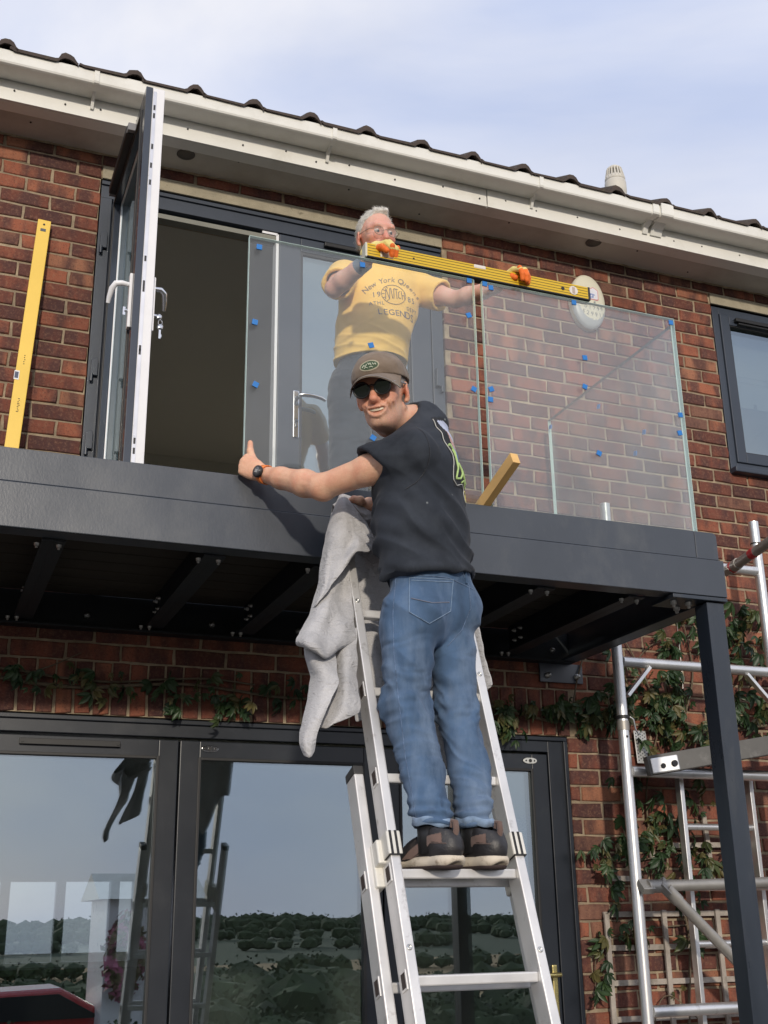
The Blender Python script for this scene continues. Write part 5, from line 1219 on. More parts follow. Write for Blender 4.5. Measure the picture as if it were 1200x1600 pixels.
# ======== the man on the ladder
P1 = empty('person', (.88, -1.80, 1.468), 'person in cap and sunglasses smiling back from the ladder, black t-shirt and blue jeans', 'person')
Fh = V3((-.60, -.755, -.29)); H1 = Frame(at(597, 615, -1.70), Fh, roll=math.radians(3))
Fu = V3((-.80, .60, 0)).normalized(); Lu = V3((-Fu.y, Fu.x, 0))        # upper body faces left and in
Fp = V3((-.45, .89, 0)).normalized(); Lp = V3((-Fp.y, Fp.x, 0))        # hips
neck0 = at(652, 664, -1.615); neck1 = H1(-.035, -.085)
shL, elL, wrL = at(637, 712, -1.765), at(503, 761, -1.53), at(411, 741, -1.290)
shR = neck0 - Lu*.135 + V3((0, 0, -.125)); elR = V3((.945, -1.40, 2.56)); wrR = at(577, 789, -1.40)
P0, Pm, Pc, Pu = at(671, 900, -1.67), at(658, 830, -1.655), at(652, 752, -1.645), at(655, 700, -1.625)
hipL, hipR = at(637, 962, -1.70), at(701, 957, -1.625)
knL, knR = at(636, 1106, -1.725), at(713, 1100, -1.68)
shnL, shnR = at(661, 1208, -1.77), at(734, 1208, -1.745)
anL, anR = at(675, 1290, -1.83), at(743, 1290, -1.815)
sd = SDF((.33, -1.96, 1.46), (1.16, -1.13, 3.10), .0036)
build_head(sd, H1); build_lines(sd, H1); build_ears(sd, H1)
teeth1 = build_mouth(sd, H1, 'teeth', P1)
sd.cap(neck0, neck1, .062, .054, .02); sd.cap(neck0+Fu*.02, H1(.03, -.09), .045, .040, .03)
for e in (-1, 1): sd.cap(neck0+Fu*.06+Lu*e*.02, H1(-.02, -.05, .055 if e > 0 else -.055), .012, .012, .014)      # neck tendons
sd.cap(P0, Pm, .135, .135, .03, sq=(Fp, .72)); sd.cap(Pm, Pc, .135, .145, .03, sq=(Fu, .72)); sd.cap(Pc, Pu-V3((0, 0, .02)), .135, .10, .03, sq=(Fu, .72)); sd.cap(shL, shR, .042, k=.03); sd.cap(Pu, neck0, .065, .058, .03)
sd.chain([shL, shL+(elL-shL)*.45, elL], [.054, .047, .041], .02)
fo = elL+(wrL-elL)*.28
sd.chain([elL, fo, elL+(wrL-elL)*.68, wrL], [.040, .0435, .035, .0265], .018); sd.cap(elL+V3((.008, -.004, -.018)), elL+V3((.0, .0, -.012)), .024, k=.02)
for q, (a, b_) in enumerate(((.1, .75), (.2, .95))):                                         # forearm cords
    c0, c1 = elL+(wrL-elL)*a, elL+(wrL-elL)*b_; o_ = V3((-.02, -.034, .004-.018*q)); sd.cap(c0+o_, c1+o_*.72, .006, .004, .010)
sd.chain([shR, elR, wrR], [.052, .040, .027], .02)
# left hand closed round the edge of the glass, thumb up its face
hd = (at(374, 722, -1.245)-wrL).normalized(); hn = V3((-.42, -.88, -.12)); hn = (hn-hd*hn.dot(hd)).normalized(); ht = hn.cross(hd); ht = ht if ht.z > 0 else -ht
build_hand(sd, wrL+hd*.004, hd, hn, ht, [(58, 62, 40), (62, 64, 40), (66, 62, 40), (70, 60, 40)], [at(397, 722, -1.262), at(391, 705, -1.245), at(391, 692, -1.232)], .96, 1.05)
# right hand over the towel on the ladder top
rd = V3((-.80, .25, -.30)).normalized(); rn = V3((-.25, -.55, .75)); rn = (rn-rd*rn.dot(rd)).normalized(); rt = rn.cross(rd); rt = rt if rt.y < 0 else -rt
rt = rd.cross(rn)
build_hand(sd, wrR, rd, rn, rt, [(42, 50, 30), (48, 52, 30), (52, 55, 30), (55, 55, 30)], [at(563, 782, -1.435), at(553, 780, -1.43), at(546, 784, -1.42)], .95, 1.05)
sd.cap(hipL, hipR, .072, k=.03); sd.cap(P0+V3((0,0,.02)), (hipL+hipR)/2+V3((0,0,.05)), .105, .085, .03, sq=(Fp, .8))
sd.chain([hipL, knL, shnL, anL], [.070, .050, .042, .034], .01); sd.chain([hipR, knR, shnR, anR], [.070, .050, .042, .034], .01)
ft = V3((-.30, .954, 0))
for an in (anL, anR): sd.cap(an+V3((0, 0, -.02)), an+ft*.02+V3((0, 0, -.060)), .028, .022, .01)
B1, V, F = sdf_object('body', sd, skin1_m, P1, 2); skin_tone(B1, V, H1, .75)
# hair at the temples and nape
sd = SDF(H1(0, 0)-V3((.15, .15, .16)), H1(0, 0)+V3((.15, .15, .16)), .0045); A = H1.ax()
sd.ell(H1(-.014, .030), (.098, .090, .0785), A, .0); sd.ell(H1(-.05, -.02), (.055, .07, .062), A, .02)
sd.plane(H1(.022, 0), H1.f); sd.plane(H1(-.02, -.045), -H1.u-H1.f*.3); sd.plane(H1(0, .06), H1.u)
for e in (-1, 1): sd.ell(H1(-.008, -.012, e*.085), (.026, .036, .02), A, .004, 'sub')
HR, V, F = sdf_object('hair', sd, hairg_m, P1, 1); hair_strands('hair_strands', HR, V, F, lambda p: -H1.f*.6-H1.u, 700, .010, hairg_m, 3, .2)
# cap
Cc = Frame(H1(-.008, .030), (H1.f*.985+H1.u*.06).normalized(), H1.u); A = Cc.ax()
sd = SDF(Cc.c-V3((.17, .17, .17)), Cc.c+V3((.17, .17, .17)), .004)
sd.ell(Cc(-.004, .012), (.109, .092, .090), A, .0); sd.ell(Cc(.035, .030), (.060, .060, .070), A, .03); sd.plane(Cc(0, .004), -Cc.u+Cc.f*.06)
sd.ell(Cc(-.004, -.004), (.101, .088, .082), A, .002, 'sub')
CAP, V, F = sdf_object('cap', sd, cap_cloth_m, P1, 2, lambda V: .0022*vnoise(V, (28, 28, 16), 2)+.0015*vnoise(V, (70, 70, 50), 5))
V_, Fs = [], []; nu, nv = 26, 8
for lay in (0, 1):
    for i in range(nu+1):
        t = -1+2*i/nu; a = t*1.12
        for j in range(nv+1):
            w = j/nv; f0, l0 = .104*math.cos(a), .088*math.sin(a)
            ext = .076*(1-.30*t*t)*w
            f_, l_ = f0+ext*(1-.12*t*t), l0*(1+.05*w)
            u_ = .014 - .010*w - .012*w*w - (.030*w+.006)*t*t - lay*.0035
            V_.append(Cc(f_-.006, u_, l_))
T = (nu+1)*(nv+1)
for i in range(nu):
    for j in range(nv):
        a = i*(nv+1)+j; q = (a, a+nv+1, a+nv+2, a+1); Fs += [q[::-1], tuple(k+T for k in q)]
for i in range(nu): a = i*(nv+1)+nv; Fs.append((a, a+nv+1, a+nv+1+T, a+T))
for j in range(nv): Fs.append((j, j+1, j+1+T, j+T)); a = nu*(nv+1)+j; Fs.append((a+1, a, a+T, a+1+T))
BR = link_mesh('brim', mesh_from(V_, Fs, True), cap_cloth_m, CAP)
bv = bvh_of(CAP); o_ = Cc(.25, .060, -.004); ax_, ay_, az_ = -Cc.s, (Cc.u+Cc.f*-.25).normalized(), (-Cc.f-Cc.u*.12).normalized()
ax_ = -Cc.s if (-Cc.s).dot(CR) > 0 else Cc.s
el = lambda a, b_, n=28: [(a*math.cos(2*PI*i/n), b_*math.sin(2*PI*i/n)) for i in range(n)]
press_poly('badge', el(.033, .019), bv, o_, ax_, ay_, az_, pbr('badge_rim', (.40, .36, .26), .8), CAP, .0016, .0012)
press_poly('badge_field', el(.029, .0155), bv, o_, ax_, ay_, az_, pbr('badge_green', (.05, .085, .045), .8), CAP, .0022, .0012)
bw = pbr('badge_thread', (.55, .58, .45), .8)
for k, st in enumerate(([(-.023, -.004), (-.017, .004), (-.012, -.003), (-.007, .006)], [(-.016, -.008), (-.010, -.005), (-.004, -.009)], [(-.003, .009), (.001, .001), (.005, .007), (.008, -.002)], [(.002, -.008), (.008, -.006), (.013, -.009)], [(.012, .006), (.016, -.001), (.021, .004), (.023, -.002)])):
    press_line('badge_stroke', st, bv, o_, ax_, ay_, az_, .0028, bw, CAP, .0036, .003)
m = MB(); m.ell = None; m.lathe([(.009, 0), (.0085, .004), (.004, .006), (.0005, .0065)], Cc(-.004, .1035), 14, Cc.u); m.build('cap_button', cap_cloth_m, CAP)
# sunglasses
gl = empty if False else None
m = MB()
rim_m = pbr('glasses_frame', (.010, .009, .009), .3)
def ring(mb, c, nx, ny, R, r, n=28, q=1.0): mb.path([c+nx*R*math.cos(2*PI*i/n)+ny*R*q*math.sin(2*PI*i/n) for i in range(n+1)], r, 8, False)
for e in (-1, 1): ring(m, H1(.112, .002, e*.034), H1.s, H1.u, .0255, .0032, q=.93)
m.cap = None; m.path([H1(.113, .010, -.010), H1(.117, .013, 0), H1(.113, .010, .010)], .003, 8)
for e in (-1, 1): m.path([H1(.111, .012, e*.058), H1(.104, .013, e*.068)], .0035, 8)
SG = m.build('sunglasses', rim_m, P1)
for e in (-1, 1):
    m = MB(); m.prism([(.0245*math.cos(2*PI*i/28), .0228*math.sin(2*PI*i/28)) for i in range(28)], H1(.111, .002, e*.034), H1.s, H1.u, H1.f*.0025); m.build('lens', lens_m, SG)
    m = MB(); m.path([H1(.104, .013, e*.068), H1(.06, .016, e*.078), H1(.0, .017, e*.082), H1(-.022, .006, e*.083)], [.003, .0028, .0026, .0022], 8); m.build('temple_arm', pbr('temple_grey', (.20, .21, .23), .35), SG)
# t-shirt
nk0 = (neck1-neck0).normalized()
sd = SDF((.50, -1.99, 2.24), (1.20, -1.25, 2.95), .0048)
sd.cap(P0-V3((0, 0, .05)), Pm, .168, .170, .03, sq=(Fp, .76)); sd.cap(Pm, Pc, .170, .176, .03, sq=(Fu, .80)); sd.cap(Pc, Pu-V3((0, 0, .02)), .174, .125, .04, sq=(Fu, .80)); sd.cap(Pu, neck0-V3((0, 0, .02)), .095, .076, .05)
sd.cap(shL+Lu*-.01, shR, .068, .060, .05); sd.cap(neck0-nk0*.022, shR, .073, .060, .035); sd.cap(neck0-nk0*.022, shL, .073, .064, .035)
slL = at(584, 728, -1.690); dL = (slL-shL).normalized()
slR = shR+(elR-shR)*.62; sd.cap(shR, slR, .074, .066, .035)
nL = V3((-.66, .22, -.62)).normalized()
sl_ = SDF((.50, -1.99, 2.24), (1.20, -1.25, 2.95), .0048); sl_.cap(shL-dL*.02, slL+dL*.12, .076, .068, .0); sl_.plane(slL, nL)
sl_.cap(slL-dL*.06, slL+dL*.15, .056, .058, .004, 'sub')
kk = .014; hh_ = np.maximum(kk-np.abs(sd.v-sl_.v), 0)/kk; sd.v = np.minimum(sd.v, sl_.v)-hh_*hh_*kk*.25; sd.cap(slR-(elR-shR).normalized()*.03, elR, .056, .058, .004, 'sub')
nk = (neck1-neck0).normalized(); sd.cap(neck0-nk*.02, neck0+nk*.2, .064, .075, .012, 'sub')
hem = at(668, 905, -1.67); hem_n = V3((.10, 0, -1)).normalized(); sd.plane(hem, hem_n)
def folds1(V):
    a = V @ np.array((.55, -.1, .80)); b_ = V @ np.array((-.62, .3, .55)); z = V[:, 2]
    w = vnoise(V, (5, 5, 5), 3.3)
    low = np.clip((2.72-z)/.25, 0, 1)
    r1 = 1-2*np.abs(vnoise(np.stack([a*15+w, b_*4, V[:, 1]*5], 1), (1, 1, 1), 2.0)); r2 = vnoise(np.stack([a*30, b_*8, V[:, 1]*8], 1), (1, 1, 1), 1.0)
    up = np.clip((z-2.62)/.2, 0, 1); r3 = vnoise(np.stack([a*9, b_*30, V[:, 1]*9], 1), (1, 1, 1), 4.0)
    return low*(.0200*(r1-.5) + .0110*r2) + up*.0095*r3 + .003*w
SHIRT, V, F = sdf_object('t_shirt', sd, navy_m, P1, 3, folds1)
m = MB(); cc = neck0+nk*.018; xx = nk.orthogonal().normalized(); yy = nk.cross(xx); ring(m, cc, xx, yy, .0665, .0075, 36); m.build('collar', rib_m, SHIRT)
m = MB(); xx = (dL.orthogonal()-nL*dL.orthogonal().dot(nL)).normalized(); yy = nL.cross(xx); ring(m, slL-nL*.018, xx, yy, .0672, .0016, 36); m.build('cuff_stitch', stitch_m, SHIRT)
bv = bvh_of(SHIRT); o0 = at(672, 720, -2.2); vd = (at(672, 720, -1.66)-CAM_POS).normalized(); xs_ = vd.cross(V3((0, 0, 1))).normalized(); ys_ = xs_.cross(vd)
suv = [((at(a, b_, -1.74)-o0).dot(xs_), (at(a, b_, -1.74)-o0).dot(ys_)) for a, b_ in ((650, 668), (664, 680), (671, 700), (669, 724), (656, 748), (634, 764))]
press_line('armhole_seam', spline(suv, 5), bv, o0, xs_, ys_, vd, .0030, rib_m, SHIRT, .0006)
# graphic printed on the back, turned away to the right
bv = bvh_of(SHIRT); back = -Fu; mid = Pc*.55+Pu*.45
ayb = V3((0, 0, 1)); axb = ayb.cross(back).normalized(); axb = axb if axb.dot(CR) > 0 else -axb
ob = mid+back*.4; 
def col(n, c): return MATS.get(n) or pbr(n, c, .8, bump=.3, bs=400, var=.2, vs=30)
pp = lambda n, poly, c, off: press_poly(n, poly, bv, ob, axb, ayb, -back, c, SHIRT, off, .005)
pp('back_print', [(-.075, .13), (-.03, .15), (.05, .15), (.09, .05), (.10, -.09), (.05, -.125), (-.02, -.10), (-.085, -.115), (-.09, .0)], col('print_black', (.012, .013, .016)), .0012)
pp('back_print', [(-.060, .125), (-.02, .14), (.04, .14), (.06, .08), (.0, .06), (-.03, .085)], col('print_pale', (.48, .52, .66)), .002)
pp('back_print', [(-.045, .095), (.0, .07), (.06, .085), (.075, .03), (.02, .02), (-.02, .045)], col('print_pink', (.55, .36, .33)), .0022)
pp('back_print', [(-.03, .05), (.02, .03), (.08, .04), (.09, -.02), (.02, -.04), (-.015, -.005)], col('print_blue', (.13, .18, .50)), .0024)
pp('back_print', [(-.01, .01), (.03, .0), (.06, .01), (.05, -.02), (.01, -.015)], col('print_grey', (.40, .44, .55)), .0027)
pp('back_print', [(-.01, -.02), (.03, -.035), (.07, -.02), (.06, -.05), (.01, -.05)], col('print_navy', (.04, .06, .20)), .0027)
lime = col('print_lime', (.42, .58, .22)); pl = lambda pts, w, c: press_line('print_stroke', pts, bv, ob, axb, ayb, -back, w, c, SHIRT, .0026, .006)
pl([(-.070, .03), (-.045, .045), (-.038, .02), (-.05, -.02), (-.065, -.06), (-.07, -.085), (-.04, -.075), (-.02, -.05), (-.035, -.02), (-.01, -.055), (.02, -.075), (.05, -.055), (.06, -.03)], .0075, lime)
pl([(-.058, .02), (-.055, -.015), (-.062, -.05)], .005, lime); pl([(-.005, -.03), (.02, -.05), (.045, -.045), (.03, -.07)], .006, lime); pl([(-.03, -.085), (-.005, -.07), (.02, -.088)], .006, lime)
palec = col('print_line', (.55, .55, .52))
pl([(-.075, .125), (-.078, .07), (-.084, .03), (-.080, -.01), (-.090, -.05), (-.088, -.095), (-.070, -.108), (-.04, -.095), (-.02, -.088), (.0, -.10), (.0, -.115), (.015, -.135), (.085, -.135), (.06, -.10)], .0030, palec)
pl([(.012, -.10), (.03, -.105), (.04, -.12), (.025, -.13)], .006, col('print_gold', (.60, .52, .12)))
# jeans
sd = SDF((.60, -2.0, 1.49), (1.24, -1.42, 2.46), .0046)
wst = at(671, 885, -1.67)
sd.cap(wst-V3((0, 0, .02)), (hipL+hipR)/2+V3((0, 0, .02)), .142, .134, .03, sq=(Fp, .78)); sd.local_plane(at(671, 889, -1.67), (-.10, 0, 1), (.6, -2, 2.25), (1.24, -1.4, 2.5))
butt = -Fp
for hp, e in ((hipL, 1), (hipR, -1)): sd.ell(hp+butt*.042-Lp*e*.006+V3((0, 0, .0)), (.074, .074, .090), None, .04)
sd.chain([hipL, knL], [.084, .0665], .03); sd.chain([hipR, knR], [.080, .0640], .012)
sd.chain([knL, shnL, anL+V3((0, 0, .008))], [.0665, .0605, .0525], .02); sd.chain([knR, shnR, anR+V3((0, 0, .008))], [.0640, .0595, .0520], .010)
sd.ell(knL+V3((-.018, .02, .0)), (.052, .05, .07), None, .03)
for an in (anL, anR): sd.local_plane(an+V3((0, 0, -.006)), (-.10, .0, -1), an-V3((.1, .1, .12)), an+V3((.1, .1, .04)))
def folds_j(V):
    x, y, z = V.T; w = vnoise(V, (6, 6, 7), 1.3); w2 = vnoise(V, (13, 13, 10), 4.1)
    shin = np.clip((2.02-z)/.10, 0, 1)*np.clip((z-1.585)/.05, 0, 1); th = np.clip((z-1.95)/.1, 0, 1)*np.clip((2.22-z)/.06, 0, 1)
    ang = z*88+5.5*w+(x-.85)*14+y*9
    r = 1-2*np.abs(vnoise(np.stack([x*7+z*10+w*2, y*9, z*21+w*3], 1), (1, 1, 1), 3.0)); env = np.clip(.55+1.1*w2, 0, 1.2)
    seat = np.clip((z-2.10)/.05, 0, 1)*np.clip((2.30-z)/.05, 0, 1)
    dg = 1-np.abs(np.sin((z*.8+(x-.8)*1.0)*34+3*w))
    ank = np.clip((1.68-z)/.04, 0, 1)
    ang2 = z*140+6*w2+3*w-(x-.85)*20; r2 = 1-np.abs(np.sin(ang2))
    return (np.exp(-((z-1.93)/.075)**2)+.35*shin+.8*ank*np.clip((z-1.585)/.03, 0, 1))*((.3+.7*env)*.0150*(r-.5) + .0055*vnoise(np.stack([x*14-z*16, y*14, z*44], 1), (1, 1, 1), 5.0)) + th*.0065*(dg-.4)*env + seat*.0055*(dg-.4) + ank*.004*np.sin(z*210+4*w) + .005*w+.0025*w2
JN, V, F = sdf_object('jeans', sd, denim_m, P1, 2, folds_j)
bv = bvh_of(JN)
for an, nm in ((anL, 'hem'), (anR, 'hem')):
    m = MB(); n_ = V3((.10, 0, 1)).normalized(); xx = V3((1, 0, -.10)).normalized(); yy = n_.cross(xx)
    pr = [(.0500, -.006), (.0555, -.006), (.0562, .014), (.0545, .016), (.0500, .0155)]; nn_ = 40; vs = []
    for rr_, hh_ in pr:
        for i in range(nn_):
            a = 2*PI*i/nn_; wob = 1+.035*math.sin(3*a+an.x*20)+.02*math.sin(7*a); vs.append(an+xx*rr_*wob*math.cos(a)+yy*rr_*wob*math.sin(a)+n_*(hh_+.003*math.sin(5*a)))
    m.add(vs, [(j*nn_+i, j*nn_+(i+1) % nn_, ((j+1) % 5)*nn_+(i+1) % nn_, ((j+1) % 5)*nn_+i) for j in range(5) for i in range(nn_)], True); m.build('hem', denim_lt_m, JN)
zu = V3((0, 0, 1)); vdir = (at(672, 930, -1.66)-CAM_POS).normalized(); vdir.z = .25; vdir.normalize(); xr = vdir.cross(zu).normalized(); yr = xr.cross(vdir)
def jl(nm, pix, w=.0022, mat=stitch_m, off=.0012, closed=False):
    o0 = at(672, 930, -2.1); uv = []
    for a, b_ in pix:
        q = at(a, b_, -1.75); uv.append(((q-o0).dot(xr), (q-o0).dot(yr)))
    return press_line(nm, uv, bv, o0, xr, yr, vdir, w, mat, JN, off, .007, closed)
pk = [(640, 903), (708, 906), (704, 955), (671, 974), (640, 956)]
o0 = at(672, 930, -2.1); uv = [((at(a, b_, -1.75)-o0).dot(xr), (at(a, b_, -1.75)-o0).dot(yr)) for a, b_ in pk]
press_poly('back_pocket', uv, bv, o0, xr, yr, vdir, denim_m, JN, .0030, .004)
jl('pocket_stitch', pk, .0024, denim_lt_m, .0034, True); jl('pocket_stitch', [(643, 935), (675, 942), (702, 941)], .0030, stitch_m, .0042)
jl('pocket_stitch', [(643, 907), (706, 910)], .0024, denim_lt_m, .0042)
jl('side_seam', [(618, 900), (614, 960), (616, 1020), (622, 1080), (628, 1130), (634, 1180), (646, 1240), (652, 1280)], .0028, seam_m, .0004)
jl('yoke_seam', [(640, 898), (700, 903), (728, 915), (742, 922)], .0024, seam_m); jl('seat_seam', [(722, 893), (733, 915), (736, 950), (722, 985), (700, 1010)], .003, seam_m)
jl('belt_loop', [(727, 893), (729, 912)], .010, denim_m, .003)
# shoes
def shoe(an, heel, name):
    hb = V3(heel); f = ft; l = V3((-f.y, f.x, 0)); z = V3((0, 0, 1)); q = lambda a, b_, c=0: hb+f*a+l*c+z*b_
    sd = SDF(hb+V3((-.20, -.08, -.01)), hb+V3((.10, .34, .16)), .0036)
    ax = (f, l, z)
    sd.ell(q(.045, .050), (.050, .036, .050), ax, .01); sd.ell(q(.115, .040), (.075, .038, .045), ax, .03); sd.ell(q(.20, .030), (.075, .043, .032), ax, .04); sd.cap(q(.045, .06), q(.060, .098), .038, .040, .03); sd.cap(q(.06, .085), q(.16, .05), .030, .028, .03)
    sd.plane(q(0, .020), -z); sd.plane(q(.02, .100), (z-f*.25).normalized()); sd.cap(q(.062, .06), q(.052, .14), .034, .038, .004, 'sub')
    sh, V, F = sdf_object('shoe', sd, shoe_m, P1, 2, lambda V: .0012*vnoise(V, (40, 40, 60), 1))
    sd = SDF(hb+V3((-.20, -.08, -.03)), hb+V3((.10, .34, .06)), .0036)
    sd.cap(q(.040, .020), q(.12, .018), .046, .040, .02, sq=(z, .62)); sd.cap(q(.12, .018), q(.225, .018), .040, .047, .03, sq=(z, .5)); sd.plane(q(0, .032), z); sd.plane(q(0, .004), -z); sd.cap(q(-.03, -.028), q(.0, -.02), .036, k=.01, op='sub')
    so, V, F = sdf_object('sole', sd, sole_m, sh, 2)
    sd = SDF(hb+V3((-.20, -.08, -.03)), hb+V3((.10, .34, .06)), .0036)
    sd.cap(q(.045, .006), q(.12, .006), .043, .038, .02, sq=(z, .4)); sd.cap(q(.12, .006), q(.225, .006), .038, .045, .03, sq=(z, .35)); sd.plane(q(0, .0075), z); sd.plane(q(0, -.004), -z)
    sdf_object('outsole', sd, under_m, sh, 1)
    m = MB(); m.path([q(.012, .075), q(.004, .098), q(.006, .118), q(.016, .122), q(.022, .105)], [.008, .009, .009, .008, .006], 8); m.build('heel_tab', suede_m, sh)
    bvs = bvh_of(sh); so_ = q(.08, .05, .3)
    press_poly('side_panel', [(-.060, .014), (-.03, .018), (.03, -.006), (.06, -.022), (.10, -.024), (.065, .002), (.03, .020), (-.01, .034), (-.055, .040)], bvs, so_, f, z, -l, suede_m, sh, .0018, .0016)
    press_line('stitching', [(-.07, .012), (-.02, .015), (.02, -.008), (.07, -.025)], bvs, so_, f, z, -l, .002, suede_m, sh)
    m = MB(); m.lathe([(.040, -.045), (.041, .0), (.042, .03)], an+V3((0, .0, -.03)), 20); m.build('sock', dark_m, P1)
    return sh
sL = V3((anL.x+.036, anL.y-.085, 1.472)); sR = V3((anR.x+.036, anR.y-.085, 1.472))
shoe(anL, sL, 'l'); shoe(anR, sR, 'r')
# watch
wd = (wrL-elL).normalized(); wn_ = V3((-.25, -.93, -.26)); wn_ = (wn_-wd*wn_.dot(wd)).normalized(); wt = wd.cross(wn_); wc = wrL-wd*.012
m = MB(); m.path([wc+wn_*.0315*math.cos(a)+wt*.0300*math.sin(a) for a in [2*PI*i/28 for i in range(29)]], .001, 6, False)
vs = []
for i in range(32):
    a = 2*PI*i/32
    for dd_, rr_ in ((-.011, .0300), (.011, .0290), (.011, .0325), (-.011, .0335)): vs.append(wc+wd*dd_+wn_*rr_*1.02*math.cos(a)+wt*rr_*math.sin(a))
m.add(vs, [(i*4+k, i*4+(k+1) % 4, ((i+1) % 32)*4+(k+1) % 4, ((i+1) % 32)*4+k) for i in range(32) for k in range(4)], True)
WT = m.build('watch', pbr('orange_strap', (.80, .22, .05), .55), P1)
m = MB(); m.lathe([(.0205, 0), (.0215, .004), (.0205, .010), (.018, .0115), (.0001, .0115)], wc+wn_*.031, 28, wn_); WC = m.build('watch_case', pbr('watch_black', (.02, .02, .022), .35), WT)
m = MB(); m.lathe([(.015, 0), (.015, .001), (.0001, .001)], wc+wn_*.0427, 24, wn_); m.build('watch_face', pbr('watch_dial', (.10, .10, .11), .15), WC)
m = MB()
for i in range(3): m.obox(wc+wn_*.0440+wt*(.004-.004*i), wd*.006, wt*.0009, wn_*.0003)
m.build('dial_mark', pbr('dial_pale', (.5, .52, .5), .4), WC)
# ======== the man behind the glass
P2 = empty('person', (.98, -.70, 2.672), 'white haired person in yellow t-shirt and orange gloves behind the glass panel', 'person')
H2 = Frame(at(587, 374, -.72), V3((.06, -1, -.20)), roll=math.radians(3))
F2 = V3((-.12, -.99, 0)).normalized(); L2_ = V3((-F2.y, F2.x, 0))         # his left lies to the right in the view
n0, n1 = at(603, 432, -.70), H2(-.03, -.085)
sL2, sR2 = at(655, 452, -.72), at(538, 432, -.72)
eR, wR = at(522, 451, -.90), at(573, 408, -1.085)
eL, wL = at(712, 468, -.86), at(777, 449, -1.085)
q0, q1, q2, q3 = at(576, 572, -.70), at(583, 520, -.70), at(592, 475, -.70), at(597, 448, -.70)
hR2, hL2 = at(548, 605, -.70), at(600, 600, -.68)
def leg(h, dx): return h+V3((dx, -.03, -.42)), V3((h.x+dx*1.3, h.y+.02, 2.77))
kR2, aR2 = leg(hR2, -.02); kL2, aL2 = leg(hL2, .05)
sd = SDF((.66, -1.32, 2.66), (1.70, -.48, 4.42), .0050)
build_head(sd, H2, False); build_lines(sd, H2); build_ears(sd, H2)
for q in (.052, .062, .073): sd.chain([H2(.083-(q-.05)*.5, q, -.04), H2(.088-(q-.05)*.5, q+.003, -.015), H2(.088-(q-.05)*.5, q+.002, .015), H2(.083-(q-.05)*.5, q, .04)], [.0018]*4, .005, 'sub')
sd.chain([H2(.092, -.060, -.022), H2(.102, -.062), H2(.092, -.060, .022)], [.004, .006, .004], .006)
sd.cap(n0, n1, .060, .054, .02); sd.cap(n0-F2*-.02, H2(.03, -.09), .045, .040, .03)
sd.cap(q0, q1, .12, .125, .03, sq=(F2, .72)); sd.cap(q1, q2, .125, .135, .03, sq=(F2, .72)); sd.cap(q2, q3, .135, .12, .03, sq=(F2, .72)); sd.cap(sL2, sR2, .045, k=.03); sd.cap(q3, n0, .07, .06, .03)
for sh_, e_, w_ in ((sR2, eR, wR), (sL2, eL, wL)):
    sd.chain([sh_, sh_+(e_-sh_)*.5, e_], [.048, .043, .037], .015); sd.chain([e_, e_+(w_-e_)*.3, e_+(w_-e_)*.7, w_], [.036, .0395, .032, .026], .012)
sd.cap(hL2, hR2, .08, k=.03); sd.cap(q0, (hL2+hR2)/2, .11, .10, .03, sq=(F2, .8))
for h, k_, a in ((hR2, kR2, aR2), (hL2, kL2, aL2)): sd.chain([h, k_, a], [.070, .050, .034], .01)
B2, V, F = sdf_object('body', sd, skin2_m, P2, 2); skin_tone(B2, V, H2, .35)
sd = SDF(H2(0, 0)-V3((.16, .16, .16)), H2(0, 0)+V3((.16, .16, .18)), .0042); A = H2.ax()
sd.ell(H2(-.016, .036), (.104, .094, .081), A, .0); sd.ell(H2(-.055, -.015), (.056, .07, .064), A, .02); sd.cap(H2(.045, .112, -.02), H2(.050, .118, .02), .016, k=.02); sd.ell(H2(-.02, .115), (.05, .018, .04), A, .02)
sd.plane(H2(.048, .085), (H2.f-H2.u*.62).normalized()); sd.plane(H2(-.01, -.050), (-H2.u-H2.f*.25).normalized()); sd.local_plane(H2(.030, 0), H2.f, H2(0, -.01)-V3((.14, .14, .055)), H2(0, -.01)+V3((.14, .14, .055)))
for e in (-1, 1): sd.ell(H2(-.010, -.012, e*.086), (.022, .036, .02), A, .004, 'sub')
HR, V, F = sdf_object('hair', sd, hair_m, P2, 1, lambda V: .003*vnoise(V, (60, 60, 30), 2)+.002*vnoise(V, (140, 140, 60), 5)-.002); hair_strands('hair_strands', HR, V, F, lambda p: -H2.f+H2.u*.15-H2.s*.2+(V3((0, 0, -1)) if (p-H2.c).dot(H2.u) < .05 else V3((0, 0, 0))), 2600, .020, hair_m, 5)
for e in (-1, 1):
    m = MB(); m.lathe([(.0005, -.012), (.008, -.009), (.0115, -.003), (.0118, .002), (.009, .008), (.0005, .0118)], H2(.0800, .006, e*.031), 16, H2.f); ey = m.build('eye', eye_m, P2)
    dv = (H2.f*.9+H2.s*.32-H2.u*.25).normalized(); m = MB(); m.lathe([(.0062, .0098), (.0058, .0112), (.0005, .0124)], H2(.0800, .006, e*.031), 14, dv); m.build('iris', iris_m, ey)
    m = MB(); m.path([H2(.093, .027, e*.016), H2(.097, .031, e*.030), H2(.088, .027, e*.046)], [.003, .0038, .0025], 6); m.build('eyebrow', hair_m, P2)
m = MB()
for e in (-1, 1): ring(m, H2(.108, -.002, e*.032), H2.s, H2.u, .023, .0011, q=.82); m.path([H2(.106, .004, e*.055), H2(.095, .006, e*.070), H2(.05, .006, e*.078), H2(.0, .006, e*.081), H2(-.018, .0, e*.082)], .0012, 6)
m.path([H2(.109, .004, -.010), H2(.113, .007, 0), H2(.109, .004, .010)], .0011, 6)
sp = m.build('spectacles', pbr('wire_frame', (.30, .26, .22), .3, metal=.8), P2)
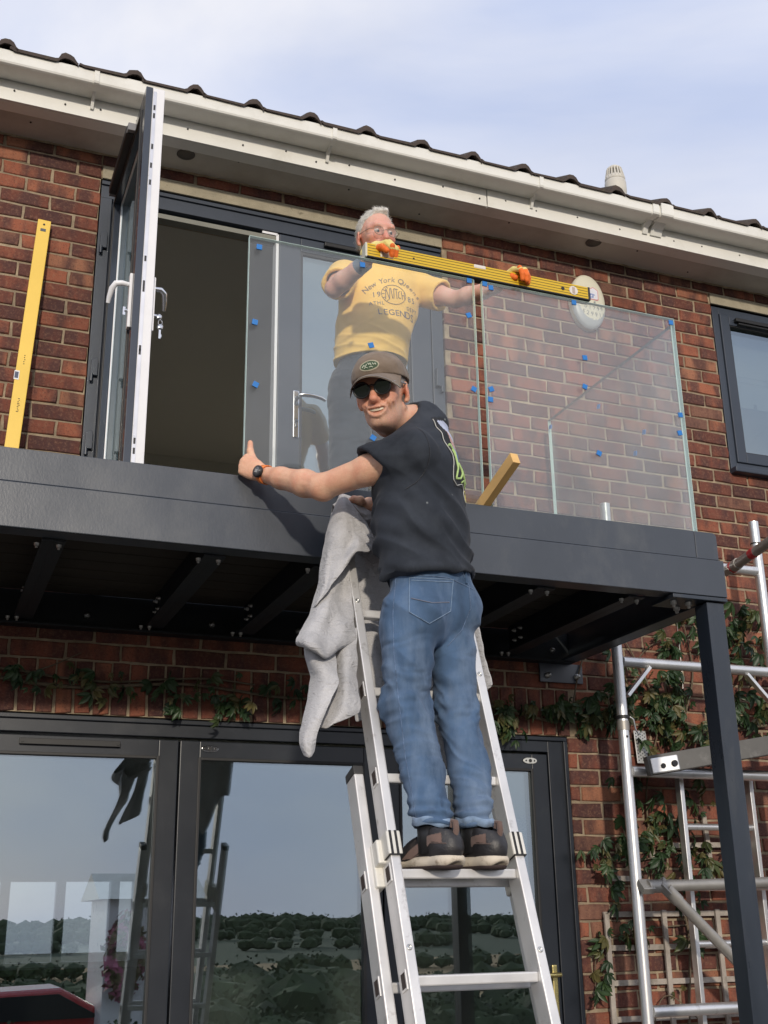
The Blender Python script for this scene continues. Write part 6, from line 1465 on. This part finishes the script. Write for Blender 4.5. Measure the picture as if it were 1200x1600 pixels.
for e in (-1, 1):
    m = MB(); m.prism([(.0222*math.cos(2*PI*i/24), .0182*math.sin(2*PI*i/24)) for i in range(24)], H2(.1075, -.002, e*.032), H2.s, H2.u, H2.f*.0012); m.build('lens', MATS.get('spectacle_lens') or glass_mat('spectacle_lens', 1.6, (.93, .92, .90)), sp)
# yellow t-shirt
sd = SDF((.62, -1.10, 3.38), (1.56, -.44, 4.10), .0052)
hemv = V3((.06, 0, -1)).normalized()
sd.cap(q0-V3((0, 0, .06)), q1, .160, .158, .03, sq=(F2, .78)); sd.cap(q1, q2, .158, .165, .03, sq=(F2, .76)); sd.cap(q2, q3, .165, .140, .04, sq=(F2, .76)); sd.cap(q3, n0-V3((0, 0, .01)), .105, .075, .05)
sd.cap(sL2, sR2, .062, k=.06)
zR, zL = sR2+(eR-sR2)*.62, sL2+(eL-sL2)*.62
for sh_, z_, e_ in ((sR2, zR, eR), (sL2, zL, eL)):
    d_ = (z_-sh_).normalized(); s_ = SDF((.62, -1.10, 3.38), (1.56, -.44, 4.10), .0052); s_.cap(sh_-d_*.02, z_+d_*.12, .071, .066, .0); s_.plane(z_, d_); s_.cap(z_-d_*.06, z_+d_*.15, .054, .057, .004, 'sub')
    kk = .018; hh_ = np.maximum(kk-np.abs(sd.v-s_.v), 0)/kk; sd.v = np.minimum(sd.v, s_.v)-hh_*hh_*kk*.25
nk2 = (n1-n0).normalized(); sd.cap(n0-nk2*.015, n0+nk2*.2, .066, .078, .012, 'sub')
sd.plane(at(575, 568, -.70), hemv)
def folds2(V):
    x, y, z = V.T; w = vnoise(V, (5, 5, 5), 6.3); w2 = vnoise(np.stack([x*6+z*5, z*22-x*6, y*6], 1), (1, 1, 1), 2.0)
    low = np.clip((3.72-z)/.12, 0, 1); r = 1-np.abs(np.sin((z+.35*(x-1.05))*52+4*w))
    arm = np.clip((np.abs(x-1.06)-.15)/.05, 0, 1); return low*(.0085*(r**2-.3)+.0110*w2)+.004*vnoise(np.stack([x*16-z*10, z*9+x*6, y*6], 1), (1, 1, 1), 8.0)+.004*w+arm*.006*vnoise(V, (9, 9, 26), 3.1)
YS, V, F = sdf_object('t_shirt', sd, yellow_m, P2, 3, folds2)
m = MB(); xx = nk2.orthogonal().normalized(); yy = nk2.cross(xx); ring(m, n0+nk2*.010, xx, yy, .0685, .0065, 36); m.build('collar', yellow_m, YS)
bv = bvh_of(YS); ax2 = -L2_ if (-L2_).dot(CR) > 0 else L2_; az2 = -F2; o2 = at(604, 490, -.70)+F2*.4; rq = Matrix.Rotation(math.radians(-7 if False else 7), 3, F2)
ink = pbr('shirt_ink', (.20, .15, .12), .85, var=.25, vs=60); ink2 = pbr('shirt_ink_grey', (.16, .15, .16), .85, var=.3, vs=60)
zz = (rq @ V3((0, 0, 1))).normalized(); ax2 = (rq @ ax2).normalized()
if zz.x*ax2.x < 0: pass
press_text('printed_letter', 'New York Queens', .036, bv, o2+zz*.092+ax2*.004, ax2, zz, az2, ink, YS, .0016, arc=6.0, shear=.25, spacing=.50)
press_text('printed_letter', '19', .034, bv, o2-ax2*.078+zz*.020, ax2, zz, az2, ink2, YS, .0016)
press_text('printed_letter', '85', .034, bv, o2+ax2*.082+zz*.006, ax2, zz, az2, ink2, YS, .0016)
press_text('printed_letter', 'ATHL', .024, bv, o2-ax2*.080-zz*.020, ax2, zz, az2, ink2, YS, .0016, spacing=.72)
press_text('printed_letter', 'DEPT', .020, bv, o2+ax2*.084-zz*.034, ax2, zz, az2, ink2, YS, .0016, spacing=.72)
press_text('printed_letter', 'LEGENDS', .038, bv, o2+ax2*.006-zz*.062, ax2, zz, az2, ink2, YS, .0016, spacing=.70, bold=.1)
pln = lambda pts, w=.0028: press_line('printed_line', pts, bv, o2, ax2, zz, az2, w, ink, YS, .0012, .008, n=4)
pln([(.056*math.cos(a), .020+.044*math.sin(a)) for a in [2*PI*i/28 for i in range(29)]])
for k in range(5): pln([(.056*math.cos(2.2+k*.45), .020+.044*math.sin(2.2+k*.45)), (.042*math.cos(2.2+k*.45), .020+.033*math.sin(2.2+k*.45))])
for st in ([(-.040, -.004), (-.034, .046)], [(-.034, .046), (-.022, -.004)], [(-.022, -.004), (-.016, .048)], [(-.012, .048), (-.008, .002), (-.002, .002), (.002, .046)], [(.004, .046), (.020, .043)], [(.012, .045), (.012, .0)], [(.030, .036), (.022, .030), (.020, .006), (.030, .004)], [(.036, .038), (.038, .0)], [(.050, .034), (.048, .004)], [(.037, .018), (.049, .018)]): pln(st, .0034)
# trousers
sd = SDF((.70, -.98, 2.69), (1.40, -.46, 3.62), .0056)
sd.cap(q0-V3((0, 0, .03)), (hL2+hR2)/2, .138, .140, .03, sq=(F2, .78)); sd.chain([hR2, kR2, aR2], [.098, .080, .068], .02); sd.chain([hL2, kL2, aL2], [.098, .080, .068], .02)
sdf_object('trousers', sd, greytr_m, P2, 2, lambda V: .006*vnoise(V, (9, 9, 22), 2)+.003*vnoise(V, (24, 24, 40), 7))
for a in (aR2, aL2):
    sd = SDF(a+V3((-.09, -.25, -.11)), a+V3((.09, .10, .04)), .005); sd.ell(a+V3((0, -.02, -.05)), (.045, .06, .055), None, .01); sd.ell(a+V3((0, -.10, -.065)), (.047, .11, .036), None, .03); sd.plane(a+V3((0, 0, -.097)), (0, 0, -1)); sdf_object('shoe', sd, leather_m, P2, 1)
# gloved hands closed over the level
def glove(Wp, d, n, t, curls, thumb, cuff_dir):
    sd = SDF(V3(Wp)-V3((.16, .16, .16)), V3(Wp)+V3((.16, .16, .16)), .0040)
    fs = build_hand(sd, Wp, d, n, t, curls, thumb, 1.0, 1.12, .6); sd.cap(V3(Wp)-V3(cuff_dir)*.03, V3(Wp)+V3(d).normalized()*.02, .033, .031, .012)
    g, V, F = sdf_object('glove', sd, glove_y_m, P2, 1)
    sd = SDF(V3(Wp)-V3((.16, .16, .16)), V3(Wp)+V3((.16, .16, .16)), .0038)
    for i, pts in enumerate(fs):
        r = [.0093, .0096, .0091, .0080][i]*1.12; nn = V3(n).normalized(); mid_ = pts[1]+(pts[2]-pts[1])*(-.35 if i != 1 else .1)
        sd.chain([mid_, pts[2], pts[3]], [r*1.07, r*1.04, r*.94], .003)
    th = [V3(p) for p in thumb]; sd.chain(th, [.0165, .0138, .0118][:len(th)], .004)
    return sdf_object('glove_coating', sd, glove_o_m, g, 1)[0]
top = 3.8275
W1 = at(583, 391, -1.105); K1 = V3((1.002, -1.186, top+.026))
d1 = (K1-W1).normalized(); n1_ = V3((-.15, -.25, .95)); n1_ = (n1_-d1*n1_.dot(d1)).normalized(); t1 = d1.cross(n1_); t1 = t1 if t1.x < 0 else -t1
glove(W1, d1, n1_, t1, [(48, 58, 22), (50, 58, 20), (52, 56, 20), (54, 54, 22)], [at(590, 388, -1.185), at(597, 386, -1.212), at(604, 391, -1.222)], (wR-eR).normalized()*1)
W2 = at(786, 440, -1.10); K2 = V3((1.560, -1.178, top+.020))
d2 = (K2-W2).normalized(); n2_ = V3((.0, -.25, .95)); n2_ = (n2_-d2*n2_.dot(d2)).normalized(); t2 = d2.cross(n2_); t2 = t2 if t2.x < 0 else -t2
glove(W2, d2, n2_, t2, [(30, 48, 30), (32, 48, 30), (34, 48, 30), (36, 48, 30)], [W2+d2*.05+t2*.04-n2_*.02, W2+d2*.075+t2*.042-n2_*.032, W2+d2*.09+t2*.04-n2_*.045], (wL-eL).normalized())
m = MB(); vv_ = (wR-eR).normalized(); m.tube(wR-vv_*.050, wR-vv_*.005, .0335, .0335, 20); m.build('glove_cuff', pbr('cuff_grey', (.16, .20, .26), .8), P2)
# ------------------------------------------------------------------ towel thrown over the ladder head
tab = []
for i in range(60):
    s = -.3+i*.035; p = lp(XI0, s, .046); tab.append((project(p)[1], p.y))
tab.sort()
def ys(py): return float(np.interp(py, [a for a, _ in tab], [b for _, b in tab]))
def sheet(rows, n=7):
    R = [spline([tuple(at(px, py, ys(py)-.012+dy*1.7)) for px, py, dy in r], n) for r in rows]
    cols = len(R[0]); C = [spline([R[j][i] for j in range(len(R))], n) for i in range(cols)]
    V = [C[i][j] for j in range(len(C[0])) for i in range(cols)]; r = len(C[0])
    return V, [(j*cols+i, j*cols+i+1, (j+1)*cols+i+1, (j+1)*cols+i) for j in range(r-1) for i in range(cols-1)]
flap = [[(522, 795, .05), (527, 780, .02), (532, 772, -.0), (538, 774, -.01), (546, 784, -.01), (557, 799, -.01), (570, 815, .01)],
        [(513, 820, .03), (519, 811, -.01), (529, 806, -.03), (540, 807, -.035), (552, 818, -.025), (566, 832, -.02), (585, 845, .0)],
        [(505, 852, .02), (513, 847, -.02), (525, 844, -.035), (538, 845, -.04), (549, 849, -.035), (560, 852, -.05), (577, 862, -.03)],
        [(500, 885, .02), (508, 883, -.02), (518, 880, -.03), (529, 876, -.04), (540, 869, -.045), (551, 862, -.06), (558, 862, -.06)],
        [(496, 925, .02), (503, 921, -.02), (511, 914, -.03), (520, 905, -.04), (530, 894, -.042), (541, 882, -.045), (549, 871, -.05)],
        [(489, 952, .02), (494, 946, -.01), (502, 936, -.02), (512, 922, -.035), (524, 907, -.04), (536, 891, -.042), (546, 876, -.046)]]
upper_ = [[(503, 880, .04), (511, 884, .01), (521, 886, -.0), (530, 886, .0), (538, 884, .0), (546, 880, .0)],
          [(492, 930, .04), (501, 930, .0), (512, 930, -.015), (522, 925, -.01), (534, 925, .01), (548, 918, .0)],
          [(482, 962, .035), (492, 960, -.01), (505, 962, -.025), (520, 955, -.01), (534, 958, -.005), (550, 950, .0)],
          [(470, 985, .02), (482, 980, -.025), (498, 983, -.04), (516, 975, -.015), (533, 985, -.02), (552, 972, .0)],
          [(462, 1001, .0), (474, 1002, -.045), (492, 1010, -.058), (509, 1020, -.045), (530, 1008, -.025), (555, 998, .0)],
          [(464, 1008, .01), (477, 1013, -.030), (494, 1021, -.040), (510, 1028, -.025), (530, 1014, -.01), (555, 1003, .01)],
          [(472, 1006, .03), (484, 1008, -.0), (497, 1012, -.005), (511, 1014, .0), (530, 1006, .01), (553, 998, .02)]]
left_ = [[(474, 1000, .03), (484, 1004, .01), (496, 1010, .0), (510, 1016, .0), (524, 1018, .0)],
         [(474, 1025, .03), (486, 1030, -.01), (500, 1036, -.025), (514, 1044, -.028), (527, 1052, -.024)],
         [(484, 1055, .025), (494, 1060, -.01), (505, 1064, -.028), (517, 1068, -.034), (528, 1070, -.030)],
         [(480, 1092, .02), (489, 1095, -.01), (499, 1096, -.028), (510, 1094, -.034), (519, 1090, -.034)],
         [(471, 1130, .015), (479, 1133, -.014), (487, 1132, -.025), (496, 1127, -.030), (505, 1120, -.030)],
         [(467, 1158, .01), (473, 1163, -.012), (480, 1163, -.018), (487, 1158, -.022), (495, 1150, -.022)],
         [(477, 1181, 0), (480, 1183, -.008), (483, 1184, -.010), (486, 1182, -.008), (489, 1176, -.005)]]
right_ = [[(518, 985, .02), (530, 990, .0), (540, 990, .0), (549, 985, .0), (556, 980, .0)],
          [(518, 1030, .03), (531, 1034, .0), (540, 1040, -.012), (549, 1036, -.008), (557, 1030, .0)],
          [(514, 1070, .03), (530, 1078, -.004), (541, 1085, -.018), (551, 1082, -.012), (559, 1076, .0)],
          [(503, 1105, .03), (520, 1110, .004), (534, 1112, -.014), (548, 1110, -.012), (561, 1102, .0)],
          [(498, 1138, .02), (508, 1139, .004), (520, 1132, -.006), (540, 1124, -.008), (560, 1114, .0)]]
TV, TF = [], []
for rows in (flap, upper_, left_, right_):
    V, F = sheet(rows); n = len(TV); TV += V; TF += [tuple(k+n for k in f) for f in F]
nx_, ny_ = 44, 60; n = len(TV)
for j in range(ny_+1):
    for i in range(nx_+1):
        u, v = i/nx_, j/ny_; x = .690+u*.440
        bot = .80 - .20*math.exp(-((x-.98)/.05)**2) + .10*u + .012*math.sin(x*60)
        s = 1.575 - v*(1.575-bot); sag = -.030*math.sin(min(v*9, PI/2))
        rip = .010*math.sin(x*42+v*1.5)*v + .008*math.sin(x*95+2)*v
        TV.append(np.array(lp(x, s + .03*math.sin(u*PI*2.2)*(1-v), -.045+sag*.8+rip + (.09 if u > .93 else 0)*min(v*3, 1)*(u-.93)/.07)))
TF += [(n+j*(nx_+1)+i, n+j*(nx_+1)+i+1, n+(j+1)*(nx_+1)+i+1, n+(j+1)*(nx_+1)+i) for j in range(ny_) for i in range(nx_)]
n = len(TV)                                                # the strip that folds over the ladder head
fr_ = spline([tuple(at(px, py, ys(py)-.012+dy)) for px, py, dy in flap[0]], 7)
bk_ = [np.array(lp(.690+i/42*.36, 1.575, -.045)) for i in range(43)]
for k in range(7):
    t = k/6
    for i in range(43):
        p = fr_[i]*(1-t)+bk_[i]*t; p = p + np.array((0, 0, .02*math.sin(t*PI))); TV.append(p)
TF += [(n+k*43+i, n+k*43+i+1, n+(k+1)*43+i+1, n+(k+1)*43+i) for k in range(6) for i in range(42)]
TV = [np.array(v, float) for v in TV]
TV = [v + np.array((.5, -1, .2))*(.0060*mnoise.noise(Vector(v)*17) + .0035*(1-2*abs(mnoise.noise(Vector((v[0]*30+v[2]*12, v[1]*20, v[2]*14)))))) for v in TV]
me = mesh_from(TV, TF, True); tw = link_mesh('towel', me, towel_m)
md = tw.modifiers.new('thickness', 'SOLIDIFY'); md.thickness = .0045; md.offset = 0
md = tw.modifiers.new('fine', 'SUBSURF'); md.levels = 1; md.render_levels = 1; md.subdivision_type = 'CATMULL_CLARK'
recentre(tw, (.70, -1.36, 2.0)); tag(tw, 'worn pale grey terry towel draped over the top of the ladder', 'towel')

# ------------------------------------------------------------------ climbing plants
def leaf_mat(name, a, b_, c):
    m, nt, out = new_mat(name); lk = nt.links.new
    oi = N(nt, 'ShaderNodeObjectInfo'); cr = N(nt, 'ShaderNodeValToRGB'); e = cr.color_ramp
    e.elements[0].color = (*a, 1); e.elements[1].color = (*c, 1); e.elements[1].position = .95; q = e.elements.new(.6); q.color = (*b_, 1)
    lk(oi.outputs['Random'], cr.inputs[0])
    tc = N(nt, 'ShaderNodeTexCoord'); nz = N(nt, 'ShaderNodeTexNoise', _Scale=30.0, _Detail=3.0); lk(tc.outputs['Object'], nz.inputs['Vector'])
    mr = N(nt, 'ShaderNodeMapRange'); mr.inputs[3].default_value = .6; mr.inputs[4].default_value = 1.35; lk(nz.outputs['Fac'], mr.inputs[0])
    hs = N(nt, 'ShaderNodeHueSaturation'); lk(cr.outputs[0], hs.inputs['Color']); lk(mr.outputs[0], hs.inputs['Value'])
    b = N(nt, 'ShaderNodeBsdfPrincipled', _Roughness=.45); lk(hs.outputs[0], b.inputs['Base Color'])
    tl = N(nt, 'ShaderNodeBsdfTranslucent'); lk(hs.outputs[0], tl.inputs[0]); mx = N(nt, 'ShaderNodeMixShader'); mx.inputs[0].default_value = .25
    lk(b.outputs[0], mx.inputs[1]); lk(tl.outputs[0], mx.inputs[2]); lk(mx.outputs[0], out.inputs[0]); return m
leaf_m = leaf_mat('creeper_leaf', (.022, .050, .020), (.046, .088, .030), (.14, .12, .045))
stem_m = pbr('creeper_stem', (.13, .10, .065), .9, var=.3, vs=30, bump=.5)
def leaf_mesh(seed, n5=True):
    r = random.Random(seed); V, F = [], []
    for k, a in enumerate((0, -.52, .52, -1.05, 1.05) if n5 else (0, -.6, .6)):
        Lh = (.088, .076, .076, .052, .052)[k]*r.uniform(.9, 1.1); w = Lh*r.uniform(.17, .215); a += r.uniform(-.15, .15); dr = r.uniform(.2, .6)
        base = len(V); prof = ((.04, .05), (.22, .62), (.48, 1.0), (.72, .72), (.90, .30), (1.0, .0))
        for t, ww in prof:
            for sx in (-1, 0, 1):
                x, y = sx*w*ww*(1+.06*math.sin(t*21)), -t*Lh; z = .010*(abs(sx)*.8) - dr*Lh*t*t + .004
                V.append((x*math.cos(a)-y*math.sin(a), z, x*math.sin(a)+y*math.cos(a)))
        for i in range(5):
            for sx in (0, 1): q = base+i*3+sx; F.append((q, q+1, q+4, q+3))
    V2 = [(x, -z, y) for x, z, y in V]
    me = mesh_from(V2, F, True, 'leaf'); me.materials.append(leaf_m); return me
lms = [leaf_mesh(i, i % 4 != 3) for i in range(8)]
def stem(par, pts, r0, r1):
    P = spline(pts, 8); k = len(P); m = MB(); m.path([V3(p) for p in P], [r0+(r1-r0)*i/(k-1) for i in range(k)], 7); m.build('stem', stem_m, par); return P
def put_leaf(par, p, rr, s=1.0):
    o = bpy.data.objects.new('leaf', rr.choice(lms)); COL.objects.link(o); set_parent(o, par); sc = rr.choice((.45, .6, .75, .9, 1.0))*rr.uniform(.85, 1.15)*s
    o.location = p; o.scale = (sc, sc, sc); o.rotation_euler = (rr.uniform(-.8, .35), rr.uniform(-1.1, 1.1), rr.gauss(0, .8))
def creeper(base, label, stems, spots, n, seed, s=1.0):
    P = empty('climbing_plant', base, label, 'climbing plant', None); rr = random.Random(seed)
    for pts, r0, r1 in stems: stem(P, pts, r0, r1)
    tot = sum(w for *_, w in spots)
    for x, z, rx, rz, w in spots:
        for _ in range(int(n*w/tot)):
            put_leaf(P, (rr.gauss(x, rx), -.022-abs(rr.gauss(0, .028))-.01, rr.gauss(z, rz)), rr, s)
    return P
rr = random.Random(2)
main = [(-.7+i*.20, -.022+.006*math.sin(i*2), 2.275+.018*math.sin(i*1.3)) for i in range(10)]
spots = [(-.62, 2.30, .05, .03, 3), (-.40, 2.31, .05, .03, 5), (-.20, 2.29, .05, .03, 7), (-.07, 2.27, .03, .03, 5), (.08, 2.29, .05, .03, 7), (.22, 2.27, .03, .035, 5), (.36, 2.28, .05, .03, 6), (.45, 2.22, .03, .035, 7), (.56, 2.28, .05, .04, 6), (.66, 2.21, .035, .04, 9), (.74, 2.25, .03, .04, 6), (.88, 2.28, .05, .035, 5), (1.02, 2.26, .05, .04, 5)]
creeper((-.6, -.02, 2.2), 'green creeper trained along the soldier bricks above the patio doors', [(main, .009, .006), ([(x+.1, y-.004, z+.028) for x, y, z in main[1:8]], .006, .004), ([(-.2, -.02, 2.28), (-.05, -.025, 2.34), (.06, -.02, 2.40)], .004, .002)], spots, 120, 4, .70)
main2 = [(1.62+i*.16, -.024+.005*math.sin(i*2.1), 2.245+.03*math.sin(i*1.1)) for i in range(8)]
spots = [(1.74, 2.28, .05, .03, 6), (1.90, 2.24, .05, .05, 10), (1.98, 2.18, .04, .05, 8), (2.10, 2.27, .06, .03, 8), (2.25, 2.26, .05, .03, 9), (2.38, 2.28, .06, .04, 10), (2.50, 2.25, .05, .04, 10), (2.60, 2.30, .05, .05, 12)]
creeper((2.1, -.02, 2.2), 'green creeper running from ladder to scaffold pole under the wall bracket', [(main2, .009, .006), ([(2.36, -.02, 2.25), (2.40, -.025, 2.42), (2.47, -.02, 2.62), (2.43, -.02, 2.75)], .005, .003), ([(1.95, -.02, 2.24), (1.93, -.02, 2.36), (1.96, -.02, 2.44)], .003, .002)], spots, 170, 5, .80)
spots = [(2.72, 2.40, .07, .06, 12), (2.84, 2.32, .07, .07, 16), (2.95, 2.42, .06, .07, 12), (3.02, 2.24, .07, .06, 12), (2.88, 2.18, .06, .05, 10), (2.78, 2.25, .05, .05, 8), (3.10, 2.16, .05, .05, 8), (2.93, 2.62, .06, .05, 8), (3.03, 2.74, .06, .05, 7), (3.16, 2.66, .05, .05, 5), (3.30, 2.72, .07, .07, 11), (3.42, 2.80, .07, .07, 11), (3.36, 2.58, .08, .06, 10), (3.46, 2.36, .07, .07, 10), (3.30, 2.30, .06, .05, 6), (3.52, 2.64, .05, .07, 6), (2.60, 2.58, .03, .05, 2), (3.44, 2.20, .05, .05, 5)]
creeper((3.0, -.02, 2.2), 'large mass of creeper leaves on brick wall behind balcony post and scaffold', [([(2.62, -.02, 2.26), (2.80, -.02, 2.30), (3.0, -.025, 2.24), (3.2, -.02, 2.22), (3.5, -.02, 2.25)], .010, .008), ([(2.85, -.02, 2.30), (2.78, -.02, 2.48), (2.68, -.02, 2.66)], .007, .003), ([(3.0, -.02, 2.26), (3.08, -.02, 2.5), (3.05, -.02, 2.8)], .007, .003), ([(3.3, -.02, 2.25), (3.38, -.02, 2.5), (3.42, -.02, 2.84)], .007, .003), ([(2.72, -.02, 2.5), (2.84, -.02, 2.62), (2.98, -.02, 2.66)], .004, .002)], spots, 300, 6, .88)
spots = [(2.74, 1.80, .07, .05, 10), (2.80, 1.70, .06, .06, 12), (2.62, 1.66, .07, .05, 9), (2.50, 1.62, .06, .05, 8), (2.42, 1.60, .03, .05, 5), (2.74, 1.58, .06, .05, 10), (2.88, 1.60, .05, .05, 8), (3.02, 1.66, .05, .06, 8), (3.10, 1.58, .05, .05, 6), (2.52, 1.44, .05, .04, 6), (2.92, 1.44, .04, .05, 6), (2.94, 1.28, .03, .05, 6), (2.50, 1.26, .06, .03, 5), (2.40, 1.20, .03, .04, 4), (2.39, 1.10, .02, .04, 4), (2.38, 1.02, .02, .02, 2), (2.60, 1.30, .05, .03, 4), (2.84, 1.22, .03, .03, 2), (3.00, 1.90, .05, .04, 6), (2.70, 1.95, .06, .05, 7), (3.2, 1.45, .05, .06, 5), (2.80, 1.02, .03, .03, 2)]
creeper((2.7, -.02, 1.0), 'sparse creeper threading up through the wooden trellis beside patio doors', [([(2.80, -.022, .3), (2.86, -.022, .9), (2.90, -.022, 1.3), (2.76, -.022, 1.6), (2.74, -.022, 1.9), (2.84, -.022, 2.2)], .008, .004), ([(2.90, -.022, 1.3), (2.62, -.022, 1.28), (2.42, -.022, 1.22), (2.38, -.022, 1.02)], .004, .002), ([(2.76, -.022, 1.6), (2.56, -.022, 1.58), (2.40, -.022, 1.62)], .004, .002), ([(2.6, -.05, .7), (2.72, -.05, 1.0), (2.95, -.05, .85)], .003, .002), ([(2.78, -.022, 1.65), (3.0, -.022, 1.62), (3.2, -.022, 1.5)], .005, .002)], spots, 190, 7, .86)
# training wire and eye on the wall
m = MB(); m.path([(2.40, -.012, 2.83), (2.75, -.012, 2.80), (3.02, -.014, 2.79), (3.02, -.014, 2.5), (3.01, -.014, 2.3)], .0018, 6); wr_ = m.build('training_wire', bolt_m); tag(wr_, 'thin training wire running across bricks to an eye bolt', 'wire')
m = MB(); m.tube((3.02, 0, 2.79), (3.02, -.022, 2.79), .008, n=10); o = m.build('eye_bolt', dark_m, None); set_parent(o, wr_)
for o in S.objects:
    pass
